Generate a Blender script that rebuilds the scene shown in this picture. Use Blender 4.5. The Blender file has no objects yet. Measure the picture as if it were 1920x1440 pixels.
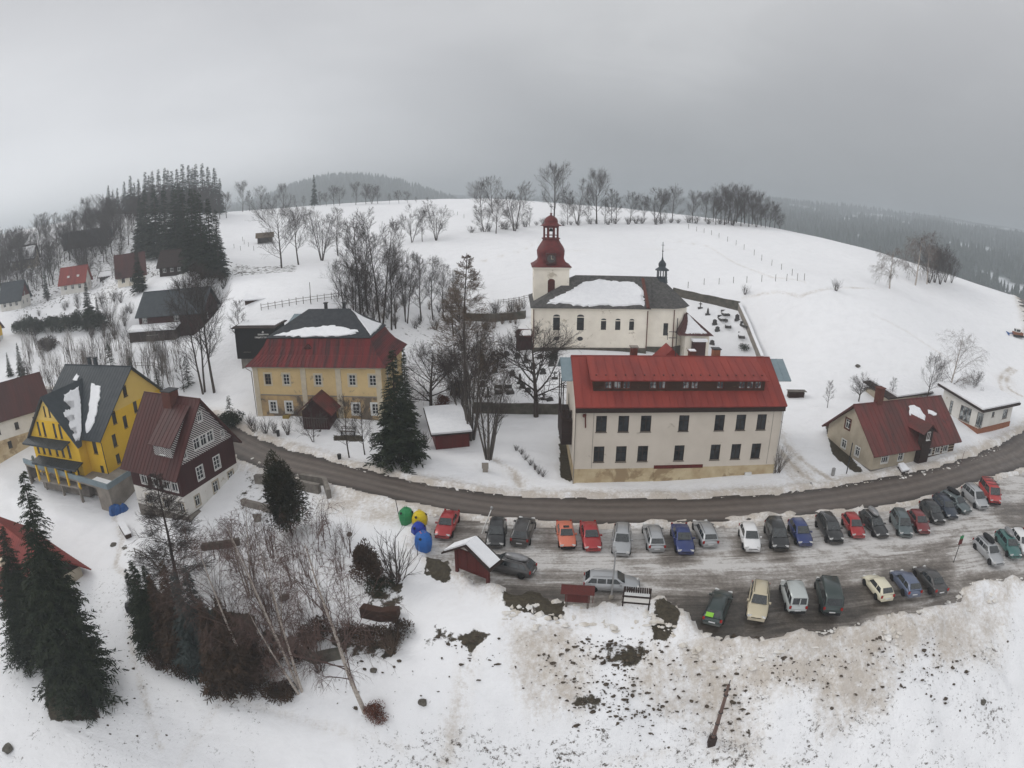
import bpy, bmesh, math, random
import numpy as np
from mathutils import Vector, Matrix
R = math.radians
SC = bpy.context.scene
COL = SC.collection

# ------------------------------------------------------------------ camera
CH, FPX, PITCH = 30.0, 1150.0, R(17)
cd = bpy.data.cameras.new("camera"); cam = bpy.data.objects.new("camera", cd); COL.objects.link(cam)
cam.location = (0, 0, CH); cam.rotation_euler = (math.pi / 2 - PITCH, 0, 0)
cd.clip_start = 0.1; cd.clip_end = 20000
cd.sensor_width = 36; cd.sensor_fit = 'HORIZONTAL'
cd.type = 'PANO'
try:
    pc = cd.cycles; pc.panorama_type = 'FISHEYE_LENS_POLYNOMIAL'
except Exception:
    pc = cd; pc.panorama_type = 'FISHEYE_LENS_POLYNOMIAL'
for k in ('k0', 'k1', 'k2', 'k3', 'k4'):
    setattr(pc, 'fisheye_polynomial_' + k, 0.0)
pc.fisheye_polynomial_k1 = -(1920 / 36.0) / FPX
pc.fisheye_fov = math.pi
SC.camera = cam

# ------------------------------------------------------------------ light
SUN_EL, SUN_AZ = R(35), R(-70)       # azimuth measured from +Y (north), negative is to the left
SC.view_settings.view_transform = 'Standard'; SC.view_settings.look = 'None'
SC.view_settings.gamma = 1.0; SC.view_settings.use_curve_mapping = False
SC.view_settings.exposure = 0.09
wd = bpy.data.worlds.new("World"); SC.world = wd; wd.use_nodes = True
nt = wd.node_tree; nt.nodes.clear()
def N(t, **kw):
    n = nt.nodes.new(t)
    for k, v in kw.items():
        if k in n.inputs: n.inputs[k].default_value = v
        else: setattr(n, k, v)
    return n
def L(a, b): nt.links.new(a, b)
def mathn(op, a, b=None, clamp=False):
    n = nt.nodes.new('ShaderNodeMath'); n.operation = op; n.use_clamp = clamp
    for i, v in enumerate((a, b)):
        if v is None: continue
        if isinstance(v, (int, float)): n.inputs[i].default_value = v
        else: nt.links.new(v, n.inputs[i])
    return n.outputs[0]
def ramp(fac, stops, interp='LINEAR'):
    n = nt.nodes.new('ShaderNodeValToRGB'); n.color_ramp.interpolation = interp
    els = n.color_ramp.elements
    while len(els) < len(stops): els.new(0.5)
    for e, (p, c) in zip(els, stops):
        e.position = p; e.color = (*c, 1) if len(c) == 3 else c
    nt.links.new(fac, n.inputs[0]); return n.outputs[0]
def mixc(fac, a, b, blend='MIX'):
    n = nt.nodes.new('ShaderNodeMix'); n.data_type = 'RGBA'; n.blend_type = blend
    for s, v in ((0, fac), (6, a), (7, b)):
        if isinstance(v, (int, float)): n.inputs[s].default_value = v
        elif isinstance(v, tuple): n.inputs[s].default_value = (*v, 1)
        else: nt.links.new(v, n.inputs[s])
    return n.outputs[2]
def noise(vec, scale, detail=4, rough=0.55, dist=0.0, out=0):
    n = nt.nodes.new('ShaderNodeTexNoise'); n.inputs['Scale'].default_value = scale
    n.inputs['Detail'].default_value = detail; n.inputs['Roughness'].default_value = rough
    n.inputs['Distortion'].default_value = dist
    if vec is not None: nt.links.new(vec, n.inputs['Vector'])
    return n.outputs[out]
def vmul(vec, s):
    n = nt.nodes.new('ShaderNodeVectorMath'); n.operation = 'MULTIPLY'; nt.links.new(vec, n.inputs[0]); n.inputs[1].default_value = s
    return n.outputs[0]

sky = nt.nodes.new('ShaderNodeTexSky'); sky.sky_type = 'NISHITA'; sky.sun_disc = False
sky.sun_elevation = SUN_EL; sky.sun_rotation = SUN_AZ
tc = nt.nodes.new('ShaderNodeTexCoord').outputs['Generated']
sp = nt.nodes.new('ShaderNodeSeparateXYZ'); L(tc, sp.inputs[0])
el = sp.outputs[2]; sx = sp.outputs[0]
# low stratus: brightness by height, brighter to the left where the sun is, streaky noise
bandc = ramp(mathn('ADD', mathn('MULTIPLY', el, 1.0), 0.1, True),
             [(0.0, (3.0, 3.1, 3.24)), (0.1, (3.05, 3.14, 3.28)), (0.19, (3.3, 3.38, 3.5)), (0.30, (4.15, 4.2, 4.33)), (0.45, (5.5, 5.53, 5.65)), (0.62, (6.1, 6.13, 6.25)), (1.0, (6.2, 6.25, 6.4))])
leftc = ramp(mathn('ADD', mathn('MULTIPLY', el, 1.0), 0.1, True),
             [(0.0, (11.5, 11.5, 11.8)), (0.13, (10.6, 10.65, 11.0)), (0.26, (7.2, 7.25, 7.5)), (0.5, (5.1, 5.1, 5.25)), (1.0, (6.2, 6.25, 6.4))])
lf = ramp(mathn('ADD', mathn('MULTIPLY', sx, -0.5), 0.5), [(0.40, (0, 0, 0)), (0.80, (1, 1, 1))], 'EASE')
base = mixc(lf, bandc, leftc)
sv = nt.nodes.new('ShaderNodeVectorMath'); sv.operation = 'MULTIPLY'; L(tc, sv.inputs[0]); sv.inputs[1].default_value = (1, 1, 2.4)
cl = noise(sv.outputs[0], 2.3, 5, 0.5, 0.3)
base = mixc(1.0, base, ramp(cl, [(0.3, (0.93, 0.93, 0.935)), (0.5, (1.0, 1.0, 1.0)), (0.7, (1.11, 1.108, 1.105))]), 'MULTIPLY')
dp = nt.nodes.new('ShaderNodeVectorMath'); dp.operation = 'DOT_PRODUCT'; L(tc, dp.inputs[0]); dp.inputs[1].default_value = (.20, .90, .40)
thin = mathn('MULTIPLY', ramp(dp.outputs['Value'], [(.955, (0, 0, 0)), (1.0, (1, 1, 1))], 'EASE'), ramp(noise(sv.outputs[0], 4.5, 5, .55, .5), [(.3, (.15, .15, .15)), (.7, (.8, .8, .8))]))
base = mixc(thin, base, (6.2, 6.25, 6.35))
skyc = mixc(0.97, sky.outputs[0], base)
# extra sky brightness added behind the viewer to lift facades and near slopes
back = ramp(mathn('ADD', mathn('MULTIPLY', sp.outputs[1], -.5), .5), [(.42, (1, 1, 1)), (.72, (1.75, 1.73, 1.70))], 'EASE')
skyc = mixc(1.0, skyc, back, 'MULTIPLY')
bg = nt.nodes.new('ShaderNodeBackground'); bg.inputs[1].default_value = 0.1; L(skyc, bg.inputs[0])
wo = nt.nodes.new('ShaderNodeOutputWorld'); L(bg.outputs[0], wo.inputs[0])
sl = bpy.data.lights.new("sun", 'SUN'); sl.energy = 1.0; sl.angle = R(22); sl.color = (1.0, 0.97, 0.93)
so = bpy.data.objects.new("sun", sl); COL.objects.link(so)
sd = Vector((math.sin(SUN_AZ) * math.cos(SUN_EL), math.cos(SUN_AZ) * math.cos(SUN_EL), math.sin(SUN_EL)))
so.rotation_euler = sd.to_track_quat('Z', 'Y').to_euler(); so.location = (-60, 40, 90)
cy = SC.cycles
cy.use_denoising = True
try: cy.denoiser = 'OPENIMAGEDENOISE'; cy.denoising_prefilter = 'ACCURATE'
except Exception: pass
cy.max_bounces = 5; cy.diffuse_bounces = 2; cy.glossy_bounces = 2; cy.transmission_bounces = 2; cy.volume_bounces = 1
cy.transparent_max_bounces = 6; cy.caustics_reflective = False; cy.caustics_refractive = False
cy.sample_clamp_indirect = 4

# ------------------------------------------------------------------ helpers
def lin(h):
    h = h.lstrip('#'); r = []
    for i in (0, 2, 4):
        c = int(h[i:i + 2], 16) / 255; r.append(c / 12.92 if c <= .04045 else ((c + .055) / 1.055) ** 2.4)
    return tuple(r)
MATS = {}
def newmat(name):
    global nt
    m = bpy.data.materials.new(name); m.use_nodes = True; nt = m.node_tree
    b = nt.nodes['Principled BSDF']; MATS[name] = m
    return m, b
def mat(name, c1, c2=None, scale=3.0, rough=0.8, metal=0.0, bump=0.0, stretch=(1, 1, 1), spots=None, spec=0.2, contrast=(0.35, 0.65), coat=0.0, bscale=None, rnd=0.0):
    """two-tone procedural material; spots=(colour, threshold, scale) adds shaped stains"""
    if name in MATS: return MATS[name]
    m, b = newmat(name)
    c2 = c2 or tuple(v * 0.78 for v in c1)
    o = nt.nodes.new('ShaderNodeTexCoord').outputs['Object']
    if rnd:
        oi = nt.nodes.new('ShaderNodeObjectInfo'); va = nt.nodes.new('ShaderNodeVectorMath'); va.operation = 'ADD'; L(o, va.inputs[0])
        cx_ = nt.nodes.new('ShaderNodeCombineXYZ'); r_ = mathn('MULTIPLY', oi.outputs['Random'], rnd); L(r_, cx_.inputs[0]); L(r_, cx_.inputs[1]); L(cx_.outputs[0], va.inputs[1]); o = va.outputs[0]
    v = vmul(o, stretch)
    f = noise(v, scale, 6, 0.6)
    col = mixc(ramp(f, [(contrast[0], (0, 0, 0)), (contrast[1], (1, 1, 1))]), c1, c2)
    if spots:
        s = noise(vmul(o, stretch), spots[2], 5, 0.65, 0.4)
        col = mixc(ramp(s, [(spots[1], (0, 0, 0)), (spots[1] + 0.06, (1, 1, 1))]), col, spots[0])
    L(col, b.inputs['Base Color'])
    b.inputs['Roughness'].default_value = rough; b.inputs['Metallic'].default_value = metal
    b.inputs['Specular IOR Level'].default_value = spec
    b.inputs['Coat Weight'].default_value = coat
    if bump:
        bp = nt.nodes.new('ShaderNodeBump'); bp.inputs['Strength'].default_value = bump; bp.inputs['Distance'].default_value = 0.05
        L(noise(v, bscale or scale * 6, 4, 0.6), bp.inputs['Height']); L(bp.outputs[0], b.inputs['Normal'])
    return m

class MB:
    def __init__(s): s.v = []; s.f = []; s.mi = []; s.sm = []
    def add(s, vs, fs, mi=0, smooth=False):
        n = len(s.v); s.v += [tuple(p) for p in vs]; s.f += [tuple(i + n for i in f) for f in fs]
        s.mi += [mi] * len(fs); s.sm += [smooth] * len(fs)
    def box(s, x0, y0, z0, x1, y1, z1, mi=0):
        s.add([(x0, y0, z0), (x1, y0, z0), (x1, y1, z0), (x0, y1, z0), (x0, y0, z1), (x1, y0, z1), (x1, y1, z1), (x0, y1, z1)],
              [(0, 3, 2, 1), (4, 5, 6, 7), (0, 1, 5, 4), (1, 2, 6, 5), (2, 3, 7, 6), (3, 0, 4, 7)], mi)
    def quad(s, a, b, c, d, mi=0): s.add([a, b, c, d], [(0, 1, 2, 3)], mi)
    def tube(s, pts, rad, n=6, mi=0, cap=True, smooth=True):
        pts = [Vector(p) for p in pts]; k = len(pts)
        if isinstance(rad, (int, float)): rad = [rad] * k
        vs = []; prev = None
        for i, p in enumerate(pts):
            t = (pts[min(i + 1, k - 1)] - pts[max(i - 1, 0)])
            if t.length < 1e-9: t = Vector((0, 0, 1))
            t.normalize()
            if prev is None: a = t.orthogonal().normalized()
            else:
                a = prev - t * prev.dot(t)
                a = a.normalized() if a.length > 1e-6 else t.orthogonal().normalized()
            prev = a; b = t.cross(a)
            for j in range(n):
                w = 2 * math.pi * j / n; vs.append(p + (a * math.cos(w) + b * math.sin(w)) * rad[i])
        fs = [(i * n + j, i * n + (j + 1) % n, (i + 1) * n + (j + 1) % n, (i + 1) * n + j) for i in range(k - 1) for j in range(n)]
        s.add(vs, fs, mi, smooth)
        if cap: s.add([vs[j] for j in range(n)], [tuple(range(n))[::-1]], mi); s.add([vs[(k - 1) * n + j] for j in range(n)], [tuple(range(n))], mi)
    def lathe(s, prof, n=16, mi=0, cx=0, cy=0, smooth=True, rot=0.0, sx=1, sy=1):
        vs = []
        for r, z in prof:
            for j in range(n):
                w = 2 * math.pi * j / n + rot; vs.append((cx + r * sx * math.cos(w), cy + r * sy * math.sin(w), z))
        fs = [(i * n + j, i * n + (j + 1) % n, (i + 1) * n + (j + 1) % n, (i + 1) * n + j) for i in range(len(prof) - 1) for j in range(n)]
        s.add(vs, fs, mi, smooth)
        if prof[0][0] > 1e-4: s.add(vs[:n], [tuple(range(n))[::-1]], mi)
        if prof[-1][0] > 1e-4: s.add(vs[-n:], [tuple(range(n))], mi)
    def mesh(s, name):
        m = bpy.data.meshes.new(name); m.from_pydata(s.v, [], s.f)
        if s.mi and max(s.mi) > 0: m.polygons.foreach_set('material_index', s.mi)
        if any(s.sm): m.polygons.foreach_set('use_smooth', s.sm)
        m.update(); return m

def link(name, mesh, mats, parent=None, loc=None, rot=None, shared=False):
    o = bpy.data.objects.new(name, mesh); COL.objects.link(o)
    if not isinstance(mats, (list, tuple)): mats = [mats]
    while len(mesh.materials) < len(mats): mesh.materials.append(None)
    for i, m in enumerate(mats):
        if m is None: continue
        if shared:
            o.material_slots[i].link = 'OBJECT'; o.material_slots[i].material = m
        elif mesh.materials[i] is None: mesh.materials[i] = m
    if parent is not None: o.parent = parent
    if loc is not None: o.location = loc
    if rot is not None: o.rotation_euler = rot
    return o
def tag(o, label=None, cat=None, group=None, kind=None):
    if label: o['label'] = label
    if cat: o['category'] = cat
    if group: o['group'] = group
    if kind: o['kind'] = kind
    return o
def thing(name, label, cat, loc=(0, 0, 0), rz=0.0, group=None):
    o = bpy.data.objects.new(name, None); COL.objects.link(o); o.empty_display_size = 0.3
    o.location = loc; o.rotation_euler = (0, 0, rz); return tag(o, label, cat, group, 'thing')
def dup(root, loc, rz=0.0, label=None, group=None, scale=None):
    r = root.copy(); COL.objects.link(r); r.location = loc; r.rotation_euler = (0, 0, rz)
    if label: r['label'] = label
    if group: r['group'] = group
    if scale: r.scale = scale if isinstance(scale, tuple) else (scale,) * 3
    for ch in list(root.children):
        c = ch.copy(); COL.objects.link(c); c.parent = r
        for g in list(ch.children):
            d = g.copy(); COL.objects.link(d); d.parent = c
    return r

# ------------------------------------------------------------------ where a photo pixel lies in the place
cP, sP = math.cos(PITCH), math.sin(PITCH)
def ray(x, y):
    dx, dy = x - 960, 720 - y; r = math.hypot(dx, dy) + 1e-9; th = r / FPX
    c = (dx / r * math.sin(th), dy / r * math.sin(th), math.cos(th))
    return np.array([c[0], c[1] * sP + c[2] * cP, c[1] * cP - c[2] * sP])
def proj(x, y, z):
    z = z - CH; cx = x; cyy = y * sP + z * cP; cz = y * cP - z * sP
    th = math.atan2(math.hypot(cx, cyy), cz); ph = math.atan2(cyy, cx)
    return 960 + FPX * th * math.cos(ph), 720 - FPX * th * math.sin(ph)
def W(x, y, z=0.0):
    d = ray(x, y); t = (z - CH) / d[2]; return (t * d[0], t * d[1], z)
def WD(x, y, dist):
    d = ray(x, y); t = dist / math.hypot(d[0], d[1]); return (t * d[0], t * d[1], CH + t * d[2])
def zat(x, y, py):
    """height at ground point x,y that shows at photo row py"""
    lo, hi = -20.0, 60.0
    for _ in range(40):
        m = (lo + hi) / 2
        if proj(x, y, m)[1] > py: lo = m
        else: hi = m
    return m

_rng = np.random.RandomState(5); _LAT = _rng.rand(256, 256)
def vn(x, y, s, o=0):
    x = np.asarray(x) / s + 37.3 * o; y = np.asarray(y) / s + 11.7 * o
    xi = np.floor(x).astype(int); yi = np.floor(y).astype(int); fx = x - xi; fy = y - yi
    fx = fx * fx * (3 - 2 * fx); fy = fy * fy * (3 - 2 * fy)
    g = lambda a, b: _LAT[a % 256, b % 256]
    return (g(xi, yi) * (1 - fx) + g(xi + 1, yi) * fx) * (1 - fy) + (g(xi, yi + 1) * (1 - fx) + g(xi + 1, yi + 1) * fx) * fy
def fbm(x, y, s, o=0, n=4):
    t = 0; a = 1; w = 0
    for i in range(n): t = t + a * vn(x, y, s / 2 ** i, o + i); w += a; a *= .5
    return t / w
# ------------------------------------------------------------------ terrain
CP = [(838,1000,'z',0),(1165,1020,'z',0),(1440,1000,'z',0),(1700,990,'z',0),(1850,940,'z',0.1),(1915,850,'z',0.2),(600,880,'z',0),(450,820,'z',0),(960,950,'z',0),
(1340,1140,'z',-.1),(1550,1120,'z',-.1),(1750,1090,'z',-.1),(1900,1030,'z',0),(1120,1110,'z',0),(1000,1090,'z',0),(1300,900,'z',.3),(1450,895,'z',.6),(1075,905,'z',.2),
(950,1160,'z',-.5),(1140,1195,'z',-.9),(1250,1190,'z',-.6),(1450,1195,'z',-.5),(1700,1150,'z',-.5),(1900,1085,'z',-.5),
(1332,1395,'z',-6),(960,1440,'z',-7.5),(700,1440,'z',-8.5),(1300,1280,'z',-3),(1000,1290,'z',-3.3),(1600,1300,'z',-3.2),(1700,1440,'z',-6.8),(1915,1200,'z',-3),(1915,1440,'z',-7.8),
(880,1190,'z',-1.3),(780,1310,'z',-4.6),(690,1330,'z',-6),(700,1190,'z',-3.6),(760,1010,'z',-.3),(660,1080,'z',-1.8),(600,960,'z',-.6),(500,1000,'z',-2.4),(450,1150,'z',-5),(400,1250,'z',-7),(300,1100,'z',-5.5),
(250,1250,'z',-8),(100,1350,'z',-9),(0,1440,'z',-10),(350,975,'z',-3.6),(455,905,'z',-1.8),(240,950,'z',-5.2),(110,930,'z',-5.5),(5,930,'z',-6),(60,892,'z',-5.3),(100,906,'z',-5.6),(170,932,'z',-5.8),(215,960,'z',-5.5),(50,1100,'z',-7.5),
(60,747,'z',1.5),(0,750,'z',1.5),(150,742,'z',1.2),(270,752,'z',1.0),(380,790,'z',.5),(400,735,'z',.9),(484,780,'z',1.2),(720,790,'z',1.0),(650,830,'z',.5),(800,850,'z',.5),(900,860,'z',.4),(1000,860,'z',.5),
(900,700,'z',3),(995,655,'z',5),(1207,655,'z',5),(1400,650,'z',4.8),(850,620,'z',5),(1270,550,'d',128),
(1750,900,'z',.5),(1600,880,'z',.7),(1500,800,'z',2.2),(1500,700,'z',5),(1650,735,'z',3.8),(1800,810,'z',2.2),(1900,800,'z',1.8),(1900,700,'z',4.6),
(880,437,'d',165),(1020,415,'d',185),(1160,416,'d',187),(1300,416,'d',190),(1460,432,'d',190),(1600,462,'d',185),(1800,530,'d',180),(1918,562,'d',195),
(1300,480,'d',150),(1500,500,'d',147),(1700,560,'d',140),(1900,640,'d',155),(1450,560,'d',121),(1050,560,'d',121),(950,500,'d',140),
(405,400,'d',300),(500,392,'d',320),(700,382,'d',330),(870,379,'d',310),(1000,385,'d',290),(1180,402,'d',255),(1400,425,'d',225),
(525,503,'d',146),(700,470,'d',165),(450,550,'d',125),(700,550,'d',120),(550,575,'d',112),(800,400,'d',240),(600,430,'d',210),
(285,640,'d',130),(30,570,'d',190),(140,550,'d',185),(230,530,'d',175),(40,500,'d',230),(2,445,'d',290),(100,425,'d',290),(250,400,'d',290),(200,480,'d',215),(60,640,'d',165),(150,690,'d',135),(340,520,'d',150)]
_P = [(WD(x, y, v) if k == 'd' else W(x, y, v)) for x, y, k, v in CP]
_P += [(0, -40, -13), (60, -40, -13), (-60, -40, -14), (0, 5, -11.5), (45, 3, -12), (-45, 3, -13), (110, 20, -8), (-110, 25, -10), (-100, 60, -5), (120, 60, 1.0)]
for x_, y_, v_, k_ in [(1460,432,190,9),(1600,462,185,9),(1700,490,182,10),(1800,530,180,11),(1918,562,195,13)]:
    q_ = WD(x_, y_, v_); f_ = (v_ + 60) / v_; _P.append((q_[0] * f_, q_[1] * f_, q_[2] - k_)); f_ = (v_ + 120) / v_; _P.append((q_[0] * f_, q_[1] * f_, q_[2] - 3 * k_))
for a in range(-64, 65, 8):
    s, c = math.sin(R(a)), math.cos(R(a))
    r2 = 470 if a < 10 else 330
    _P += [(s * r2, c * r2, 12.0 if a < -30 else (2.0 if a < 10 else -28.0)), (s * 700, c * 700, -60.0)]
_P = np.array(_P, float)
def _U(r2): return np.where(r2 > 0, r2 * np.log(np.maximum(r2, 1e-12)) * .5, 0)
_S = 100.0
_X = _P[:, :2] / _S; _n = len(_X)
_K = _U(((_X[:, None] - _X[None]) ** 2).sum(-1)) + np.eye(_n) * 2e-5
_Q = np.hstack([np.ones((_n, 1)), _X])
_A = np.block([[_K, _Q], [_Q.T, np.zeros((3, 3))]])
_w = np.linalg.solve(_A, np.concatenate([_P[:, 2], [0, 0, 0]]))
PADS = []
def hbase(x, y):
    z = htps(x, y)
    for px_, py_, r_, z_ in PADS:
        w_ = np.clip(1 - (np.hypot(x - px_, y - py_) - r_) / (r_ * .6), 0, 1); w_ = w_ * w_ * (3 - 2 * w_); z = z * (1 - w_) + z_ * w_
    return z
def htps(x, y):
    x = np.asarray(x, float); y = np.asarray(y, float); sh = x.shape
    q = np.stack([x.ravel(), y.ravel()], 1) / _S; out = np.empty(len(q))
    for i in range(0, len(q), 20000):
        p = q[i:i + 20000]; out[i:i + 20000] = _U(((p[:, None] - _X[None]) ** 2).sum(-1)) @ _w[:_n] + _w[_n] + p @ _w[_n + 1:]
    rr = np.hypot(x, y).ravel()
    f = np.clip((rr - 480) / 200, 0, 1); out = out * (1 - f) + (-60) * f
    return np.maximum(out, -70).reshape(sh)
def hz(x, y): return float(hbase(np.array([x]), np.array([y]))[0])
def G(px, py, lift=0.0):
    """ground point seen at a photo pixel"""
    d = ray(px, py); t = np.concatenate([np.linspace(20, 160, 281), np.linspace(161, 600, 440)])
    x, y, z = d[0] * t, d[1] * t, CH + d[2] * t; dz = z - hbase(x, y)
    i = np.argmax(dz < 0)
    if not (dz < 0).any(): i = int(np.argmin(np.abs(dz[:600])))
    if i == 0: i = 1
    a = dz[i - 1] / (dz[i - 1] - dz[i]) if dz[i - 1] != dz[i] else 0
    a = min(max(a, 0), 1); tt = t[i - 1] + (t[i] - t[i - 1]) * a
    X, Y = d[0] * tt, d[1] * tt
    return (X, Y, hz(X, Y) + lift)
PADS += [(g_[0] + ox, g_[1] + oy, r_, g_[2] + dz) for g_, ox, oy, r_, dz in [(G(252, 640), 7, 4, 9.5, .3), (G(28, 583), -2, 4, 6, .2), (G(115, 553), 4, 4, 6, .2), (G(222, 540), 4, 4, 6, .2), (G(24, 508), 4, 4, 6, .2), (G(300, 520), 3, 4, 6, .2), (G(120, 470), 8, 4, 10, .2)]]
_t0, _t1 = W(46, 868, -2.2), W(203, 918, -2.2)
PADS += [(_t0[0] + (_t1[0] - _t0[0]) * k_ + .4, _t0[1] + (_t1[1] - _t0[1]) * k_ - 1.2, 3.0, -5.7) for k_ in (.12, .36, .6, .82)]
def pxm(p): return FPX / math.dist(p, (0, 0, CH))
def hgt(p, py): return zat(p[0], p[1], py) - p[2]

def poly_sdf(P, x, y):
    """signed distance to polygon (negative inside)"""
    P = np.array(P, float); n = len(P); d = np.full(x.shape, 1e9); ins = np.zeros(x.shape, bool)
    for i in range(n):
        a = P[i]; b = P[(i + 1) % n]; e = b - a; wx = x - a[0]; wy = y - a[1]
        t = np.clip((wx * e[0] + wy * e[1]) / max(e @ e, 1e-9), 0, 1)
        d = np.minimum(d, np.hypot(wx - e[0] * t, wy - e[1] * t))
        c = ((a[1] <= y) & (b[1] > y)) | ((b[1] <= y) & (a[1] > y))
        with np.errstate(divide='ignore', invalid='ignore'):
            xi = a[0] + (y - a[1]) / (b[1] - a[1]) * e[0] if b[1] != a[1] else np.full(x.shape, 1e9)
        ins ^= c & (x < xi)
    return np.where(ins, -d, d)
def pw(pts, z=0.0): return [W(x, y, z)[:2] for x, y in pts]
road_up = [(455,812),(520,838),(600,862),(700,893),(800,915),(900,928),(1000,934),(1100,937),(1250,938),(1400,935),(1500,929),(1600,912),(1700,898),(1765,886),(1815,872),(1865,850),(1940,813)]
road_lo = [(455,850),(520,870),(600,898),(700,929),(800,953),(900,968),(1000,976),(1100,979),(1250,978),(1400,975),(1500,966),(1600,955),(1700,941),(1767,925),(1822,908),(1878,889),(1940,864)]
U = pw(road_up); Lo = pw(road_lo)
U = [(-150, 97), (-120, 89), (-100.8, 87.5), (-91, 88), (-79.6, 89.5), (-62.8, 87.1), (-55.9, 85), (-47.6, 81.3), (-41, 77)] + U + [(110, 92), (150, 140)]
Lo = [(-150, 91), (-118, 83), (-96, 81), (-85.5, 81.2), (-76, 83), (-62, 81), (-53.5, 78.5), (-45, 74.5), (-39, 70.5)] + Lo + [(113, 84), (156, 134)]
def resample(P, n):
    P = np.array(P); s = np.concatenate([[0], np.cumsum(np.hypot(*np.diff(P, axis=0).T))]); s /= s[-1]
    t = np.linspace(0, 1, n); q = np.stack([np.interp(t, s, P[:, 0]), np.interp(t, s, P[:, 1])], 1)
    for _ in range(6): q[1:-1] = (q[:-2] + 2 * q[1:-1] + q[2:]) / 4
    return q
U = resample(U, 220); Lo = resample(Lo, 220)
ROAD = [tuple(p) for p in U] + [tuple(p) for p in Lo[::-1]]
LOT = pw([(815,955),(900,966),(1000,974),(1100,978),(1250,978),(1400,976),(1500,967),(1600,956),(1700,942),(1767,926),(1822,909),(1878,890),(1940,866),(1985,905),(1985,1060),(1925,1078),(1870,1078),(1820,1082),(1790,1118),(1720,1138),
          (1640,1148),(1560,1164),(1500,1178),(1440,1186),(1370,1182),(1330,1178),(1270,1140),(1225,1128),(1100,1132),(1040,1120),(960,1108),(900,1088),(850,1050),(800,1035),(788,1010)])
BARE = [  # thawed ground: photo outline, strength
 ([(940,1110),(1000,1095),(1060,1120),(1055,1165),(1010,1155),(945,1140)], 1), ([(1228,1130),(1265,1130),(1275,1165),(1255,1200),(1222,1200),(1222,1160)], 1),
 ([(800,1050),(838,1045),(850,1090),(830,1095),(795,1075)], 1), ([(1365,1150),(1450,1190),(1430,1192),(1370,1190)], .9),
 ([(1440,1150),(1500,1165),(1540,1150),(1570,1160),(1500,1182),(1440,1188)], .9), ([(1560,1145),(1640,1130),(1650,1150),(1610,1170),(1570,1165)], .8), ([(1640,1125),(1700,1115),(1722,1150),(1690,1145)], .9),
 ([(1765,1065),(1815,1075),(1800,1105),(1770,1120),(1755,1100)], 1), ([(1795,1040),(1830,1045),(1850,1070),(1870,1075),(1920,1060),(1920,1075),(1880,1085),(1830,1075)], .9),
 ([(810,1165),(850,1180),(870,1210),(840,1205),(812,1185)], .75), ([(845,1195),(890,1175),(925,1190),(880,1228)], .8), ([(1065,1305),(1130,1305),(1130,1335),(1070,1325)], .9),
 ([(1125,1200),(1210,1200),(1215,1240),(1180,1260),(1130,1245)], .62), ([(1055,1195),(1075,1200),(1075,1235),(1060,1230)], .6),
 ([(1050,770),(1075,770),(1077,905),(1050,893),(1048,830)], 1), ([(480,1195),(600,1175),(600,1230),(480,1250)], .55), ([(780,1195),(820,1180),(840,1190),(790,1240)], .5),
 ([(580,1160),(760,1180),(740,1240),(640,1230)], .6), ([(680,1060),(760,1090),(770,1150),(680,1150)], .55), ([(225,1010),(265,1030),(255,1060),(225,1045)], .5),
 ([(780,1305),(830,1305),(830,1330),(785,1325)], .6), ([(640,895),(700,905),(690,935),(640,930)], .4), ([(70,1190),(180,1190),(190,1350),(90,1355)], .8),
 ([(250,1100),(480,1150),(500,1290),(420,1280),(280,1220)], .85), ([(625,815),(680,815),(685,828),(625,826)], .9), ([(560,750),(625,760),(600,830),(560,800)], .45),
 ([(880,560),(985,555),(990,585),(940,600),(880,600)], .42), ([(690,575),(900,590),(930,640),(800,650),(690,620)], .40), ([(440,490),(480,500),(560,495),(560,510),(480,515),(430,520)], .5),
 ([(110,450),(260,430),(330,500),(250,560),(140,560),(20,600),(10,520)], .46), ([(600,960),(740,975),(760,955),(620,900),(560,880)], .3), ([(890,1180),(900,1180),(875,1290),(860,1290)], .5),
 ([(1545,790),(1560,800),(1620,885),(1600,885),(1560,850)], .9), ([(800,555),(820,560),(840,640),(810,640)], .4), ([(1470,850),(1500,870),(1540,925),(1510,920)], .42), ([(455,880),(520,890),(520,950),(440,960)], .45)]
DIRT = [ # brown, sanded or trampled snow
 ([(950,1170),(1060,1175),(1130,1230),(1090,1340),(1000,1350),(960,1250)], .95), ([(1220,1190),(1560,1175),(1800,1140),(1700,1250),(1500,1300),(1250,1340),(1180,1280)], 1.0), ([(1500,1180),(1720,1150),(1660,1330),(1540,1380)], 1.0),
 ([(560,870),(820,950),(800,990),(700,985),(600,960)], .8), ([(470,880),(540,880),(560,960),(500,950)], .5), ([(890,1190),(905,1190),(870,1330),(850,1440),(825,1440),(845,1330)], .95), ([(1460,790),(1480,820),(1560,925),(1510,940),(1450,870)], .65),
 ([(1300,1200),(1450,1200),(1420,1420),(1290,1400)], .8), ([(1730,1120),(1900,1090),(1880,1250),(1750,1250)], .8), ([(400,770),(500,840),(480,860),(400,800)], .5), ([(930,860),(1000,900),(990,935),(950,900)], .5), ([(1860,700),(1900,690),(1915,760),(1880,760)], .4),
 ([(460,790),(700,870),(1000,915),(1100,925),(1450,918),(1640,893),(1800,860),(1800,873),(1640,905),(1450,932),(1000,934),(700,893),(455,812)], .45)]
def axis(lo, hi, a, b, d, g):
    m = list(np.arange(a, b + 1e-6, d)); r = m[-1]; s = d
    while r < hi: s = min(s * g, 80); r += s; m.append(r)
    r = m[0]; s = d
    while r > lo: s = min(s * g, 80); r -= s; m.insert(0, r)
    return np.array(m)
gx = axis(-1700, 1700, -62, 84, 0.4, 1.045); gy = axis(-300, 1700, 15, 112, 0.4, 1.045)
XX, YY = np.meshgrid(gx, gy)
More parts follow.
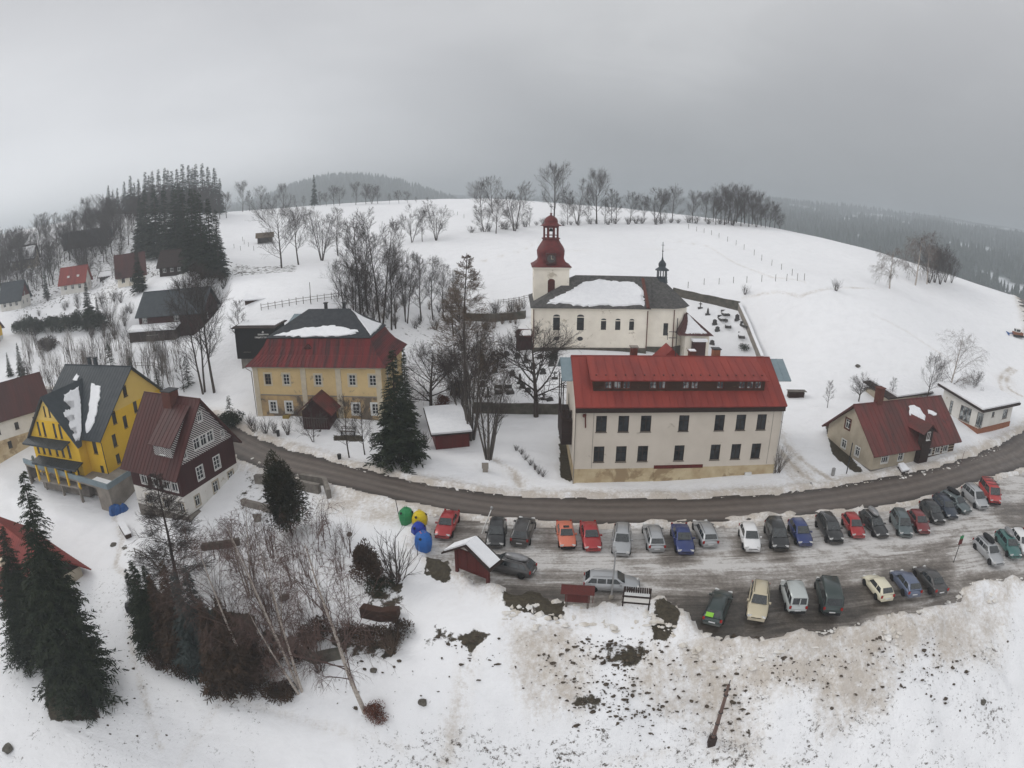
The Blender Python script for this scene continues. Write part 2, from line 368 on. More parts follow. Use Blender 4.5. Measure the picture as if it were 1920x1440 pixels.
ZZ = hbase(XX, YY)
near = (np.abs(XX) < 170) & (YY < 260)
sr = poly_sdf(ROAD, XX, YY); sl_ = poly_sdf(LOT, XX, YY)
rough = np.where(near, 1, 0)
ZZ = ZZ + (fbm(XX, YY, 9, 1) - .5) * 0.35 * np.clip((sr - 0.5) / 6, 0, 1) * np.clip((sl_) / 5, 0, 1)
emb = np.clip((34.5 - YY) / 5 + 0, 0, 1) * (XX > -12) * near
emb = np.maximum(emb * 1.0, 0)
ZZ = ZZ + ((fbm(XX, YY, 1.7, 7, 3) - .5) * 0.62 + (fbm(XX, YY, 5, 17, 2) - .5) * .7) * emb * np.clip((sl_ - .8) / 2.5, 0, 1)
nz = fbm(XX, YY, 1.7, 3, 3) - .5; nz2 = fbm(XX, YY, 5, 4, 2) - .5
# carve the road and the car park bed, ploughed banks along them
er = sr + nz * 0.9 + nz2 * .6
ZZ = ZZ + np.where(er < 0.15, -0.16, 0) * near + 0.32 * np.exp(-((er - 0.9) / 0.6) ** 2) * near * (er > .15)
el_ = sl_ + nz * 2.2 + nz2 * 1.6
inl = (el_ < 0.1) & (sr > 1.2)
lotm = np.where(inl, 1.0, 0.0)
ZZ = np.where(inl & near, hbase(XX, YY) - 0.16, ZZ)
bk = np.exp(-((el_ - 0.9) / 0.7) ** 2) * (el_ > .1) * near * (YY < 52)
ZZ = ZZ + (0.25 + .6 * fbm(XX, YY, 1.5, 19, 3)) * bk
bare = np.zeros_like(XX); dirt = np.zeros_like(XX)
for src, dst, soft in ((BARE, bare, 0.9), (DIRT, dirt, 2.2)):
    for pl, st in src:
        q = [G(x, y)[:2] for x, y in pl]
        qa = np.array(q); m = (XX > qa[:, 0].min() - 6) & (XX < qa[:, 0].max() + 6) & (YY > qa[:, 1].min() - 6) & (YY < qa[:, 1].max() + 6)
        if m.any(): dst[m] = np.maximum(dst[m], st * np.clip(0.5 - poly_sdf(q, XX[m], YY[m]) / soft, 0, 1))
dirt = np.maximum(dirt, 1.25 * np.clip(1 - (sr - 0.2) / 3.0, 0, 1) * near)
dirt = np.maximum(dirt, 1.2 * ((sl_ < 1.5) & (sr < 2.5) & (sr > 0)))
dirt = np.maximum(dirt, 0.9 * np.clip(1 - (sl_ - 0.2) / 2.6, 0, 1) * near * (YY > 30))
TRACKS = [([(1458, 838), (1480, 865), (1505, 890), (1530, 905), (1560, 928)], .9), ([(1472, 832), (1500, 858), (1528, 880), (1560, 900), (1590, 912)], .9), ([(1897, 688), (1880, 700), (1874, 716), (1880, 735), (1905, 750)], .8), ([(1907, 692), (1892, 702), (1886, 716), (1893, 730), (1915, 742)], .8),
          ([(930, 862), (965, 885), (980, 925)], .7), ([(1268, 452), (1330, 462), (1450, 520), (1510, 528)], .35), ([(1395, 556), (1500, 556), (1640, 541)], .45), ([(1640, 590), (1700, 620), (1790, 680)], .35), ([(870, 500), (980, 470), (1010, 455)], .4), ([(700, 520), (780, 560), (850, 560)], .4), ([(1060, 470), (1150, 468), (1260, 466)], .3),
          ([(330, 1440), (420, 1300), (560, 1345), (760, 1400)], .3), ([(1100, 1440), (1250, 1410), (1500, 1430)], .3), ([(210, 960), (230, 1010), (215, 1060), (260, 1100)], .5), ([(240, 1150), (255, 1250), (300, 1400)], .4)]
for pl, st in TRACKS:
    q = [G(x, y) for x, y in pl]; dd_ = np.full(XX.shape, 99.)
    for a_, b_ in zip(q[:-1], q[1:]):
        e = np.array(b_[:2]) - np.array(a_[:2]); t_ = np.clip(((XX - a_[0]) * e[0] + (YY - a_[1]) * e[1]) / (e @ e), 0, 1); dd_ = np.minimum(dd_, np.hypot(XX - a_[0] - e[0] * t_, YY - a_[1] - e[1] * t_))
    k_ = np.clip(1.4 - dd_ / .5, 0, 1); dirt = np.maximum(dirt, st * 1.3 * k_); ZZ = ZZ - .10 * k_ * near
tuft = np.clip(emb * 0.62 + bk * .3, 0, 1) * (.45 + 1.1 * fbm(XX, YY, 6, 12, 3))
tuft = np.maximum(tuft, 0.45 * ((XX < -20) & (YY < 48) & (YY > 18) & near))
ZZ = ZZ - 0.16 * (bare > .55) * near
nyv, nxv = XX.shape
idx = np.arange(nyv * nxv).reshape(nyv, nxv)
fq = np.stack([idx[:-1, :-1], idx[:-1, 1:], idx[1:, 1:], idx[1:, :-1]], -1).reshape(-1, 4)
def grid_mesh(name, V, F, attrs={}):
    me = bpy.data.meshes.new(name)
    me.vertices.add(len(V)); me.vertices.foreach_set('co', V.ravel())
    me.loops.add(F.size); me.loops.foreach_set('vertex_index', F.ravel())
    me.polygons.add(len(F)); me.polygons.foreach_set('loop_start', np.arange(0, F.size, F.shape[1]))
    try: me.polygons.foreach_set('loop_total', np.full(len(F), F.shape[1]))
    except Exception: pass
    me.update(calc_edges=True); me.validate()
    me.polygons.foreach_set('use_smooth', np.ones(len(me.polygons), bool))
    for k, a in attrs.items():
        at = me.attributes.new(k, 'FLOAT', 'POINT'); at.data.foreach_set('value', a.ravel().astype(np.float32))
    return me
gm = grid_mesh('snow_ground', np.stack([XX, YY, ZZ], -1).reshape(-1, 3), fq, {'bare': bare, 'dirt': dirt, 'tuft': tuft})
def attr(name):
    n = nt.nodes.new('ShaderNodeAttribute'); n.attribute_name = name; return n.outputs['Fac']
SNOW = (0.825, 0.828, 0.842)
def snow_ground_mat():
    m, b = newmat('snow_ground')
    o = nt.nodes.new('ShaderNodeTexCoord').outputs['Object']
    big = noise(o, 0.05, 4, .5); mid = noise(o, 0.6, 6, .6)
    col = mixc(ramp(big, [(.3, (0, 0, 0)), (.7, (1, 1, 1))]), SNOW, (0.78, 0.785, 0.80))
    col = mixc(ramp(mid, [(.45, (0, 0, 0)), (.75, (.5, .5, .5))]), col, (0.72, 0.722, 0.735))
    # brown sanded snow
    d = attr('dirt'); f1 = noise(o, 2.6, 9, .78); fb = noise(o, .28, 4, .6)
    dd = mathn('MULTIPLY', d, ramp(fb, [(.36, (.35,) * 3), (.62, (1, 1, 1))]))
    dm = mathn('MULTIPLY', mathn('SUBTRACT', mathn('ADD', mathn('MULTIPLY', dd, 0.46), f1), 0.60), 3.2, True)
    dm = mathn('MULTIPLY', dm, mathn('MULTIPLY', d, 2.2, True))
    stk = ramp(noise(vmul(o, (1.5, .22, .22)), 1.0, 6, .65), [(.42, (0, 0, 0)), (.68, (1, 1, 1))])
    col = mixc(mathn('MULTIPLY', mathn('MULTIPLY', d, .9, True), mathn('ADD', mathn('MULTIPLY', mathn('MULTIPLY', stk, noise(o, 5.5, 7, .8)), 1.0), .04)), col, (.58, .52, .43))
    col = mixc(mathn('MULTIPLY', dm, .72), col, mixc(noise(o, 7, 6, .7), (0.20, 0.15, 0.105), (0.58, 0.51, 0.42)))
    dk = mathn('MULTIPLY', mathn('SUBTRACT', mathn('ADD', mathn('MULTIPLY', d, .09), noise(o, 4.6, 6, .75)), .70), 14, True)
    col = mixc(mathn('MULTIPLY', dk, .85), col, (.09, .07, .052))
    # little tufts poking through
    t = attr('tuft'); f2 = noise(o, 2.3, 9, .82); f3 = noise(o, 0.35, 3, .5)
    tm = mathn('MULTIPLY', mathn('SUBTRACT', mathn('ADD', mathn('ADD', mathn('MULTIPLY', t, 0.16), f2), mathn('MULTIPLY', f3, .20)), 0.755), 15, True)
    col = mixc(tm, col, (0.062, 0.047, 0.034))
    fm = mathn('MULTIPLY', mathn('SUBTRACT', noise(o, 1.3, 7, .75), 0.715), 16, True)
    col = mixc(mathn('MULTIPLY', fm, .8), col, (0.10, 0.085, 0.07))
    # thawed earth and dead grass
    g = attr('bare'); f4 = noise(o, 1.1, 8, .68)
    gmk = mathn('MULTIPLY', mathn('SUBTRACT', mathn('ADD', mathn('MULTIPLY', g, 0.95), mathn('MULTIPLY', f4, 1.1)), 1.02), 12, True)
    earth = mixc(ramp(noise(o, 4, 6, .7), [(.35, (0, 0, 0)), (.65, (1, 1, 1))]), (0.030, 0.024, 0.017), (0.075, 0.062, 0.038))
    col = mixc(gmk, col, earth)
    L(col, b.inputs['Base Color']); b.inputs['Roughness'].default_value = .75; b.inputs['Specular IOR Level'].default_value = .25
    bp = nt.nodes.new('ShaderNodeBump'); bp.inputs['Strength'].default_value = .5; bp.inputs['Distance'].default_value = .2
    L(mathn('ADD', mathn('ADD', noise(o, 1.2, 8, .6), mathn('MULTIPLY', noise(vmul(o, (.16, .34, .3)), 1.0, 4, .5, .6), 3.5)), mathn('MULTIPLY', t, mathn('MULTIPLY', noise(o, 3.0, 5, .7), 1.5))), bp.inputs['Height']); L(bp.outputs[0], b.inputs['Normal'])
    return m
ground = link('snow_ground', gm, snow_ground_mat()); tag(ground, 'snow covered hillside and yards with brown thawed patches', 'ground', kind='structure')

# road ribbon
def road_mat():
    m, b = newmat('wet_road')
    uv = nt.nodes.new('ShaderNodeUVMap'); uv.uv_map = 'UVMap'
    s = nt.nodes.new('ShaderNodeSeparateXYZ'); L(uv.outputs[0], s.inputs[0])
    o = nt.nodes.new('ShaderNodeTexCoord').outputs['Object']
    v = mathn('ADD', s.outputs[1], mathn('MULTIPLY', mathn('SUBTRACT', noise(o, .15, 3, .5), .5), .12))
    col = ramp(v, [(0.0, (.040, .031, .026)), (.10, (.072, .057, .048)), (.22, (.122, .10, .086)), (.33, (.082, .067, .057)), (.5, (.142, .118, .102)), (.66, (.086, .071, .061)), (.80, (.128, .106, .092)), (.92, (.076, .061, .052)), (1.0, (.040, .031, .026))])
    st = noise(vmul(uv.outputs[0], (60, 26, 1)), 1.0, 6, .65)
    col = mixc(.5, col, ramp(st, [(.3, (.5, .5, .5)), (.7, (1.3, 1.28, 1.25))]), 'MULTIPLY')
    col = mixc(mathn('MULTIPLY', mathn('SUBTRACT', noise(o, 3, 7, .75), .63), 5, True), col, (.19, .175, .16))
    L(col, b.inputs['Base Color']); L(ramp(noise(o, .8, 5, .6), [(.3, (.38,) * 3), (.7, (.75,) * 3)]), b.inputs['Roughness'])
    bp = nt.nodes.new('ShaderNodeBump'); bp.inputs['Strength'].default_value = .3; bp.inputs['Distance'].default_value = .03
    L(noise(o, 14, 4, .7), bp.inputs['Height']); L(bp.outputs[0], b.inputs['Normal'])
    return m
nu, nv = 220, 13
RX = np.zeros((nu, nv)); RY = np.zeros((nu, nv))
for j in range(nv):
    t = -0.16 + 1.32 * j / (nv - 1); q = U * (1 - t) + Lo * t; RX[:, j] = q[:, 0]; RY[:, j] = q[:, 1]
RZ = hbase(RX, RY) + 0.0
ri = np.arange(nu * nv).reshape(nu, nv); rf = np.stack([ri[:-1, :-1], ri[:-1, 1:], ri[1:, 1:], ri[1:, :-1]], -1).reshape(-1, 4)
rm = grid_mesh('road', np.stack([RX, RY, RZ], -1).reshape(-1, 3), rf)
uvl = rm.uv_layers.new(name='UVMap'); lv = np.zeros(len(rm.loops), int); rm.loops.foreach_get('vertex_index', lv)
uvd = np.stack([(lv // nv) / (nu - 1.0), (-0.16 + 1.32 * (lv % nv) / (nv - 1))], 1); uvl.data.foreach_set('uv', uvd.ravel().astype(np.float32))
tag(link('road', rm, road_mat()), 'wet grey brown village road', 'road', kind='structure')

# car park sheet
def lot_mat():
    m, b = newmat('slush_lot')
    o = nt.nodes.new('ShaderNodeTexCoord').outputs['Object']
    rot = nt.nodes.new('ShaderNodeVectorRotate'); rot.rotation_type = 'Z_AXIS'; L(o, rot.inputs[0]); rot.inputs['Angle'].default_value = R(3)
    st = noise(vmul(rot.outputs[0], (.09, 1.0, 1)), 1.25, 8, .66, 1.2)
    bl = noise(o, .32, 7, .68, .5); fine = noise(o, 3.5, 7, .72)
    mud = attr('mud')
    a = mathn('ADD', mathn('ADD', mathn('MULTIPLY', st, .9), mathn('MULTIPLY', bl, .62)), mathn('MULTIPLY', fine, .42))
    a = mathn('SUBTRACT', a, mathn('MULTIPLY', mud, .42))
    col = ramp(a, [(.42, (.036, .029, .022)), (.60, (.080, .067, .055)), (.75, (.17, .150, .131)), (.88, (.30, .277, .255)), (1.0, (.52, .505, .49))])
    L(col, b.inputs['Base Color'])
    L(ramp(a, [(.5, (.32,) * 3), (1, (.75,) * 3)]), b.inputs['Roughness'])
    bp = nt.nodes.new('ShaderNodeBump'); bp.inputs['Strength'].default_value = .6; bp.inputs['Distance'].default_value = .10
    L(mathn('ADD', st, fine), bp.inputs['Height']); L(bp.outputs[0], b.inputs['Normal'])
    return m
lx = np.arange(-14, 78, .5); ly = np.arange(30, 66, .5); LX, LY = np.meshgrid(lx, ly)
lsd = poly_sdf(LOT, LX, LY); keep = (lsd < 1.9) & (poly_sdf(ROAD, LX, LY) > -1.2)
LZ = hbase(LX, LY) - 0.03
li = np.arange(LX.size).reshape(LX.shape)
kq = keep[:-1, :-1] & keep[1:, :-1] & keep[:-1, 1:] & keep[1:, 1:]
lf_ = np.stack([li[:-1, :-1][kq], li[:-1, 1:][kq], li[1:, 1:][kq], li[1:, :-1][kq]], -1)
mud = np.zeros_like(LX)
for pl, st in [([(1225,1120),(1320,1110),(1380,1105),(1500,1100),(1600,1095),(1660,1080),(1700,1120),(1640,1150),(1560,1170),(1450,1190),(1370,1190),(1320,1180),(1260,1145)], 1), ([(940,1095),(1090,1100),(1090,1130),(1000,1140),(940,1120)], .8),
               ([(1235,1000),(1290,1000),(1310,1060),(1240,1065)], .8), ([(1375,1010),(1405,1010),(1420,1050),(1385,1050)], .6), ([(830,960),(900,970),(905,1040),(840,1030)], .5), ([(1010,980),(1045,985),(1045,1030),(1010,1025)], .6), ([(1440,1000),(1480,1000),(1480,1060),(1440,1060)], .5),
               ([(1860,960),(1990,900),(1990,1000),(1900,990)], .6), ([(1200,1090),(1500,1070),(1700,1040),(1800,1000),(1800,1030),(1700,1065),(1500,1100),(1250,1110)], .45), ([(860,1030),(940,1060),(1100,1075),(1100,1095),(940,1090)], .35),
               ([(1650,1060),(1780,1040),(1800,1110),(1660,1140)], .6)]:
    q = [W(x, y)[:2] for x, y in pl]; mud = np.maximum(mud, st * np.clip(.5 - poly_sdf(q, LX, LY) / 1.6, 0, 1))
mud = np.maximum(mud, .5 * np.clip(1 - np.abs(lsd + .3) / 1.2, 0, 1) * (LY < 45))
lm = grid_mesh('car_park', np.stack([LX, LY, LZ], -1).reshape(-1, 3), lf_, {'mud': mud})
tag(link('car_park_ground', lm, lot_mat()), 'slushy rutted parking ground of ice and mud', 'ground', kind='structure')
print('terrain', XX.shape)
# ------------------------------------------------------------------ materials
M = MATS
mat('snow_cap', (0.825, 0.83, 0.845), (0.76, 0.767, 0.785), 1.5, .8, bump=.4, spec=.2)
mat('red_metal', (0.25, 0.044, 0.033), (0.175, 0.034, 0.029), .7, .6, bump=.1, stretch=(1, .25, .25), spots=((.20, .035, .03), .64, .8))
mat('red_old_metal', (0.155, 0.021, 0.021), (0.055, 0.021, 0.021), .9, .5, stretch=(1.6, .13, .13), contrast=(.42, .62))
mat('maroon_metal', (0.078, 0.023, 0.020), (0.052, 0.020, 0.018), .8, .5, stretch=(1, .2, .2))
mat('rust_red_metal', (0.145, 0.038, 0.034), (0.085, 0.036, 0.032), .8, .55, stretch=(1, .3, .3), contrast=(.38, .62), spots=((.06, .03, .028), .6, 1.2))
mat('tower_red', (0.15, 0.022, 0.02), (0.085, 0.018, 0.018), 1.2, .55)
mat('slate_metal', (0.026, 0.034, 0.040), (0.042, 0.051, 0.058), .8, .5)
mat('blue_grey_metal', (0.16, 0.215, 0.24), (0.21, 0.26, 0.28), 1, .5)
mat('dark_slate', (0.025, 0.028, 0.033), (0.045, 0.048, 0.053), 2, .6)
mat('grey_shingle', (0.045, 0.044, 0.042), (0.105, 0.10, 0.095), 2.2, .8, bump=.5, stretch=(1, 1, 1), bscale=9)
mat('cream_plaster', (0.88, 0.82, 0.71), (0.76, 0.70, 0.60), .35, .9, bump=.15, spots=((0.52, 0.46, 0.37), .62, .5))
mat('grey_plaster', (0.62, 0.56, 0.485), (0.55, 0.495, 0.425), .3, .9, bump=.15, spots=((0.43, 0.38, 0.32), .64, .8))
mat('stained_plaster', (0.55, 0.46, 0.30), (0.40, 0.30, 0.18), .6, .9, bump=.3, spots=((0.30, 0.22, 0.13), .54, .32))
mat('ochre_plaster', (0.66, 0.50, 0.26), (0.58, 0.43, 0.22), .5, .9, bump=.25, spots=((0.40, 0.31, 0.19), .60, .9))
mat('ochre_worn', (0.50, 0.35, 0.17), (0.27, 0.20, 0.13), .5, .9, bump=.4, spots=((0.15, 0.12, 0.09), .52, .5))
mat('pilaster', (0.62, 0.55, 0.42), (0.50, 0.44, 0.34), .8, .9)
mat('yellow_plaster', (0.74, 0.47, 0.035), (0.68, 0.42, 0.03), .5, .85)
mat('pale_yellow', (0.70, 0.50, 0.14), (0.66, 0.46, 0.12), .5, .85)
mat('white_plaster', (0.68, 0.66, 0.62), (0.58, 0.56, 0.52), .5, .9, bump=.15, spots=((0.42, 0.37, 0.30), .66, .9))
mat('tan_plaster', (0.44, 0.385, 0.30), (0.34, 0.295, 0.225), .6, .9, bump=.2)
mat('stone_base', (0.13, 0.115, 0.10), (0.23, 0.21, 0.185), 1.2, .95, bump=.6)
mat('mossy_stone', (0.06, 0.058, 0.045), (0.125, 0.112, 0.092), 1.1, .95, bump=.7)
mat('concrete', (0.30, 0.27, 0.23), (0.19, 0.17, 0.15), .6, .9, bump=.3)
mat('dark_wood', (0.038, 0.022, 0.018), (0.022, 0.015, 0.013), 1.5, .75, stretch=(.3, .3, 6), bump=.3)
mat('brown_boards', (0.052, 0.016, 0.015), (0.038, 0.013, 0.013), 1.5, .7, stretch=(5, 5, .3), bump=.3)
mat('log_wood', (0.06, 0.028, 0.018), (0.035, 0.02, 0.014), 1.2, .8, stretch=(.3, .3, 5), bump=.5, spots=((0.16, 0.11, 0.06), .64, 1.2))
mat('red_boards', (0.12, 0.018, 0.015), (0.08, 0.016, 0.014), 1.5, .7, stretch=(4, 4, .3))
mat('board_red', (0.105, 0.022, 0.018), (0.075, 0.02, 0.017), 2, .7, stretch=(5, 5, .5))
mat('grey_wood', (0.16, 0.14, 0.12), (0.09, 0.08, 0.07), 2, .85, stretch=(.5, .5, 4))
mat('white_paint', (0.72, 0.72, 0.70), (0.62, 0.62, 0.60), 2, .6)
mat('brown_frame', (0.035, 0.022, 0.017), None, 3, .5)
mat('red_frame', (0.12, 0.03, 0.022), None, 3, .5)
mat('grey_frame', (0.16, 0.13, 0.11), None, 3, .6)
mat('glass', (0.012, 0.014, 0.016), (0.045, 0.05, 0.055), .9, .15, spec=.3, contrast=(.4, .6), rnd=40)
mat('curtain_glass', (0.34, 0.36, 0.36), (0.045, 0.05, 0.055), 1.6, .2, spec=.35, contrast=(.42, .55), rnd=40)
mat('brick', (0.28, 0.11, 0.06), (0.20, 0.085, 0.05), 5, .9, bump=.3)
mat('rust', (0.12, 0.035, 0.025), (0.08, 0.03, 0.02), 3, .7)
mat('steel', (0.38, 0.38, 0.38), (0.28, 0.28, 0.28), 3, .45, metal=.5)
mat('dark_steel', (0.04, 0.04, 0.042), None, 3, .5)
mat('blue_tarp', (0.02, 0.10, 0.30), (0.015, 0.06, 0.2), 3, .4, bump=.6)
mat('bark', (0.075, 0.058, 0.048), (0.042, 0.034, 0.029), 2.5, .95, stretch=(2, 2, .4), bump=.5)
mat('bark_grey', (0.13, 0.115, 0.10), (0.065, 0.056, 0.05), 2.5, .95, stretch=(2, 2, .4), bump=.5)
mat('twigs', (0.062, 0.048, 0.041), (0.038, 0.031, 0.028), 1, .95)
mat('twigs_far', (0.080, 0.067, 0.060), (0.050, 0.042, 0.039), 1, .95)
mat('twigs_pale', (0.19, 0.165, 0.145), (0.12, 0.10, 0.09), 1, .95)
mat('twigs_larch', (0.15, 0.108, 0.075), (0.09, 0.066, 0.05), 1, .95)
mat('birch_bark', (0.46, 0.41, 0.36), (0.30, 0.26, 0.23), 3, .85, spots=((0.035, 0.03, 0.027), .60, 5.0), stretch=(1, 1, 1.6))
mat('birch_twigs', (0.125, 0.08, 0.068), (0.075, 0.052, 0.046), 1, .95)
mat('needles', (0.012, 0.019, 0.011), (0.032, 0.040, 0.021), .9, .9, spec=.2, rnd=30)
mat('needles_far', (0.022, 0.032, 0.023), (0.036, 0.046, 0.032), .5, .95, spec=.1)
mat('needles_blue', (0.032, 0.043, 0.042), (0.052, 0.064, 0.06), .9, .9, spec=.2)
mat('needles_brown', (0.040, 0.028, 0.02), (0.080, 0.050, 0.032), .9, .9, spec=.2)
mat('dry_leaves', (0.17, 0.055, 0.03), (0.10, 0.04, 0.025), 3, .95)
mat('thuja_green', (0.030, 0.034, 0.018), (0.058, 0.050, 0.026), 1.2, .9, spec=.2)
mat('grave', (0.045, 0.042, 0.04), (0.09, 0.085, 0.08), 2, .6)
mat('rock', (0.07, 0.062, 0.052), (0.13, 0.12, 0.10), 2, .95, bump=.8)
mat('plastic_green', (0.03, 0.22, 0.08), (0.025, 0.18, 0.065), 1, .4)
mat('plastic_yellow', (0.62, 0.47, 0.015), (0.52, 0.38, 0.015), 1, .4)
mat('plastic_blue', (0.015, 0.045, 0.33), (0.013, 0.038, 0.26), 1, .4)
mat('plastic_sky', (0.025, 0.13, 0.42), (0.02, 0.10, 0.34), 1, .4)
mat('orange_label', (0.6, 0.16, 0.05), None, 1, .5)
mat('black', (0.012, 0.012, 0.013), None, 3, .5)

def stripes_mat():
    m, b = newmat('striped_boards')
    o = nt.nodes.new('ShaderNodeTexCoord').outputs['Object']; s = nt.nodes.new('ShaderNodeSeparateXYZ'); L(o, s.inputs[0])
    ax = mathn('ABSOLUTE', mathn('SUBTRACT', mathn('ADD', s.outputs[1], s.outputs[0]), 5.2))
    band = mathn('GREATER_THAN', s.outputs[2], 8.6)
    d1 = mathn('ADD', mathn('MULTIPLY', ax, .75), s.outputs[2])
    w = mathn('FRACT', mathn('MULTIPLY', d1, 3.3))
    wf = mathn('GREATER_THAN', w, .56)
    col = mixc(wf, (0.026, 0.017, 0.016), (0.60, 0.58, 0.56))
    L(col, b.inputs['Base Color']); b.inputs['Roughness'].default_value = .7
    return m
stripes_mat()

# ------------------------------------------------------------------ building kit
def clip(poly, x0, x1, y0, y1):
    for ax, lim, sg in ((0, x0, 1), (0, x1, -1), (1, y0, 1), (1, y1, -1)):
        out = []
        for i in range(len(poly)):
            a, b = poly[i], poly[(i + 1) % len(poly)]; da = (a[ax] - lim) * sg; db = (b[ax] - lim) * sg
            if da >= 0: out.append(a)
            if (da > 1e-9 and db < -1e-9) or (da < -1e-9 and db > 1e-9):
                t = da / (da - db); out.append((a[0] + (b[0] - a[0]) * t, a[1] + (b[1] - a[1]) * t))
        poly = out
        if len(poly) < 3: return []
    return poly
def wall_mesh(mb, poly, holes, P, depth=.16, mi=0):
    """flat wall with real window openings; P(u, v, d) gives the point d metres inside the face"""
    us = [p[0] for p in poly]; vs = [p[1] for p in poly]
    xs = sorted(set([min(us), max(us)] + [h for q in holes for h in (q[0], q[1])])); ys = sorted(set([min(vs), max(vs)] + [h for q in holes for h in (q[2], q[3])]))
    for i in range(len(xs) - 1):
        for j in range(len(ys) - 1):
            cx, cyy = (xs[i] + xs[i + 1]) / 2, (ys[j] + ys[j + 1]) / 2
            if any(q[0] < cx < q[1] and q[2] < cyy < q[3] for q in holes): continue
            c = clip(poly, xs[i], xs[i + 1], ys[j], ys[j + 1])
            if len(c) >= 3: mb.add([P(u, v, 0) for u, v in c], [tuple(range(len(c)))], mi)
    for a, b, c, d in holes:
        for (u0, v0), (u1, v1) in (((a, c), (b, c)), ((b, c), (b, d)), ((b, d), (a, d)), ((a, d), (a, c))):
            mb.quad(P(u0, v0, 0), P(u1, v1, 0), P(u1, v1, depth), P(u0, v0, depth), mi)
_WM = {}
def window_mesh(w, h, nx, ny, arch, sur):
    """frame lying in x-z, front towards -y; nx, ny panes; sur = width of a plaster surround"""
    k = (w, h, nx, ny, arch, sur)
    if k in _WM: return _WM[k]
    f = MB(); t = .07
    f.box(-w / 2, .06, 0, -w / 2 + t, .12, h); f.box(w / 2 - t, .06, 0, w / 2, .12, h)
    f.box(-w / 2 + t, .06, 0, w / 2 - t, .12, t); f.box(-w / 2 + t, .06, h - t, w / 2 - t, .12, h)
    for i in range(1, nx):
        x = -w / 2 + w * i / nx; f.box(x - .035, .065, t, x + .035, .115, h - t)
    for j in range(1, ny):
        z = h * j / ny if ny != 2 else h * .66
        for i in range(nx):
            f.box(-w / 2 + w * i / nx + (.071 if i == 0 else .036), .07, z - .03, -w / 2 + w * (i + 1) / nx - (.071 if i == nx - 1 else .036), .11, z + .03)
    sm = None
    if sur:
        s_ = MB(); s_.box(-w / 2 - sur, -.03, -sur, -w / 2 + .0, .03, h + sur); s_.box(w / 2, -.03, -sur, w / 2 + sur, .03, h + sur)
        s_.box(-w / 2, -.03, h, w / 2, .03, h + sur); s_.box(-w / 2, -.05, -sur, w / 2, .03, 0); sm = s_.mesh('surround')
    p = MB(); p.quad((-w / 2 + .02, .10, .02), (w / 2 - .02, .10, .02), (w / 2 - .02, .10, h - .02), (-w / 2 + .02, .10, h - .02))
    s2 = MB(); s2.box(-w / 2 - .06, -.09, -.05, w / 2 + .06, .05, -.005)
    _WM[k] = (f.mesh('window'), p.mesh('pane'), s2.mesh('sill'), sm); return _WM[k]
def put_window(par, loc, rz, w, h, nx=2, ny=2, frame='white_paint', glass='glass', sur=0, surm='white_paint', arch=False, sill=True):
    fm, pm, sm, um = window_mesh(round(w, 2), round(h, 2), nx, ny, arch, sur)
    o = link('window', fm, M[frame], par, loc, (0, 0, rz), shared=True)
    link('pane', pm, M[glass], o, shared=True)
    if um: link('frame', um, M[surm], o, shared=True)
    elif sill: link('sill', sm, M[frame], o, shared=True)
    return o
FACES = {'front': lambda Wd, D: ((0, 0), (1, 0)), 'right': lambda Wd, D: ((Wd, 0), (0, 1)), 'back': lambda Wd, D: ((Wd, D), (-1, 0)), 'left': lambda Wd, D: ((0, D), (0, -1))}
def faceP(face, Wd, D):
    (ox, oy), (dx, dy) = FACES[face](Wd, D); nx, ny = -dy, dx
    return (lambda u, v, d: (ox + dx * u + nx * d, oy + dy * u + ny * d, v)), math.atan2(dy, dx)
def house_walls(t, Wd, D, gable, eave, bands, wins, z0=-2.0, name='wall', ridge_x=True, faces=('front', 'right', 'back', 'left')):
    """bands [(z0, z1, material)]; gable = apex height (None: hip); wins (face, u, v, w, h, kw)"""
    jobs = []
    for bi, (za, zb, mn) in enumerate(bands):
        jobs += [(bi, za, zb, mn, (fc,)) for fc in faces] if za >= eave - .01 else [(bi, za, zb, mn, faces)]
    for bi, za, zb, mn, fcs in jobs:
        mb = MB()
        for fc in fcs:
            P, _ = faceP(fc, Wd, D); ln = Wd if fc in ('front', 'back') else D
            side = fc in ('left', 'right') if ridge_x else fc in ('front', 'back')
            poly = [(0, z0), (ln, z0), (ln, eave), (ln / 2, gable), (0, eave)] if (gable and side) else [(0, z0), (ln, z0), (ln, eave), (0, eave)]
            poly = clip(poly, -1, ln + 1, za, zb)
            hs = [(u - w / 2, u + w / 2, v, v + h) for f, u, v, w, h, kw in wins if f == fc]
            hs = [(a, b, max(c, za), min(d, zb)) for a, b, c, d in hs if c < zb and d > za]
            if len(poly) >= 3: wall_mesh(mb, poly, hs, P)
        if not mb.v: continue
        link(name if bi == len(bands) - 1 or len(bands) == 1 else ('base_wall' if bi == 0 else name), mb.mesh(name), M[mn], t)
    for f, u, v, w, h, kw in wins:
        P, a = faceP(f, Wd, D); put_window(t, P(u, v, 0), a, w, h, **kw)
def lerp(a, b, t): return tuple(a[i] + (b[i] - a[i]) * t for i in range(len(a)))
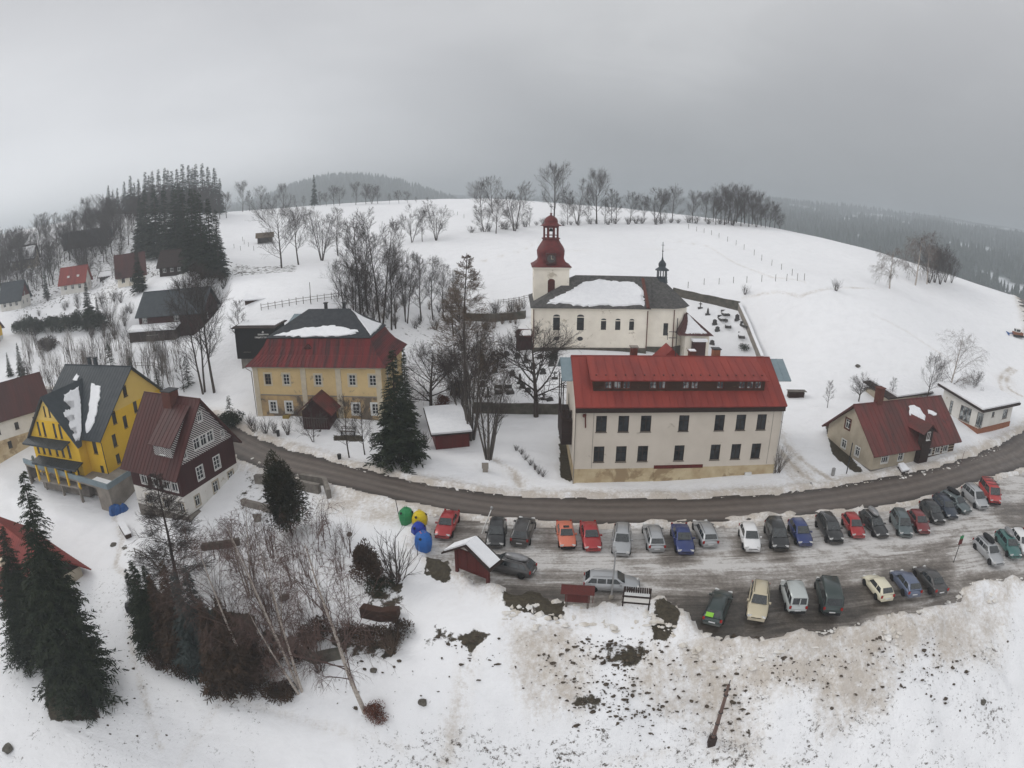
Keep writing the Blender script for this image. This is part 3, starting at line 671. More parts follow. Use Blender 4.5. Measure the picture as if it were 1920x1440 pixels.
def slab(mb, a, b, c, d, th=.14, ribs=0, rh=.03, rw=.05):
    """roof plane a-b along the eave, d-c along the ridge, given thickness and standing seams"""
    A, B, C_, Dd = map(Vector, (a, b, c, d)); n = (B - A).cross(Dd - A)
    if n.length < 1e-6: n = (B - A).cross(C_ - A)
    n.normalize()
    if n.z < 0: n = -n
    top = [A, B, C_, Dd]; bot = [p - n * th for p in top]
    mb.add(top + bot, [(0, 1, 2, 3), (7, 6, 5, 4), (0, 4, 5, 1), (1, 5, 6, 2), (2, 6, 7, 3), (3, 7, 4, 0)])
    if ribs:
        k = max(1, int(round((B - A).length / ribs)))
        for i in range(k + 1):
            s = i / k; p = A.lerp(B, s); q = Dd.lerp(C_, s); sd_ = (q - p).cross(n)
            if (q - p).length < .2: continue
            sd_.normalize(); sd_ *= rw / 2
            mb.add([p - sd_, p + sd_, q + sd_, q - sd_, p - sd_ + n * rh, p + sd_ + n * rh, q + sd_ + n * rh, q - sd_ + n * rh], [(4, 5, 6, 7), (0, 1, 5, 4), (1, 2, 6, 5), (2, 3, 7, 6), (3, 0, 4, 7)])
def snow_patch(par, a, b, c, d, outline, th=.14, seed=1, jag=.02, name='snow_patch', lift=.03):
    """snow lying on a roof plane; outline in (s, t) of the plane, edge broken up"""
    rnd = random.Random(seed); A, B, C_, Dd = map(Vector, (a, b, c, d)); n = (B - A).cross(Dd - A)
    if n.length < 1e-6: n = (B - A).cross(C_ - A)
    n.normalize()
    if n.z < 0: n = -n
    def S(s, t, h): return A.lerp(B, s).lerp(Dd.lerp(C_, s), t) + n * h
    pts = []
    for i in range(len(outline)):
        p, q = outline[i], outline[(i + 1) % len(outline)]; m = max(2, int(math.dist(p, q) / .03))
        for k in range(m):
            pts.append((p[0] + (q[0] - p[0]) * k / m + rnd.uniform(-jag, jag), p[1] + (q[1] - p[1]) * k / m + rnd.uniform(-jag, jag) * 1.6))
    cx = sum(p[0] for p in pts) / len(pts); cyy = sum(p[1] for p in pts) / len(pts); k = len(pts)
    bm = bmesh.new()
    inn = [bm.verts.new(S(cx + (p[0] - cx) * .93, cyy + (p[1] - cyy) * .93, th)) for p in pts]
    out = [bm.verts.new(S(p[0], p[1], lift)) for p in pts]
    for i in range(k): bm.faces.new((out[i], out[(i + 1) % k], inn[(i + 1) % k], inn[i]))
    try:
        f = bm.faces.new(inn); bmesh.ops.triangulate(bm, faces=[f])
    except Exception: pass
    bmesh.ops.recalc_face_normals(bm, faces=bm.faces); me = bpy.data.meshes.new(name); bm.to_mesh(me); bm.free()
    return link(name, me, M['snow_cap'], par)
def ridge_box(mb, a, b, w=.16, h=.1):
    mb.tube([a, b], w / 2, 5, smooth=False)
def chimney(par, x, y, z0, z1, w=.7, m='brick', cap='rust', snow=False):
    mb = MB(); mb.box(x - w / 2, y - w / 2, z0, x + w / 2, y + w / 2, z1); o = link('chimney', mb.mesh('chimney'), M[m], par)
    c = MB(); c.box(x - w / 2 - .1, y - w / 2 - .1, z1, x + w / 2 + .1, y + w / 2 + .1, z1 + .12); link('cap', c.mesh('cap'), M[cap], o)
    if snow:
        c = MB(); c.box(x - w / 2, y - w / 2, z1 + .12, x + w / 2, y + w / 2, z1 + .24); link('snow_cap', c.mesh('snow_cap'), M['snow_cap'], o)
    return o
def gable_roof(t, Wd, D, eave, apex, m, ov=.6, og=.5, ribs=.6, th=.16, flare=0.0, split=False):
    """ridge along x"""
    mid = D / 2; sl = (apex - eave) / mid; e = eave - sl * ov * .999; mb = MB()
    pts = {'f': [(-og, -ov, e), (Wd + og, -ov, e), (Wd + og, mid, apex), (-og, mid, apex)], 'b': [(Wd + og, D + ov, e), (-og, D + ov, e), (-og, mid, apex), (Wd + og, mid, apex)]}
    for k in ('f', 'b'): slab(mb, *[(p[0], p[1], p[2] + th) for p in pts[k]], th=th, ribs=ribs)
    mb.tube([(-og, mid, apex + th + .02), (Wd + og, mid, apex + th + .02)], .09, 6, smooth=False)
    r = link('roof', mb.mesh('roof'), M[m], t)
    return r, {k: [(p[0], p[1], p[2] + th + .02) for p in v] for k, v in pts.items()}
def basis(p0, p1):
    return math.atan2(p1[1] - p0[1], p1[0] - p0[0])

# ================================================================== the hostel (cream, red roof)
A0 = W(1075, 905, .2); B0 = W(1449, 890, .5); HW = math.dist(A0[:2], B0[:2])
t = thing('hostel_building', 'long beige house with bright red metal roof and timber shed dormer above the road', 'house', (A0[0], A0[1], 0), basis(A0, B0))
HD, HE, HA = 11.5, 9.35, 12.9
bw = dict(nx=2, ny=2, frame='brown_frame', glass='glass')
wins = []
for u in (2.75, 5.15, 7.6, 11.85, 16.0, 18.55, 21.1):
    wins.append(('front', u, 6.15, 1.15, 1.85, bw))
for u in (2.65, 5.1, 7.5, 11.65, 15.9, 18.4, 20.9): wins.append(('front', u, 2.65, 1.15, 1.85, bw))
wins += [('left', 3, 6.2, 1.0, 1.6, bw), ('right', 3, 6.2, 1.0, 1.6, bw), ('right', 7, 6.2, 1.0, 1.6, bw)]
house_walls(t, HW, HD, HA - .1, HE, [(-3, 1.85, 'stained_plaster'), (1.85, 20, 'grey_plaster')], wins, -3)
mb = MB(); mb.box(8.9, -.06, 1.75, 14.6, -.003, 2.15); mb2 = MB(); mb2.box(8.95, -.07, -1, 14.55, -.004, 1.745)
link('red_band', mb.mesh('band'), M['red_boards'], t); link('plinth_panel', mb2.mesh('panel'), M['stained_plaster'], t)
for u in (1.9, HW - 1.1):
    mb = MB(); mb.box(u - .02, -.02, 1.95, u + .02, -.002, HE - .35); link('wall_joint', mb.mesh('joint'), M['concrete'], t)
roof, rp = gable_roof(t, HW, HD, HE + .1, HA, 'red_metal', .7, .15, .85)
mb = MB(); mb.box(-.1, -.50, HE - .85, HW + .1, -.03, HE - .36); link('eaves_board', mb.mesh('eaves'), M['brown_frame'], t)
# shed dormer
f = rp['f']
def RFh(y): return f[0][2] + (f[3][2] - f[0][2]) * (y - f[0][1]) / (f[3][1] - f[0][1])
dx0, dx1 = 1.9, HW - 2.1; yd = 1.25; zb, zt = RFh(yd) - .05, RFh(yd) + 1.25; yb = HD / 2 - .35
dw = []
for g0, n in ((4.5, 3), (8.9, 2), (12.6, 2), (16.1, 1), (19.7, 3)):
    for k in range(n): dw.append((g0 + (k - (n - 1) / 2) * 1.0))
d = MB(); P = lambda u, v, dd: (u, yd + dd, v)
wall_mesh(d, [(dx0, zb), (dx1, zb), (dx1, zt), (dx0, zt)], [(u - .4, u + .4, zb + .25, zb + 1.1) for u in dw], P)
for x in (dx0, dx1): d.add([(x, yd, zb), (x, yb, RFh(yb)), (x, yb - .5, RFh(yb) - .05), (x, yd, zt)], [(0, 1, 2, 3)])
dorm = link('dormer', d.mesh('dormer'), M['log_wood'], t)
for u in dw:
    fm, pm, sm, um = window_mesh(.8, .85, 2, 1, False, 0)
    o = link('window', fm, M['red_frame'], dorm, (u, yd, zb + .25), shared=True)
    o2 = link('pane', pm, M['curtain_glass'], dorm, (u, yd, zb + .25), shared=True)
mb = MB(); slab(mb, (dx0 - .35, yd - .45, zt + .05), (dx1 + .3, yd - .45, zt + .05), (dx1 + .3, yb, RFh(yb) + .25), (dx0 - .35, yb, RFh(yb) + .25), .14, .95)
link('roof', mb.mesh('droof'), M['red_metal'], dorm)
gmesh = MB(); gmesh.box(-.05, 0, 0, .05, .15, .13); gmesh = gmesh.mesh('guard')
for i in range(19): link('snow_guard', gmesh, M['maroon_metal'], dorm, (dx0 + .3 + i * (dx1 - dx0 - .6) / 18, yd + .35, zt + .33))
# grey panels beyond the gables
for x0, x1 in ((-1.35, -.2), (HW + .18, HW + 1.9)):
    m0, m1 = (f[3][1] - .1), 2.6
    mb = MB(); slab(mb, (x0, m1, RFh(m1) - .1), (x1, m1, RFh(m1) - .1), (x1, m0, RFh(m0) - .1), (x0, m0, RFh(m0) - .1), .1, .8)
    slab(mb, (x1, HD - 2, RFh(m1) - .3), (x0, HD - 2, RFh(m1) - .3), (x0, m0, RFh(m0) - .1), (x1, m0, RFh(m0) - .1), .1, .8)
    link('porch_roof', mb.mesh('gable_canopy'), M['blue_grey_metal'], t)
# timber porch tower on each gable
for x0, x1 in ((-1.2, -.02), (HW + .02, HW + .9)):
    mb = MB(); mb.box(x0, 3.2, 3.4 if x0 < 0 else 4.2, x1, 8.8, 6.3 if x0 < 0 else 6.4)
    for y in (3.3, 6, 8.7):
        for x in ((x0 + .08) if x0 < 0 else (x1 - .08),): mb.box(x - .06, y - .06, 6.3, x + .06, y + .06, 10.4)
    if x0 < 0:
        for k in range(12): mb.box(x0 + .02, 3.3 + k * .46, 6.7, x0 + .07, 3.5 + k * .46, 7.5)
        mb.box(x0 - .02, 3.2, 7.5, x0 + .1, 8.8, 7.6)
        for k in range(3): mb.box(x0 + .1 + k * .4, 3.2, 6.7, x0 + .3 + k * .4, 3.26, 7.5)
    link('balcony', mb.mesh('porch'), M['dark_wood'], t)
mb = MB(); mb.box(HW + .0, 2.2, 4.4, HW + .85, 5.2, 6.3); mb.add([(HW, 1.9, 6.95), (HW, 5.5, 6.95), (HW + 1.15, 5.5, 6.3), (HW + 1.15, 1.9, 6.3), (HW, 1.9, 6.85), (HW, 5.5, 6.85), (HW + 1.15, 5.5, 6.2), (HW + 1.15, 1.9, 6.2)], [(0, 3, 2, 1), (4, 5, 6, 7), (0, 4, 7, 3), (1, 2, 6, 5), (3, 7, 6, 2)])
link('side_porch', mb.mesh('side_porch'), M['dark_wood'], t)
def roofx(px, yy): # local x of a chimney seen at photo column px
    lo, hi = -5, HW + 5
    for _ in range(30):
        m = (lo + hi) / 2; c, s = math.cos(t.rotation_euler.z), math.sin(t.rotation_euler.z)
        if proj(A0[0] + c * m - s * yy, A0[1] + s * m + c * yy, 13)[0] < px: lo = m
        else: hi = m
    return m
chimney(t, roofx(1188, 6.6), 6.6, 11, 13.9, .75, 'rust', 'concrete'); chimney(t, roofx(1297, 6.3), 6.3, 11, 13.5, .75, 'rust', 'rust', True); chimney(t, roofx(1342, 6.9), 6.9, 11, 13.7, .85, 'brick', 'dark_steel')
mb = MB(); cx = roofx(1254, 8); slab(mb, (cx - 2.9, 9.5, 10.9), (cx - 2.9, 6.4, 10.9), (cx, 6.4, 13.75), (cx, 9.5, 13.75), .12, .5); slab(mb, (cx + 2.9, 6.4, 10.9), (cx + 2.9, 9.5, 10.9), (cx, 9.5, 13.75), (cx, 6.4, 13.75), .12, .5)
mb.add([(cx - 2.8, 6.45, 10.9), (cx + 2.8, 6.45, 10.9), (cx, 6.45, 13.6)], [(0, 1, 2)]); link('rear_gable_roof', mb.mesh('rear_gable'), M['red_metal'], t)
mb = MB(); x = roofx(1266, 5.7); mb.tube([(x, 5.7, 12.8), (x, 5.7, 17.5)], .05, 5)
for k, z in enumerate((15.2, 15.9)):
    mb.box(x - .9, 5.67, z, x + .05, 5.73, z + .06)
    for j in range(4): mb.box(x - .9 + j * .28, 5.5, z + .01, x - .87 + j * .28, 5.9, z + .04)
mb.box(x - 1.1, 5.66, 15.0, x - 1.05, 5.7, 15.8)
link('aerial', mb.mesh('aerial'), M['dark_steel'], t)
mb = MB(); mb.tube([(1.0, -.1, 8.3), (1.0, -.16, 7.6), (1.05, -.1, 6.7)], .07, 6); mb.lathe([(.05, 7.95), (.16, 8.0), (.19, 8.15), (.14, 8.3)], 10, cx=.85, cy=-.3)
link('wall_lamp', mb.mesh('wall_lamp'), M['red_frame'], t)
for u in (-.05, HW + .05):
    mb = MB(); mb.tube([(u, -.08, -.1), (u, -.08, HE - .3)], .05, 5); link('downpipe', mb.mesh('pipe'), M['concrete'], t)
mb = MB(); mb.box(19.9, -.25, .1, 20.7, -.01, 1.0, 0); link('meter_box', mb.mesh('meter'), M['white_paint'], t)

# ================================================================== church
CA = W(1000, 658, 5); t = thing('church', 'cream village church with red onion domed tower and snow on its grey roof', 'church', (CA[0], CA[1], 4.6), R(0))
z0 = -1.5; NW, ND, NE = 19.3, 13.0, 7.9
mb = MB(); holes = []; cw = []
NP = lambda u, v, d: (u, d, v)
for u, v, w, h in ((4.3, 4.0, 1.15, 2.2), (8.35, 4.0, 1.2, 2.2), (12.3, 4.1, .9, 1.55), (14.75, 4.1, .9, 1.55), (17.15, 4.1, .85, 1.55)): cw.append((u - .45, v, w, h))
wall_mesh(mb, [(0, z0), (NW, z0), (NW, NE), (0, NE)], [(u - w / 2, u + w / 2, v, v + h) for u, v, w, h in cw], NP, .3)
wall_mesh(mb, [(0, z0), (ND, z0), (ND, NE), (0, NE)], [], lambda u, v, d: (d, ND - u, v)); wall_mesh(mb, [(0, z0), (ND, z0), (ND, NE), (0, NE)], [], lambda u, v, d: (NW - d, u, v)); wall_mesh(mb, [(0, z0), (NW, z0), (NW, NE), (0, NE)], [], lambda u, v, d: (NW - u, ND - d, v))
# chancel with rounded end
ch = [(NW, 1.1), (NW + 5.0, 1.1), (NW + 7.0, 2.4), (NW + 8.3, 4.4), (NW + 8.3, 8.4), (NW + 6.6, 11.0), (NW, 11.6)]
for i in range(len(ch) - 1):
    a, b = ch[i], ch[i + 1]; ln = math.dist(a, b); dx, dy = (b[0] - a[0]) / ln, (b[1] - a[1]) / ln
    hs = [(3.3, 4.15, 3.0, 5.2)] if i == 0 else []
    wall_mesh(mb, [(0, z0), (ln, z0), (ln, NE), (0, NE)], hs, lambda u, v, d: (a[0] + dx * u - dy * d, a[1] + dy * u + dx * d, v), .3)
link('wall', mb.mesh('nave'), M['cream_plaster'], t)
mb = MB(); mb.box(-.15, -.15, z0, NW + .15, ND + .15, 1.0)
for i in range(len(ch) - 1):
    a, b = ch[i], ch[i + 1]; ln = math.dist(a, b); dx, dy = (b[0] - a[0]) / ln, (b[1] - a[1]) / ln; n = (dy * .14, -dx * .14)
    mb.add([(a[0] + n[0], a[1] + n[1], z0), (b[0] + n[0], b[1] + n[1], z0), (b[0] + n[0], b[1] + n[1], 1.0), (a[0] + n[0], a[1] + n[1], 1.0), (a[0], a[1], 1.0), (b[0], b[1], 1.0)], [(0, 1, 2, 3), (3, 2, 5, 4)])
link('plinth', mb.mesh('plinth'), M['mossy_stone'], t)
mb = MB(); mb.box(-.2, -.2, NE - .35, NW + .2, -.001, NE - .05); mb.box(-.2, -.001, NE - .35, -.001, ND, NE - .05); link('cornice', mb.mesh('cornice'), M['cream_plaster'], t)
for i, (u, v, w, h) in enumerate(cw):
    o = put_window(t, (u, .12, v), 0, w, h, 5 if i < 2 else 3, 5 if i < 2 else 4, 'dark_steel', 'glass', .14, 'concrete')
    a = MB(); k = 10; arc = [(w / 2 * math.cos(math.pi * q / k), h + .16 * 0 + w * .32 * math.sin(math.pi * q / k)) for q in range(k + 1)]
    a.add([(x, -.125, z + .139) for x, z in arc], [tuple(range(k + 1))]); link('arch', a.mesh('arch'), M['dark_steel'], o)
o = put_window(t, (NW + 3.72, 1.2, 3.0), 0, .85, 2.2, 3, 5, 'dark_steel', 'glass', .1, 'concrete')
for u in (3.9, 7.9):
    mb = MB(); k = 14; mb.add([(u + .5 * math.cos(2 * math.pi * q / k), -.02, 2.55 + .36 * math.sin(2 * math.pi * q / k)) for q in range(k)], [tuple(range(k))]); link('oval_vent', mb.mesh('vents'), M['dark_steel'], t)
# roofs
RZ0 = NE - .05; RP = 12.6; ov = .55
e = [(-ov, -ov, RZ0), (NW + ov, -ov, RZ0), (NW + ov, ND + ov, RZ0), (-ov, ND + ov, RZ0)]
r0, r1 = (7.6, 6.6, RP), (NW + 2.0, 6.6, RP)
mb = MB()
slab(mb, (-ov, -ov, RZ0 + .1), (NW + ov, -ov, RZ0 + .1), r1, r0, .15)
slab(mb, (NW + ov, ND + ov, RZ0 + .1), (-ov, ND + ov, RZ0 + .1), r0, r1, .15)
slab(mb, (-ov, ND + ov, RZ0 + .1), (-ov, -ov, RZ0 + .1), r0, r0, .15)
mb.add([(NW + ov - .1, -ov, RZ0), (NW + ov - .1, ND + ov, RZ0), r1], [(0, 1, 2)])
roof = link('roof', mb.mesh('nave_roof'), M['grey_shingle'], t)
fa = [(-ov, -ov, RZ0 + .1), (NW + ov, -ov, RZ0 + .1), r1, r0]
snow_patch(roof, *fa, [(.10, .10), (.24, .13), (.36, .05), (.6, .06), (.93, .08), (.93, .3), (.90, .62), (.78, .8), (.55, .83), (.35, .86), (.2, .78), (.16, .52), (.08, .26)], .22, 3, .018)
mb = MB(); mb.tube([(r1[0] - 1.7, r1[1] - .6, RP + .05 - .45), (NW + ov - .5, -ov, RZ0 + .2)], .32, 6, smooth=False); link('ridge_cap', mb.mesh('valley'), M['rust'], roof)
mb = MB(); cr = (NW + 3.6, 6.5, RP - .05); oo = 1.07
cx0, cy0 = NW + 3.4, 6.4; co = [(cx0 + (x - cx0) * 1.09, cy0 + (y - cy0) * 1.12, RZ0) for x, y in ch]
for i in range(len(co) - 1):
    a, b = co[i], co[i + 1]
    if i == 0: mb.add([a, b, cr, r1], [(0, 1, 2, 3)])
    elif i == len(co) - 2: mb.add([a, b, r1, cr], [(0, 1, 2, 3)])
    else: mb.add([a, b, cr], [(0, 1, 2)])
ro2 = link('chancel_roof', mb.mesh('chancel_roof'), M['grey_shingle'], t)
# west wing roof by the tower (lower ridge)
# tower
tx, ty, ts = .15, 4.2, 6.1; TE = 14.2
mb = MB(); tw = [(tx + 3.0, 9.0, 1.25, 2.4)]
wall_mesh(mb, [(0, z0), (ts, z0), (ts, TE), (0, TE)], [(2.4, 3.65, 9.3, 11.7)], lambda u, v, d: (tx + u, ty + d, v), .35)
wall_mesh(mb, [(0, z0), (ts, z0), (ts, TE), (0, TE)], [(2.4, 3.65, 9.3, 11.7)], lambda u, v, d: (tx + d, ty + ts - u, v), .35)
wall_mesh(mb, [(0, z0), (ts, z0), (ts, TE), (0, TE)], [(2.4, 3.65, 9.3, 11.7)], lambda u, v, d: (tx + ts - d, ty + u, v), .35)
wall_mesh(mb, [(0, z0), (ts, z0), (ts, TE), (0, TE)], [], lambda u, v, d: (tx + ts - u, ty + ts - d, v), .35)
tower = link('tower', mb.mesh('tower'), M['cream_plaster'], t)
for lc, rz_ in (((tx + 3.02, ty + .15, 9.3), 0), ((tx + .15, ty + ts - 3.02, 9.3), -math.pi / 2), ((tx + ts - .15, ty + 3.02, 9.3), math.pi / 2)):
    s_ = MB()
    for q in range(14): s_.box(-.6, .02, .06 + q * .165, .6, .1, .16 + q * .165)
    s_.add([(.62 * math.cos(math.pi * q / 10), -.16, 2.4 + .5 * math.sin(math.pi * q / 10)) for q in range(11)], [tuple(range(11))])
    s_.box(-.62, .1, 0, .62, .14, 2.4); link('louvre', s_.mesh('louvre'), M['red_frame'], tower, lc, (0, 0, rz_))
mb = MB(); mb.box(tx - .25, ty - .25, TE - .3, tx + ts + .25, ty + ts + .25, TE - .001); link('cornice', mb.mesh('tcornice'), M['cream_plaster'], tower)
cx, cy_ = tx + ts / 2, ty + ts / 2
mb = MB()
prof = [(4.85, TE), (4.85, TE + .1), (4.1, TE + .4), (3.45, TE + .85), (3.05, TE + 1.4), (3.1, TE + 2.1), (3.05, TE + 2.7), (2.65, TE + 3.35), (2.1, TE + 3.95), (1.75, TE + 4.45), (1.65, TE + 4.8)]
vs = []; seg = 8
def sq(r, z, k):  # rounded-square section turning octagonal with height
    out = []
    for j in range(24):
        w = 2 * math.pi * j / 24 + math.pi / 4; c, s = math.cos(w), math.sin(w); m_ = max(abs(math.cos(w - math.pi / 4) * 1.0), 0)
        rs = (r / math.sqrt(2)) / max(abs(math.cos(w)), abs(math.sin(w))) if k < 1 else r
        ro = r * .86
        q = rs * (1 - k) + ro * k; out.append((cx + q * math.cos(w), cy_ + q * math.sin(w), z))
    return out
k = len(prof)
for i, (r, z) in enumerate(prof): vs += sq(r, z, min(.999, max(0, (i - 2) / 6)))
mb.add(vs, [(i * 24 + j, i * 24 + (j + 1) % 24, (i + 1) * 24 + (j + 1) % 24, (i + 1) * 24 + j) for i in range(k - 1) for j in range(24)], 0, True)
mb.add(vs[:24], [tuple(range(24))[::-1]])
onion = link('onion_roof', mb.mesh('onion'), M['tower_red'], tower)
mb = MB(); LZ_ = TE + 4.75; mb.lathe([(1.72, LZ_), (1.72, LZ_ + .14), (1.5, LZ_ + .2)], 8, cx=cx, cy=cy_, smooth=False, rot=math.pi / 8)
for j in range(8):
    w = 2 * math.pi * j / 8 + math.pi / 8; px_, py_ = cx + 1.28 * math.cos(w), cy_ + 1.28 * math.sin(w)
    mb.lathe([(.19, LZ_ + .15), (.15, LZ_ + .4), (.15, LZ_ + 2.0), (.22, LZ_ + 2.3)], 6, cx=px_, cy=py_)
    w2 = w + math.pi / 4; q2 = (cx + 1.28 * math.cos(w2), cy_ + 1.28 * math.sin(w2))
    mb.add([(px_, py_, LZ_ + 1.95), (q2[0], q2[1], LZ_ + 1.95), (q2[0], q2[1], LZ_ + 2.35), (px_, py_, LZ_ + 2.35)], [(0, 1, 2, 3)])
    mb.tube([(px_, py_, LZ_ + .65), (q2[0], q2[1], LZ_ + .65)], .06, 4)
lan = link('lantern', mb.mesh('lantern'), M['tower_red'], tower)
mb = MB(); mb.lathe([(.1, LZ_ + 1.3), (.38, LZ_ + 1.3), (.28, LZ_ + 1.5), (.2, LZ_ + 1.8), (.02, LZ_ + 1.9)], 10, cx=cx, cy=cy_); link('bell', mb.mesh('bell'), M['dark_steel'], lan)
mb = MB(); z = LZ_ + 2.3; mb.lathe([(1.85, z), (1.85, z + .1), (1.45, z + .25), (1.2, z + .5), (1.22, z + .85), (1.1, z + 1.2), (.82, z + 1.5), (.45, z + 1.72), (.22, z + 1.85), (.1, z + 1.95)], 16, cx=cx, cy=cy_)
mb.lathe([(.05, z + 1.9), (.22, z + 2.05), (.22, z + 2.15), (.05, z + 2.3)], 10, cx=cx, cy=cy_); link('cupola', mb.mesh('cupola'), M['tower_red'], tower)
mb = MB(); mb.tube([(cx, cy_, z + 2.2), (cx, cy_, z + 3.9)], .05, 5); mb.box(cx - .3, cy_ - .04, z + 3.3, cx + .3, cy_ + .04, z + 3.4); link('cross', mb.mesh('cross'), M['dark_steel'], tower)
mb = MB(); mb.box(cx - 1.0, ty - .45, TE + .6, cx + .75, ty + 1.3, TE + 2.4); ck = link('clock_frame', mb.mesh('clockbox'), M['maroon_metal'], tower)
mb = MB(); k = 24; mb.add([(cx - .12 + .72 * math.cos(2 * math.pi * q / k), ty - .46, TE + 1.5 + .72 * math.sin(2 * math.pi * q / k)) for q in range(k)], [tuple(range(k))]); link('clock_face', mb.mesh('clock'), M['grave'], ck)
mb = MB(); mb.box(cx - .15, ty - .49, TE + 1.45, cx - .09, ty - .47, TE + 2.05); mb.box(cx - .15, ty - .49, TE + 1.43, cx + .28, ty - .47, TE + 1.5); link('clock_hands', mb.mesh('hands'), M['pilaster'], ck)
# ridge turret on chancel
bx, by, bz = cr[0] + .3, cr[1], RP - .5
mb = MB(); mb.lathe([(1.15, bz - .6), (1.0, bz + .3), (1.05, bz + .5)], 6, cx=bx, cy=by, smooth=False)
for j in range(6):
    w = 2 * math.pi * j / 6; mb.tube([(bx + .85 * math.cos(w), by + .85 * math.sin(w), bz + .4), (bx + .85 * math.cos(w), by + .85 * math.sin(w), bz + 1.75)], .11, 5)
mb.lathe([(1.3, bz + 1.7), (1.25, bz + 1.85), (.85, bz + 2.1), (.62, bz + 2.3), (.72, bz + 2.6), (.7, bz + 2.95), (.45, bz + 3.3), (.2, bz + 3.6), (.08, bz + 4.2), (.06, bz + 6.8)], 12, cx=bx, cy=by)
mb.lathe([(.02, bz + 5.0), (.2, bz + 5.15), (.02, bz + 5.3)], 8, cx=bx, cy=by); mb.box(bx - .25, by - .03, bz + 6.2, bx + .25, by + .03, bz + 6.28)
link('turret', mb.mesh('turret'), M['slate_metal'], t)
for u, v in ((NW + .1, -.12), (0, -.15), (NW + 5.1, .95)):
    mb = MB(); mb.tube([(u, v, .8), (u, v, NE - .3)], .08, 6); link('downpipe', mb.mesh('pipes'), M['rust'], t)
# low lean-to roofs: red gablet between tower and nave, sacristy with snowy roof
mb = MB(); slab(mb, (6.3, 3.6, 10.3), (8.6, 3.0, 9.8), (8.9, 7, 11.2), (6.3, 7, 11.2), .12, .4); link('flashing', mb.mesh('flash'), M['red_old_metal'], roof)
sx0 = NW + 6.9; mb = MB(); SP = [(sx0, -.6), (sx0 + 4.6, -.6), (sx0 + 4.6, 4.6), (sx0, 4.6)]
mb.box(sx0, -.6, z0, sx0 + 4.4, 4.6, 3.6); sac = link('sacristy', mb.mesh('sacristy'), M['cream_plaster'], t)
mb = MB(); ap = (sx0 + 1.0, 3.0, 6.9); q = [(sx0 - 1.3, -1.1, 3.5), (sx0 + 5.1, -1.1, 3.5), (sx0 + 5.1, 5.2, 3.5), (sx0 - 1.3, 5.2, 3.5)]
for i in range(4): mb.add([q[i], q[(i + 1) % 4], ap], [(0, 1, 2)])
sr_ = link('roof', mb.mesh('sroof'), M['maroon_metal'], sac)
snow_patch(sr_, q[0], q[1], ap, ap, [(.16, .09), (.88, .09), (.75, .9), (.35, .9)], .16, 8, .015)
mb = MB(); mb.box(sx0 + 1.2, -2.0, z0, sx0 + 3.4, -.61, 2.7); po = link('porch', mb.mesh('porch'), M['brown_boards'], t)
mb = MB(); mb.box(sx0 + .95, -2.3, 2.71, sx0 + 3.65, -.9, 3.05); link('snow_cap', mb.mesh('porchsnow'), M['snow_cap'], po)
mb = MB(); mb.box(-2.9, 1.0, z0, -.16, 3.6, 2.6); vp = link('side_porch', mb.mesh('vest'), M['brown_boards'], t)
mb = MB(); slab(mb, (-3.2, .7, 2.7), (-.1, .7, 2.7), (-.1, 2.4, 3.7), (-2.6, 2.4, 3.7), .1); slab(mb, (-.1, 4, 2.7), (-3.2, 4, 2.7), (-2.6, 2.4, 3.7), (-.1, 2.4, 3.7), .1); vr = link('roof', mb.mesh('vr'), M['maroon_metal'], vp)
snow_patch(vr, (-3.2, .7, 2.7), (-.1, .7, 2.7), (-.1, 2.4, 3.7), (-2.6, 2.4, 3.7), [(.2, .15), (.9, .12), (.95, .9), (.3, .8)], .12, 2)

# ================================================================== old ochre house
OA = W(484, 780, 1.2); OB = W(722, 790, 1.0); OW = math.dist(OA[:2], OB[:2]); OD = 12.0
t = thing('old_house', 'ochre old house with curved red mansard roof topped in black and streaked with snow', 'house', (OA[0], OA[1], 1.0), basis(OA, OB))
ww = dict(nx=2, ny=3, frame='white_paint', glass='glass', sur=.22, surm='pilaster')
wins = [('front', 2.35, 5.0, .95, 1.55, dict(ww, frame='grey_frame')), ('front', 5.25, 5.0, .95, 1.55, ww), ('front', 10.1, 5.0, .95, 1.5, dict(ww)), ('front', 15.1, 5.05, .95, 1.5, ww), ('front', 18.0, 5.05, .95, 1.5, ww),
        ('front', 2.7, .95, .95, 1.5, dict(ww, surm='white_paint')), ('front', 5.2, .95, .95, 1.5, dict(ww, surm='white_paint')), ('front', 15.3, .95, .95, 1.5, dict(ww, surm='white_paint')), ('front', 18.1, 1.0, .95, 1.5, dict(ww, surm='white_paint')),
        ('right', 3, 5.0, .95, 1.55, ww), ('right', 8, 5.0, .95, 1.55, ww)]
house_walls(t, OW, OD, None, 7.7, [(-3, .2, 'stone_base'), (.2, 3.4, 'ochre_worn'), (3.4, 9, 'ochre_plaster')], wins, -3)
mb = MB()
for u in (.45, 7.9, 13.1, OW - .5): mb.box(u - .38, -.07, 0, u + .38, -.003, 7.4)
mb.box(-.1, -.1, 7.4, OW + .1, -.003, 7.75); link('pilaster', mb.mesh('pil'), M['pilaster'], t)
mb = MB(); mb.box(.9, -.05, 3.4, OW - .9, -.004, 3.55); link('ledge', mb.mesh('ledge'), M['concrete'], t)
ey = 7.75; ring = lambda o, z, c=0: [(-o + c, -o, z), (OW + o - c, -o, z), (OW + o - c, OD + o, z), (-o + c, OD + o, z)]
sect = [(.75, ey), (.15, ey + .55), (-.75, ey + 1.4), (-1.45, ey + 2.4), (-2.0, ey + 3.5)]
mb = MB(); vs = []
for o, z in sect: vs += ring(o, z)
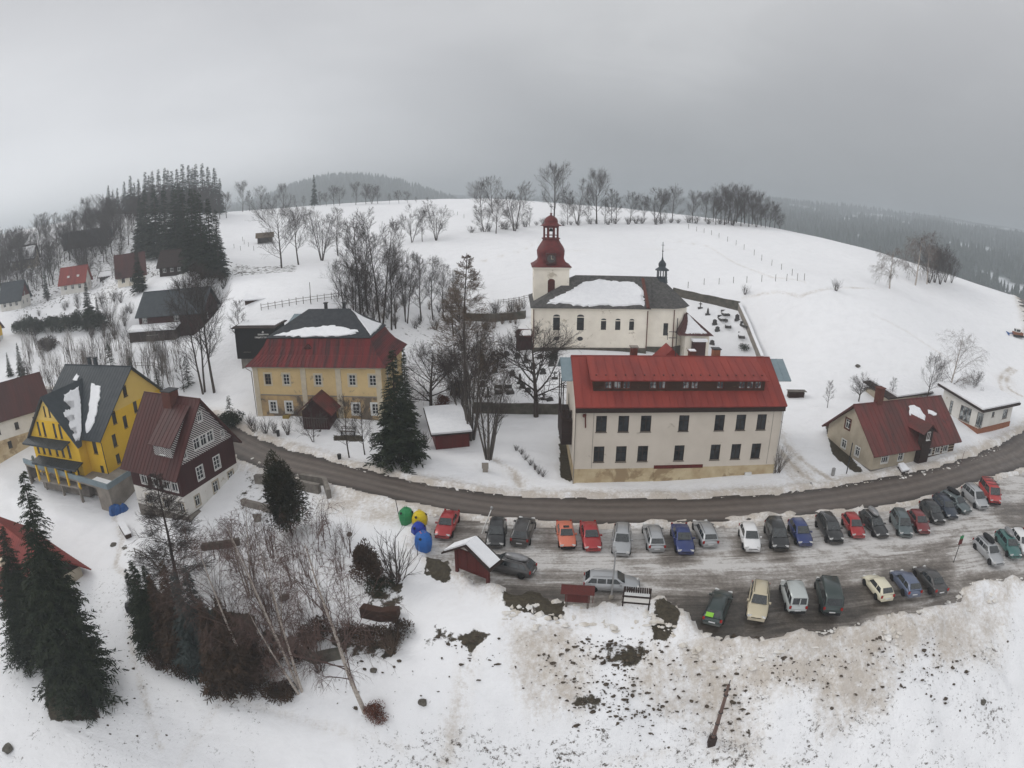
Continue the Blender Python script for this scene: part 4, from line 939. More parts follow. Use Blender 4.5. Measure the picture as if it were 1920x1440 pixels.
for i in range(4):
    for j in range(4):
        a, b, c, d = vs[i * 4 + j], vs[i * 4 + (j + 1) % 4], vs[(i + 1) * 4 + (j + 1) % 4], vs[(i + 1) * 4 + j]; slab(mb, a, b, c, d, .05, .62, .04, .04)
mb.add(vs[:4], [(3, 2, 1, 0)])
lr = link('lower_roof', mb.mesh('lower_roof'), M['red_old_metal'], t)
bz_ = ey + 3.55; b_ = ring(-1.75, bz_); rz_ = 14.6
ra, rb = (7.1, OD / 2, rz_), (OW - 6.0, OD / 2, rz_); mb = MB()
for q in ((b_[0], b_[1], rb, ra), (b_[1], b_[2], rb, rb), (b_[2], b_[3], ra, rb), (b_[3], b_[0], ra, ra)): slab(mb, *q, .12)
ur = link('upper_roof', mb.mesh('upper_roof'), M['dark_slate'], t)
snow_patch(ur, b_[0], b_[1], rb, ra, [(.05, .07), (.3, .04), (.62, .03), (.84, .10), (.93, .22), (.80, .33), (.66, .40), (.45, .36), (.3, .33), (.16, .20)], .15, 11, .016)
snow_patch(ur, b_[1], b_[2], rb, rb, [(.04, .05), (.45, .06), (.93, .1), (.7, .5), (.45, .95), (.12, .6)], .14, 12, .01)
mb = MB(); mb.box(8.0, 1.2, ey + 1.5, 8.9, 2.2, ey + 2.2); mb.add([(7.85, 1.1, ey + 2.2), (9.05, 1.1, ey + 2.2), (8.45, 1.1, ey + 2.75), (7.85, 2.6, ey + 2.2), (9.05, 2.6, ey + 2.2), (8.45, 2.6, ey + 2.75)], [(0, 1, 2), (0, 2, 5, 3), (1, 4, 5, 2)]); link('dormer', mb.mesh('odorm'), M['maroon_metal'], lr)
for cxx in (9.6, 12.4): chimney(t, cxx, OD / 2 + .6, 14, 15.3, .4, 'dark_steel', 'dark_steel')
mb = MB(); mb.tube([(-.7, -.65, 7.5), (-.15, -.1, 6.9), (-.1, -.1, -.5)], .06, 6); link('downpipe', mb.mesh('odp'), M['concrete'], t)
mb = MB(); mb.box(4.3, -.75, -1.2, 5.3, -.05, .55); link('side_door', mb.mesh('shelf'), mat('mustard', (.30, .22, .06)), t)
# enclosed wooden porch
px0, px1, pf = 8.6, 12.4, -3.4
mb = MB(); mb.box(px0, pf, -.3, px1, -.05, 2.4); mb.add([(px0, pf, 2.4), (px1, pf, 2.4), ((px0 + px1) / 2, pf, 4.1)], [(0, 1, 2)]); por = link('porch', mb.mesh('porch'), M['brown_boards'], t)
mb = MB(); c = (px0 + px1) / 2
slab(mb, (px0 - .8, 0, 2.1), (px0 - .8, pf - .6, 2.1), (c, pf - .6, 4.4), (c, 0, 4.4), .12, .5); slab(mb, (px1 + .8, pf - .6, 2.1), (px1 + .8, 0, 2.1), (c, 0, 4.4), (c, pf - .6, 4.4), .12, .5); link('roof', mb.mesh('proof'), M['rust_red_metal'], por)
mb = MB()
for i in range(10): mb.box(px0 + .2 + i * .36, pf - .05, .1, px0 + .26 + i * .36, pf - .01, 1.4)
mb.box(px0 + .1, pf - .06, 1.4, px1 - .1, pf - .01, 1.5); link('railing', mb.mesh('prail'), M['grey_wood'], por)
mb = MB(); mb.box(px0 - .3, pf + .1, -4, px1 + .3, -.1, -.35); link('porch_base', mb.mesh('pbase'), M['mossy_stone'], t)
# ================================================================== brown gabled timber house
C = W(353, 975, -3.5); Rr = W(450, 903, -3.2); v_ = ((Rr[0] - C[0]), (Rr[1] - C[1])); BD = math.hypot(*v_); BWd = 9.0
rz = math.atan2(v_[1], v_[0]) - math.pi / 2  # local y runs along the gable wall
# local x must run from the hidden end towards the gable: origin = C - BWd * xdir
xd = (math.cos(rz), math.sin(rz)); org = (C[0] - BWd * xd[0], C[1] - BWd * xd[1])
t = thing('timber_house', 'dark brown timber house with striped gable and white ground floor', 'house', (org[0], org[1], -3.4), rz)
bw = dict(nx=2, ny=2, frame='white_paint', glass='glass'); E_, AP = 6.5, 12.9; m2 = BD / 2
wins = [('right', m2 - 3.0, .75, .85, 1.3, dict(bw, sur=.14, surm='tan_plaster')), ('right', m2 + .6, .9, .95, 1.4, dict(bw, sur=.2, surm='tan_plaster')), ('right', m2 + 3.7, .9, .95, 1.4, dict(bw, sur=.2, surm='tan_plaster')),
        ('right', m2 - 1.6, 3.6, 1.1, 1.6, dict(bw, ny=3, sur=.12)), ('right', m2 + 1.6, 3.6, 1.1, 1.6, dict(bw, ny=3, sur=.12)),
        ('right', m2 - 1.25, 7.3, 1.05, 1.3, dict(bw, sur=.1)), ('right', m2, 7.3, 1.05, 1.3, dict(bw, sur=.1)), ('right', m2 + 1.25, 7.3, 1.05, 1.3, dict(bw, sur=.1)),
        ('right', m2 - 3.5, 7.0, .6, .9, dict(bw, sur=.08)), ('right', m2 + 3.5, 7.0, .6, .9, dict(bw, sur=.08)), ('right', m2, 10.3, .75, 1.1, dict(bw, sur=.1)),
        ('front', 7.9, 3.4, 1.0, 1.5, dict(bw, sur=.12)), ('front', 6.5, 3.4, 1.0, 1.5, dict(bw, sur=.12)), ('front', 4.6, 3.4, 1.0, 1.5, dict(bw, sur=.12)), ('front', 2.4, 3.4, 1.0, 1.5, dict(bw, sur=.12)),
        ('front', 8.4, .7, .85, 1.3, dict(bw, sur=.1, surm='tan_plaster')), ('front', 5.6, .7, .85, 1.3, dict(bw, sur=.1, surm='tan_plaster')), ('front', 2.4, .7, .85, 1.3, dict(bw, sur=.1, surm='tan_plaster'))]
house_walls(t, BWd, BD, AP - .15, E_, [(-3, .35, 'stone_base'), (.35, 2.85, 'white_plaster'), (2.85, 6.5, 'brown_boards'), (6.5, 20, 'striped_boards')], wins, -3)
roof, rp = gable_roof(t, BWd, BD, E_, AP, 'maroon_metal', 1.1, .55, .6)
chimney(roof, 5.0, m2 - .6, 11.5, 13.9, 1.5, 'rust', 'dark_steel')
mb = MB(); f = rp['f']; RF = lambda y: f[0][2] + (f[3][2] - f[0][2]) * (y - f[0][1]) / (f[3][1] - f[0][1])
x0, x1, yd = 4.9, 8.0, .55; zt = RF(yd) + 1.55; yb = yd + 3.0
mb.add([(x0, yd, RF(yd) - .1), (x1, yd, RF(yd) - .1), (x1, yd, zt), (x0, yd, zt), (x0, yb, RF(yb)), (x1, yb, RF(yb))], [(0, 1, 2, 3), (1, 5, 2), (0, 3, 4)])
dm = link('dormer', mb.mesh('bd'), M['striped_boards'], roof)
mb = MB(); slab(mb, (x0 - .4, yd - .5, zt - .1), (x1 + .4, yd - .5, zt - .1), (x1 + .4, yb + .9, RF(yb + .9) + .25), (x0 - .4, yb + .9, RF(yb + .9) + .25), .12, .6); link('dormer_roof', mb.mesh('bdr'), M['maroon_metal'], roof)
put_window(roof, (6.4, yd - .06, RF(yd) + .2), 0, .9, .95, 2, 2, 'white_paint', 'glass')
mb = MB(); y = m2 - 1.9; mb.box(6.3, y - .2, RF(y), 6.85, y + .5, RF(y) + .35); link('skylight', mb.mesh('skl'), M['pilaster'], roof)
mb = MB(); mb.box(BWd - .1, -.25, -3, BWd + .5, 3.6, .2); link('stone_step', mb.mesh('brst'), M['stone_base'], t)

# ================================================================== yellow guest house
Cy = W(203, 886, -2); u_ = (-.993, .12); rz = math.atan2(-u_[1], -u_[0]); YW, YD = 14.0, 17.0
org = (Cy[0] + u_[0] * YW, Cy[1] + u_[1] * YW)
t = thing('guest_house', 'bright yellow guest house with steep slate grey roof and snow in the valley', 'house', (org[0], org[1], -2), rz)
bw = dict(nx=2, ny=1, frame='brown_frame', glass='glass'); E_, AP = 5.2, 12.4
def on_wall(px, py, o, ang):
    # where the view through a photo pixel meets the vertical wall that starts at o and runs along ang
    d = ray(px, py); c_, s_ = math.cos(ang), math.sin(ang); n_ = (-s_, c_); k_ = (n_[0] * o[0] + n_[1] * o[1]) / (n_[0] * d[0] + n_[1] * d[1]); x, y, z = d[0] * k_, d[1] * k_, CH + d[2] * k_
    return (x - o[0]) * c_ + (y - o[1]) * s_, z
wins = []
for px, py, h_ in ((217, 741, 1.5), (234, 734, 1.5), (254, 763, 1.7), (211, 785, 1.8), (235, 791, 1.8), (215, 826, 1.8), (222, 860, 1.4)):
    u, z = on_wall(px, py, Cy, rz + math.pi / 2); u = max(u, (z + 2 + h_ / 2 - 5.2) * 8.5 / 7.2 + .75, .8); wins.append(('right', u, z + 2 - h_ / 2, .85, h_, bw))
wins += [('front', 12.4, 2.6, .85, 1.9, bw), ('front', 12.9, -.6, .7, 1.5, bw)]
gx0, gx1, gy, gap = -.15, 10.6, -1.6, 10.9
house_walls(t, YW, YD, AP - .15, E_, [(-3.5, -1.0, 'stone_base'), (-1.0, 7.4, 'yellow_plaster'), (7.4, 20, 'pale_yellow')], wins, -3.5)
roof, rp = gable_roof(t, YW, YD, E_, AP, 'slate_metal', .7, .5, .6)
f = rp['f']; RF = lambda y: f[0][2] + (f[3][2] - f[0][2]) * (y - f[0][1]) / (f[3][1] - f[0][1])
RY_ = lambda z: f[0][1] + (z - f[0][2]) * (f[3][1] - f[0][1]) / (f[3][2] - f[0][2])
# cross gable wing
gm_ = (gx0 + gx1) / 2; ge = 4.8
gw = [(u, v, w, h) for u, v, w, h in ((gm_ - .55, 8.0, .4, 1.5), (gm_ + .55, 8.0, .4, 1.5))] + [(gm_ + o, 5.0, .55, 2.1) for o in (-2.9, -1.6, .9, 2.2)] + [(gm_ + o, 2.2, .6, 1.9) for o in (-4.3, -2.9, -1.5, .2, 1.6, 3.1)] + [(gm_ + o, -.85, .75, 2.2) for o in (-3.9, -2.4, -.9, .7, 2.3, 3.9)]
for za, zb, mn in ((-3.5, -.9, 'stone_base'), (-.9, 7.4, 'yellow_plaster'), (7.4, 20, 'pale_yellow')):
    mb = MB()
    poly = clip([(gx0, -3.5), (gx1, -3.5), (gx1, ge), (gm_, gap - .15), (gx0, ge)], -5, 20, za, zb)
    wall_mesh(mb, poly, [(u - w / 2, u + w / 2, max(v, za), min(v + h, zb)) for u, v, w, h in gw if v < zb and v + h > za], lambda u, v, d: (u, gy + d, v))
    if za < 0:
        z1_ = min(zb, ge); mb.quad((gx1, gy, za), (gx1, -.01, za), (gx1, -.01, z1_), (gx1, gy, z1_)); mb.quad((gx0, -.01, za), (gx0, gy, za), (gx0, gy, z1_), (gx0, -.01, z1_))
    link('wing_wall', mb.mesh('wing'), M[mn], t)
for u, v, w, h in gw: put_window(t, (u, gy, v), 0, w, h, 1, 1, 'brown_frame', 'glass')
mb = MB(); sl = (gap - ge) / (gx1 - gm_); yb = RY_(gap + .15); zl = ge - sl * .7; yl = RY_(zl + .15)
slab(mb, (gx0 - .7, yl, zl + .18), (gx0 - .7, gy - .6, zl + .18), (gm_, gy - .6, gap + .18), (gm_, yb, gap + .18), .15, .6)
slab(mb, (gx1 + .7, gy - .6, zl + .18), (gx1 + .7, yl, zl + .18), (gm_, yb, gap + .18), (gm_, gy - .6, gap + .18), .15, .6)
wr = link('wing_roof', mb.mesh('wingroof'), M['slate_metal'], t)
aa = [(gx1 + .7, gy - .6, zl + .22), (gx1 + .7, yl, zl + .22), (gm_, yb, gap + .22), (gm_, gy - .6, gap + .22)]
snow_patch(wr, *aa, [(.2, .12), (.75, .10), (.98, .2), (.98, .5), (.9, .9), (.5, .86), (.45, .78), (.72, .7), (.7, .6), (.3, .62), (.28, .53), (.65, .5), (.62, .42), (.3, .4), (.28, .3), (.6, .28), (.55, .2), (.22, .2)], .16, 4, .012)
ff = f; snow_patch(roof, *ff, [(.75, .10), (.81, .09), (.83, .2), (.79, .42), (.75, .58), (.68, .72), (.56, .74), (.60, .62), (.66, .45), (.71, .25)], .16, 6, .012)
snow_patch(roof, *ff, [(.25, .78), (.32, .77), (.33, .84), (.27, .86)], .12, 7, .008)
for x in (5.2, 6.6): chimney(roof, x, YD / 2 + .3, 11.5, 13.6, .45, 'slate_metal', 'dark_steel')
for z, n in ((4.55, 0), (1.65, 1)):
    mb = MB(); x0, x1 = (gx0 - .3, gm_ + 3.9) if not n else (gx0 + .9, gx1 + .3)
    slab(mb, (x0, gy - 1.7, z - .25), (x1, gy - 1.7, z - .25), (x1, gy - .02, z + .2), (x0, gy - .02, z + .2), .12, .5)
    mb.box(x0, gy - 1.78, z - .5, x1, gy - 1.7, z - .24); link('canopy', mb.mesh('canopy'), M['slate_metal'], t)
    if n:
        for k in range(5):
            x = x0 + .4 + k * (x1 - x0 - .8) / 4; mb = MB(); mb.box(x - .14, gy - 1.5, -1.6, x + .14, gy - 1.25, z - .35); link('column', mb.mesh('col'), M['yellow_plaster'], t)
mb = MB(); mb.box(gx0 - .02, gy - 1.5, -1.6, gx1, gy - .02, -1.35); link('balcony_floor', mb.mesh('bfl'), M['concrete'], t)
mb = MB(); mb.tube([(YW - .2, -.5, 4.9), (YW + .05, -.1, 4.3), (YW + .05, -.08, -1.0)], .06, 6); link('downpipe', mb.mesh('ydp'), M['dark_steel'], t)
# terrace and garages
pts = [(20, 880), (52, 868), (180, 913), (240, 905)]
T0 = W(46, 868, -2.2); T1 = W(203, 918, -2.2); T2 = W(258, 882, -2.2)
ln = math.dist(T0[:2], T1[:2]); rz = basis(T0, T1)
tt = thing('garage_terrace', 'concrete terrace with open garage bays under it beside the yellow guest house', 'terrace', (T0[0], T0[1], -2.2), rz)
c, s = math.cos(-rz), math.sin(-rz); q = ((T2[0] - T0[0]) * c - (T2[1] - T0[1]) * s, (T2[0] - T0[0]) * s + (T2[1] - T0[1]) * c)
mb = MB(); mb.add([(0, 0, 0), (ln, 0, 0), (q[0], q[1], 0), (0, 6.5, 0), (0, 0, -.35), (ln, 0, -.35), (q[0], q[1], -.35), (0, 6.5, -.35)], [(0, 1, 2, 3), (7, 6, 5, 4), (0, 4, 5, 1), (1, 5, 6, 2), (3, 7, 4, 0)]); link('deck', mb.mesh('deck'), M['concrete'], tt)
mb = MB(); mb.add([(ln, 0, -.35), (q[0], q[1], -.35), (q[0], q[1], -6), (ln, 0, -6)], [(0, 3, 2, 1)]); mb.box(ln - 2.6, .02, -6, ln, .3, -.351); link('retaining_wall', mb.mesh('rw'), M['concrete'], tt)
mb = MB(); mb.box(0, 2.5, -6, ln - 2.6, 2.8, -.36); mb.box(-.3, .3, -6, 0, 6, -.351); link('back_wall', mb.mesh('bw'), M['stone_base'], tt)
for k in range(5): mb = MB(); x = .1 + k * (ln - 3.0) / 4; mb.box(x, .05, -6, x + .3, .4, -.352); link('pillar', mb.mesh('pil'), M['concrete'], tt)
mb = MB(); mb.box(-.1, -.12, .0, ln, .1, .75); a = Vector((ln, 0, 0)); b = Vector((q[0], q[1], 0)); d = (b - a).normalized(); n = Vector((d.y, -d.x, 0)) * .1
mb.add([a - n, b - n, b + n, a + n] + [p + Vector((0, 0, .75)) for p in (a - n, b - n, b + n, a + n)], [(4, 5, 6, 7), (0, 1, 5, 4), (2, 3, 7, 6), (1, 2, 6, 5), (3, 0, 4, 7)]); link('parapet', mb.mesh('par'), M['blue_grey_metal'], tt)
mb = MB(); mb.box(ln - 4.2, .3, .01, ln - .3, 1.5, .45); o = link('snow_cap', mb.mesh('tsnow'), M['snow_cap'], tt)
for x in (2, 7, 12): mb = MB(); mb.lathe([(.1, 0), (.25, .1), (.2, .5), (.28, .8), (.15, 1.1)], 8, cx=x * .8, cy=.9); link('planter', mb.mesh('pl'), M['blue_grey_metal'], tt)

# ================================================================== roofed cottage by the road bend
K0 = W(1632, 884, .7); K1 = W(1785, 852, .9); KW = math.dist(K0[:2], K1[:2]); rz = basis(K0, K1)
t = thing('cottage', 'low old cottage with rusty red roof, small dormer and log wall on its far half', 'house', (K0[0], K0[1], .6), rz)
bw = dict(nx=3, ny=2, frame='white_paint', glass='glass', sur=.1); KD, E_, AP = 9.5, 2.9, 7.0
wins = [('front', 2.2, .95, 1.2, 1.15, dict(bw)), ('front', 5.2, .9, .9, 1.0, dict(bw, nx=2)), ('left', 6.4, .9, .8, 1.2, dict(bw, nx=2)), ('left', 3.6, .9, .9, 1.1, dict(bw, nx=2)), ('left', 3.4, 3.6, .9, 1.2, dict(bw, nx=2, sur=.2, surm='rust'))]
house_walls(t, KW * .56, KD, None, E_, [(-2, .3, 'stone_base'), (.3, 8, 'tan_plaster')], [w for w in wins if w[2] < 3.3], -2, faces=('front', 'left', 'back'))
mb = MB(); wall_mesh(mb, [(0, E_), (KD, E_), (KD / 2, AP - .15)], [(KD - 3.4 - .45 - 2.4, KD - 3.4 + .45 - 2.4, 3.6, 4.8)], lambda u, v, d: (d, KD - u, v)); link('gable', mb.mesh('kg'), M['tan_plaster'], t)
put_window(t, (0, 3.4 + 2.4, 3.6), -math.pi / 2, .9, 1.2, 2, 2, 'white_paint', 'glass', .2, 'rust')
mb = MB(); x0 = KW * .56; lw = [x0 + 1.8, x0 + 3.6, x0 + 5.3]
for k in range(9):
    z = -.6 + k * .39
wall_mesh(mb, [(x0, -2), (KW, -2), (KW, E_), (x0, E_)], [(u - .5, u + .5, .95, 2.15) for u in lw], lambda u, v, d: (u, d + .001, v))
wall_mesh(mb, [(0, -2), (KD, -2), (KD, E_), (KD / 2, AP - .15), (0, E_)], [], lambda u, v, d: (KW - d, u, v)); link('log_wall', mb.mesh('klog'), M['log_wood'], t)
for k in range(8):
    z = -.4 + k * .4
    for a, b in ((x0, lw[0] - .62), (lw[0] + .62, lw[1] - .62), (lw[1] + .62, lw[2] - .62), (lw[2] + .62, KW)):
        mb = MB(); mb.box(a, -.025, z, b, -.002, z + .07); link('chinking', mb.mesh('ck'), M['pilaster'], t) if z > 0.1 else None
for u in lw: put_window(t, (u, 0, .95), 0, 1.0, 1.2, 2, 2, 'white_paint', 'glass', .12, 'white_paint')
mb = MB(); mb.box(x0 - 1.2, -.9, -2, x0 + .6, -.01, 4.9); mb.add([(x0 - 1.2, -.9, 4.9), (x0 + .6, -.9, 4.9), (x0 - .3, -.9, 5.6)], [(0, 1, 2)]); pj = link('dormer', mb.mesh('kd'), M['dark_wood'], t)
mb = MB(); c = x0 - .3; yb = 2.9; slab(mb, (c - 1.5, yb, 4.6), (c - 1.5, -1.3, 4.6), (c, -1.3, 5.8), (c, yb, 5.8), .1, .5); slab(mb, (c + 1.5, -1.3, 4.6), (c + 1.5, yb, 4.6), (c, yb, 5.8), (c, -1.3, 5.8), .1, .5); link('roof', mb.mesh('kdr'), M['rust_red_metal'], pj)
put_window(pj, (c, -.98, 3.6), 0, .7, 1.1, 2, 1, 'white_paint', 'glass')
roof, rp = gable_roof(t, KW, KD, E_, AP, 'rust_red_metal', .8, .6, .8)
chimney(roof, 4.0, KD / 2 + .1, 6, 9.0, .9, 'rust', 'rust')
f = rp['f']; snow_patch(roof, *f, [(.55, .52), (.60, .42), (.66, .5), (.69, .62), (.66, .78), (.62, .86), (.55, .84), (.53, .7)], .15, 5, .012)
snow_patch(roof, *f, [(.74, .66), (.80, .60), (.84, .63), (.80, .70), (.76, .75)], .12, 9, .01)
mb = MB(); mb.box(4.0, -1.9, -1.6, 5.3, -.8, .5); o = link('well_box', mb.mesh('kbox'), M['dark_wood'], t); mb = MB(); slab(mb, (3.9, -2.0, .5), (5.4, -2.0, .5), (5.1, -.8, 1.0), (4.1, -.8, 1.0), .25); link('snow_cap', mb.mesh('kboxs'), M['snow_cap'], o)

# white flat roofed building beyond the cottage
F0 = W(1832, 812, 2.0); F1 = W(1892, 795, 2.2); FW = math.dist(F0[:2], F1[:2]); rz = basis(F0, F1)
t = thing('flat_roof_house', 'white low house with sloping snow covered roof and red brick plinth', 'house', (F0[0], F0[1], 1.9), rz)
bw = dict(nx=1, ny=1, frame='grey_frame', glass='curtain_glass'); FD = 8.0
wins = [('front', FW * .38, 2.2, .8, .8, bw), ('front', FW * .78, 1.5, 1.6, 1.5, bw), ('left', 2.0, 1.2, .6, 2.0, bw), ('left', 5.0, 1.0, 2.2, 2.2, dict(bw, nx=3)), ('left', 7.9, 1.0, 1.2, 2.2, bw)]
mb = MB()
for fc, ln, zt in (('front', FW, (3.9, 3.9)), ('left', FD, (5.0, 3.9)), ('right', FD, (3.9, 5.0)), ('back', FW, (5.0, 5.0))):
    P_, _ = faceP(fc, FW, FD); wall_mesh(mb, [(0, .8), (ln, .8), (ln, zt[1]), (0, zt[0])], [(u - w / 2, u + w / 2, v, v + h) for q, u, v, w, h, k_ in wins if q == fc], P_)
link('wall', mb.mesh('fw'), M['white_plaster'], t)
for q, u, v, w, h, k_ in wins:
    P_, a = faceP(q, FW, FD); put_window(t, P_(u, v, 0), a, w, h, **k_)
mb = MB(); mb.box(-.08, -.08, -2.5, FW + .08, FD, .8); link('plinth', mb.mesh('fp'), M['brick'], t)
mb = MB(); slab(mb, (-1.0, -.9, 3.95), (FW + 1.0, -.9, 3.95), (FW + 1.0, FD + .8, 5.25), (-1.0, FD + .8, 5.25), .35); fr = link('roof', mb.mesh('fr'), M['dark_wood'], t)
mb = MB(); slab(mb, (-.9, -.7, 4.24), (FW + .9, -.7, 4.24), (FW + .9, FD + .7, 5.45), (-.9, FD + .7, 5.45), .24); link('snow_cap', mb.mesh('fs'), M['snow_cap'], fr)
# shed with snow roof right behind the cottage
q = W(1668, 768, 2.8); t = thing('shed', 'low grey shed with thick snow on its roof right behind the cottage', 'shed', (q[0], q[1] + 1, 1.9), rz)
mb = MB(); mb.box(0, 0, -1, 11, 5, 2.6); link('wall', mb.mesh('sw'), M['tan_plaster'], t); mb = MB(); slab(mb, (-.5, -.6, 2.5), (11.5, -.6, 2.5), (11.5, 5.5, 3.5), (-.5, 5.5, 3.5), .15); so_ = link('roof', mb.mesh('swr'), M['dark_wood'], t)
mb = MB(); slab(mb, (1.8, -.5, 2.78), (11.4, -.5, 2.78), (11.4, 5.4, 3.78), (1.2, 5.4, 3.78), .25); link('snow_cap', mb.mesh('sws'), M['snow_cap'], so_)

# ================================================================== house with red roof below left (behind the spruces)
q = [W(-40, 1010, -2.4), W(178, 1027, -3.6)]
P0 = W(60, 1095, -5.0)
t = thing('red_roof_house', 'house with red metal roof and skylight standing behind the great spruces', 'house', (-60.5, 41.5, -8.6), R(-22))
mb = MB(); mb.box(-6, 0, -1, 9.6, 9, 3.2); link('wall', mb.mesh('rrh'), M['tan_plaster'], t)
mb = MB(); mb.add([(9.6, 0, 3.2), (9.6, 9, 3.2), (9.6, 4.5, 6.0)], [(0, 1, 2)]); link('gable', mb.mesh('rrg'), M['dark_wood'], t)
mb = MB(); slab(mb, (-7, -.9, 2.7), (10.6, -.9, 2.7), (8.8, 4.5, 7.2), (-7, 4.5, 7.2), .15, .6); slab(mb, (10.6, 9.9, 2.7), (-7, 9.9, 2.7), (-7, 4.5, 7.2), (8.8, 4.5, 7.2), .15, .6)
rr = link('roof', mb.mesh('rrr'), M['red_metal'], t); mb = MB(); mb.box(3.0, 1.2, 4.7, 3.7, 2.2, 5.5); link('skylight', mb.mesh('rsk'), M['pilaster'], rr)

# ================================================================== white house at the left edge
E0 = W(24, 850, -1.2); E1 = W(-110, 900, -2.5)
t = thing('white_house', 'white house with grey boarded gable and worn pink base beside the guest house', 'house', (-84.0, 66.0, -2.4), R(56))
bw = dict(nx=2, ny=2, frame='brown_frame', glass='glass')
house_walls(t, 13, 9, 9.6, 5.6, [(-3, 1.9, 'stained_plaster'), (1.9, 5.6, 'white_plaster'), (5.6, 12, 'dark_wood')], [('front', 3, 2.9, .75, 1.2, bw), ('front', 6.5, 2.9, .75, 1.2, bw), ('front', 10, 2.9, .75, 1.2, bw), ('front', 4.5, .2, .75, 1.2, bw), ('front', 9, .2, .75, 1.2, bw)], -3)
gable_roof(t, 13, 9, 5.6, 10, 'maroon_metal', .7, .5, .6)

# ================================================================== small hillside houses
def small_house(name, label, pbase, w_, d_, e_, a_, rz, bands, roofm, frame='white_paint', nwin=3, ridge=True, gab=None, cat='house'):
    w_ *= .76; d_ *= .76; e_ *= .92; a_ = e_ + (a_ - e_) * .78; t = thing(name, label, cat, (pbase[0], pbase[1], pbase[2] + .1), rz); bw = dict(nx=2, ny=2, frame=frame, glass='glass')
    wins = []
    for k in range(nwin): wins.append(('front', w_ * (k + .7) / (nwin + .4), 1.0, .9, 1.2, bw))
    for k in range(2): wins.append(('right', d_ * (k + .8) / 2.6, 1.0, .9, 1.2, bw)); wins.append(('left', d_ * (k + .8) / 2.6, 1.0, .9, 1.2, bw))
    if e_ > 4.6: wins += [(f, u, v + 2.7, w, h, k_) for f, u, v, w, h, k_ in wins]
    if a_ - e_ > 2.8: wins += [(f, d_ / 2, e_ + .3, .9, 1.1, bw) for f in ('left', 'right')]
    house_walls(t, w_, d_, a_ - .1, e_, bands, wins, -3)
    r, rp = gable_roof(t, w_, d_, e_, a_, roofm, .7, .6, 1.0); return t, r, rp
b1 = [(-3, 3.2, 'white_plaster'), (3.2, 12, 'red_boards')]
g = G(28, 583); small_house('mountain_house', 'red boarded gable house with grey roof and white ground floor on the hillside', (g[0] - 6, g[1], g[2]), 9, 9.5, 3.2, 8.6, R(20), b1, 'slate_metal')
g = G(115, 553); tt, rr, rp = small_house('mountain_house', 'white house with bright red roof and two skylights on the hillside', g, 10, 9, 3.3, 8.0, R(22), [(-3, 9, 'white_plaster')], 'red_metal')
for s_ in (.35, .7):
    a = lerp(rp['f'][0], rp['f'][1], s_); b = lerp(rp['f'][3], rp['f'][2], s_); c = lerp(a, b, .45); mb = MB(); mb.box(c[0] - .35, c[1] - .3, c[2] - .3, c[0] + .35, c[1] + .4, c[2] + .25); link('skylight', mb.mesh('sk'), M['white_paint'], rr)
g = G(222, 540); small_house('mountain_house', 'cream house with steep brown roof behind a lone spruce on the hillside', g, 10, 9, 3.4, 9.5, R(35), [(-3, 9, 'cream_plaster')], 'maroon_metal', ridge=True)
g = G(24, 508); tt, rr, rp = small_house('mountain_house', 'distant beige house with snow on its roof near the wood', g, 11, 9, 3.6, 8.5, R(28), [(-3, 9, 'tan_plaster')], 'dark_wood'); snow_patch(rr, *rp['f'], [(.04, .05), (.95, .05), (.95, .9), (.04, .9)], .25, 2, .02)
g = G(-8, 655); small_house('mountain_house', 'yellow house with white base at the left edge of the village', (g[0] - 7, g[1] - 3, g[2]), 9, 9, 5.0, 9.0, R(15), [(-3, 2.4, 'white_plaster'), (2.4, 12, 'yellow_plaster')], 'maroon_metal')
g = G(300, 520); small_house('mountain_house', 'dark brown timber house half hidden beneath the tall dark spruces', g, 9, 8, 3.0, 7.0, R(10), [(-3, 9, 'dark_wood')], 'dark_wood')
g = G(188, 533); tt, rr, rp = small_house('garden_shed', 'small dark shed with snowy roof between the red roofed and cream houses', g, 6, 5, 2.3, 3.6, R(20), [(-3, 9, 'dark_wood')], 'dark_wood', nwin=1, cat='shed'); snow_patch(rr, *rp['f'], [(.04, .05), (.95, .05), (.95, .9), (.04, .9)], .25, 2, .02)
g = G(120, 470); tt, rr, rp = small_house('farm_building', 'long dark farm building at the edge of the bare wood', g, 22, 9, 3.0, 6.5, R(25), [(-3, 9, 'dark_wood')], 'dark_slate', cat='barn')
# barn with grey blue roof
g0 = G(252, 640); g1 = G(385, 628); bwid = math.dist(g0[:2], g1[:2])
t = thing('wooden_lodge', 'dark red timber lodge with blue grey metal roof behind the guest house', 'house', (g0[0] + .5, g0[1] + 2, g0[2] + .4), R(8))
bwn = dict(nx=3, ny=2, frame='white_paint', glass='curtain_glass')
house_walls(t, 15, 10, 8.3, 4.6, [(-3, 12, 'brown_boards')], [('front', 1.4, 2.9, 1.2, 1.1, bwn), ('front', 9, 2.9, 1.2, 1.1, bwn), ('right', 3, 2.5, 1, 1.2, bwn)], -3)
gable_roof(t, 15, 10, 4.6, 8.6, 'slate_metal', .7, .6, .7)
mb = MB(); mb.box(-1.2, -3.2, -3, 9.6, -.02, 2.2); an = link('annex', mb.mesh('anx'), M['dark_wood'], t); mb = MB(); slab(mb, (-1.6, -3.7, 2.1), (10, -3.7, 2.1), (10, -.05, 2.7), (-1.6, -.05, 2.7), .3); link('snow_cap', mb.mesh('anxs'), M['snow_cap'], an)
put_window(an, (4.4, -3.2, .9), 0, 2.6, 1.0, 4, 1, 'white_paint', 'curtain_glass'); put_window(an, (.2, -3.2, -.3), 0, 1.1, 1.9, 1, 1, 'white_paint', 'curtain_glass')
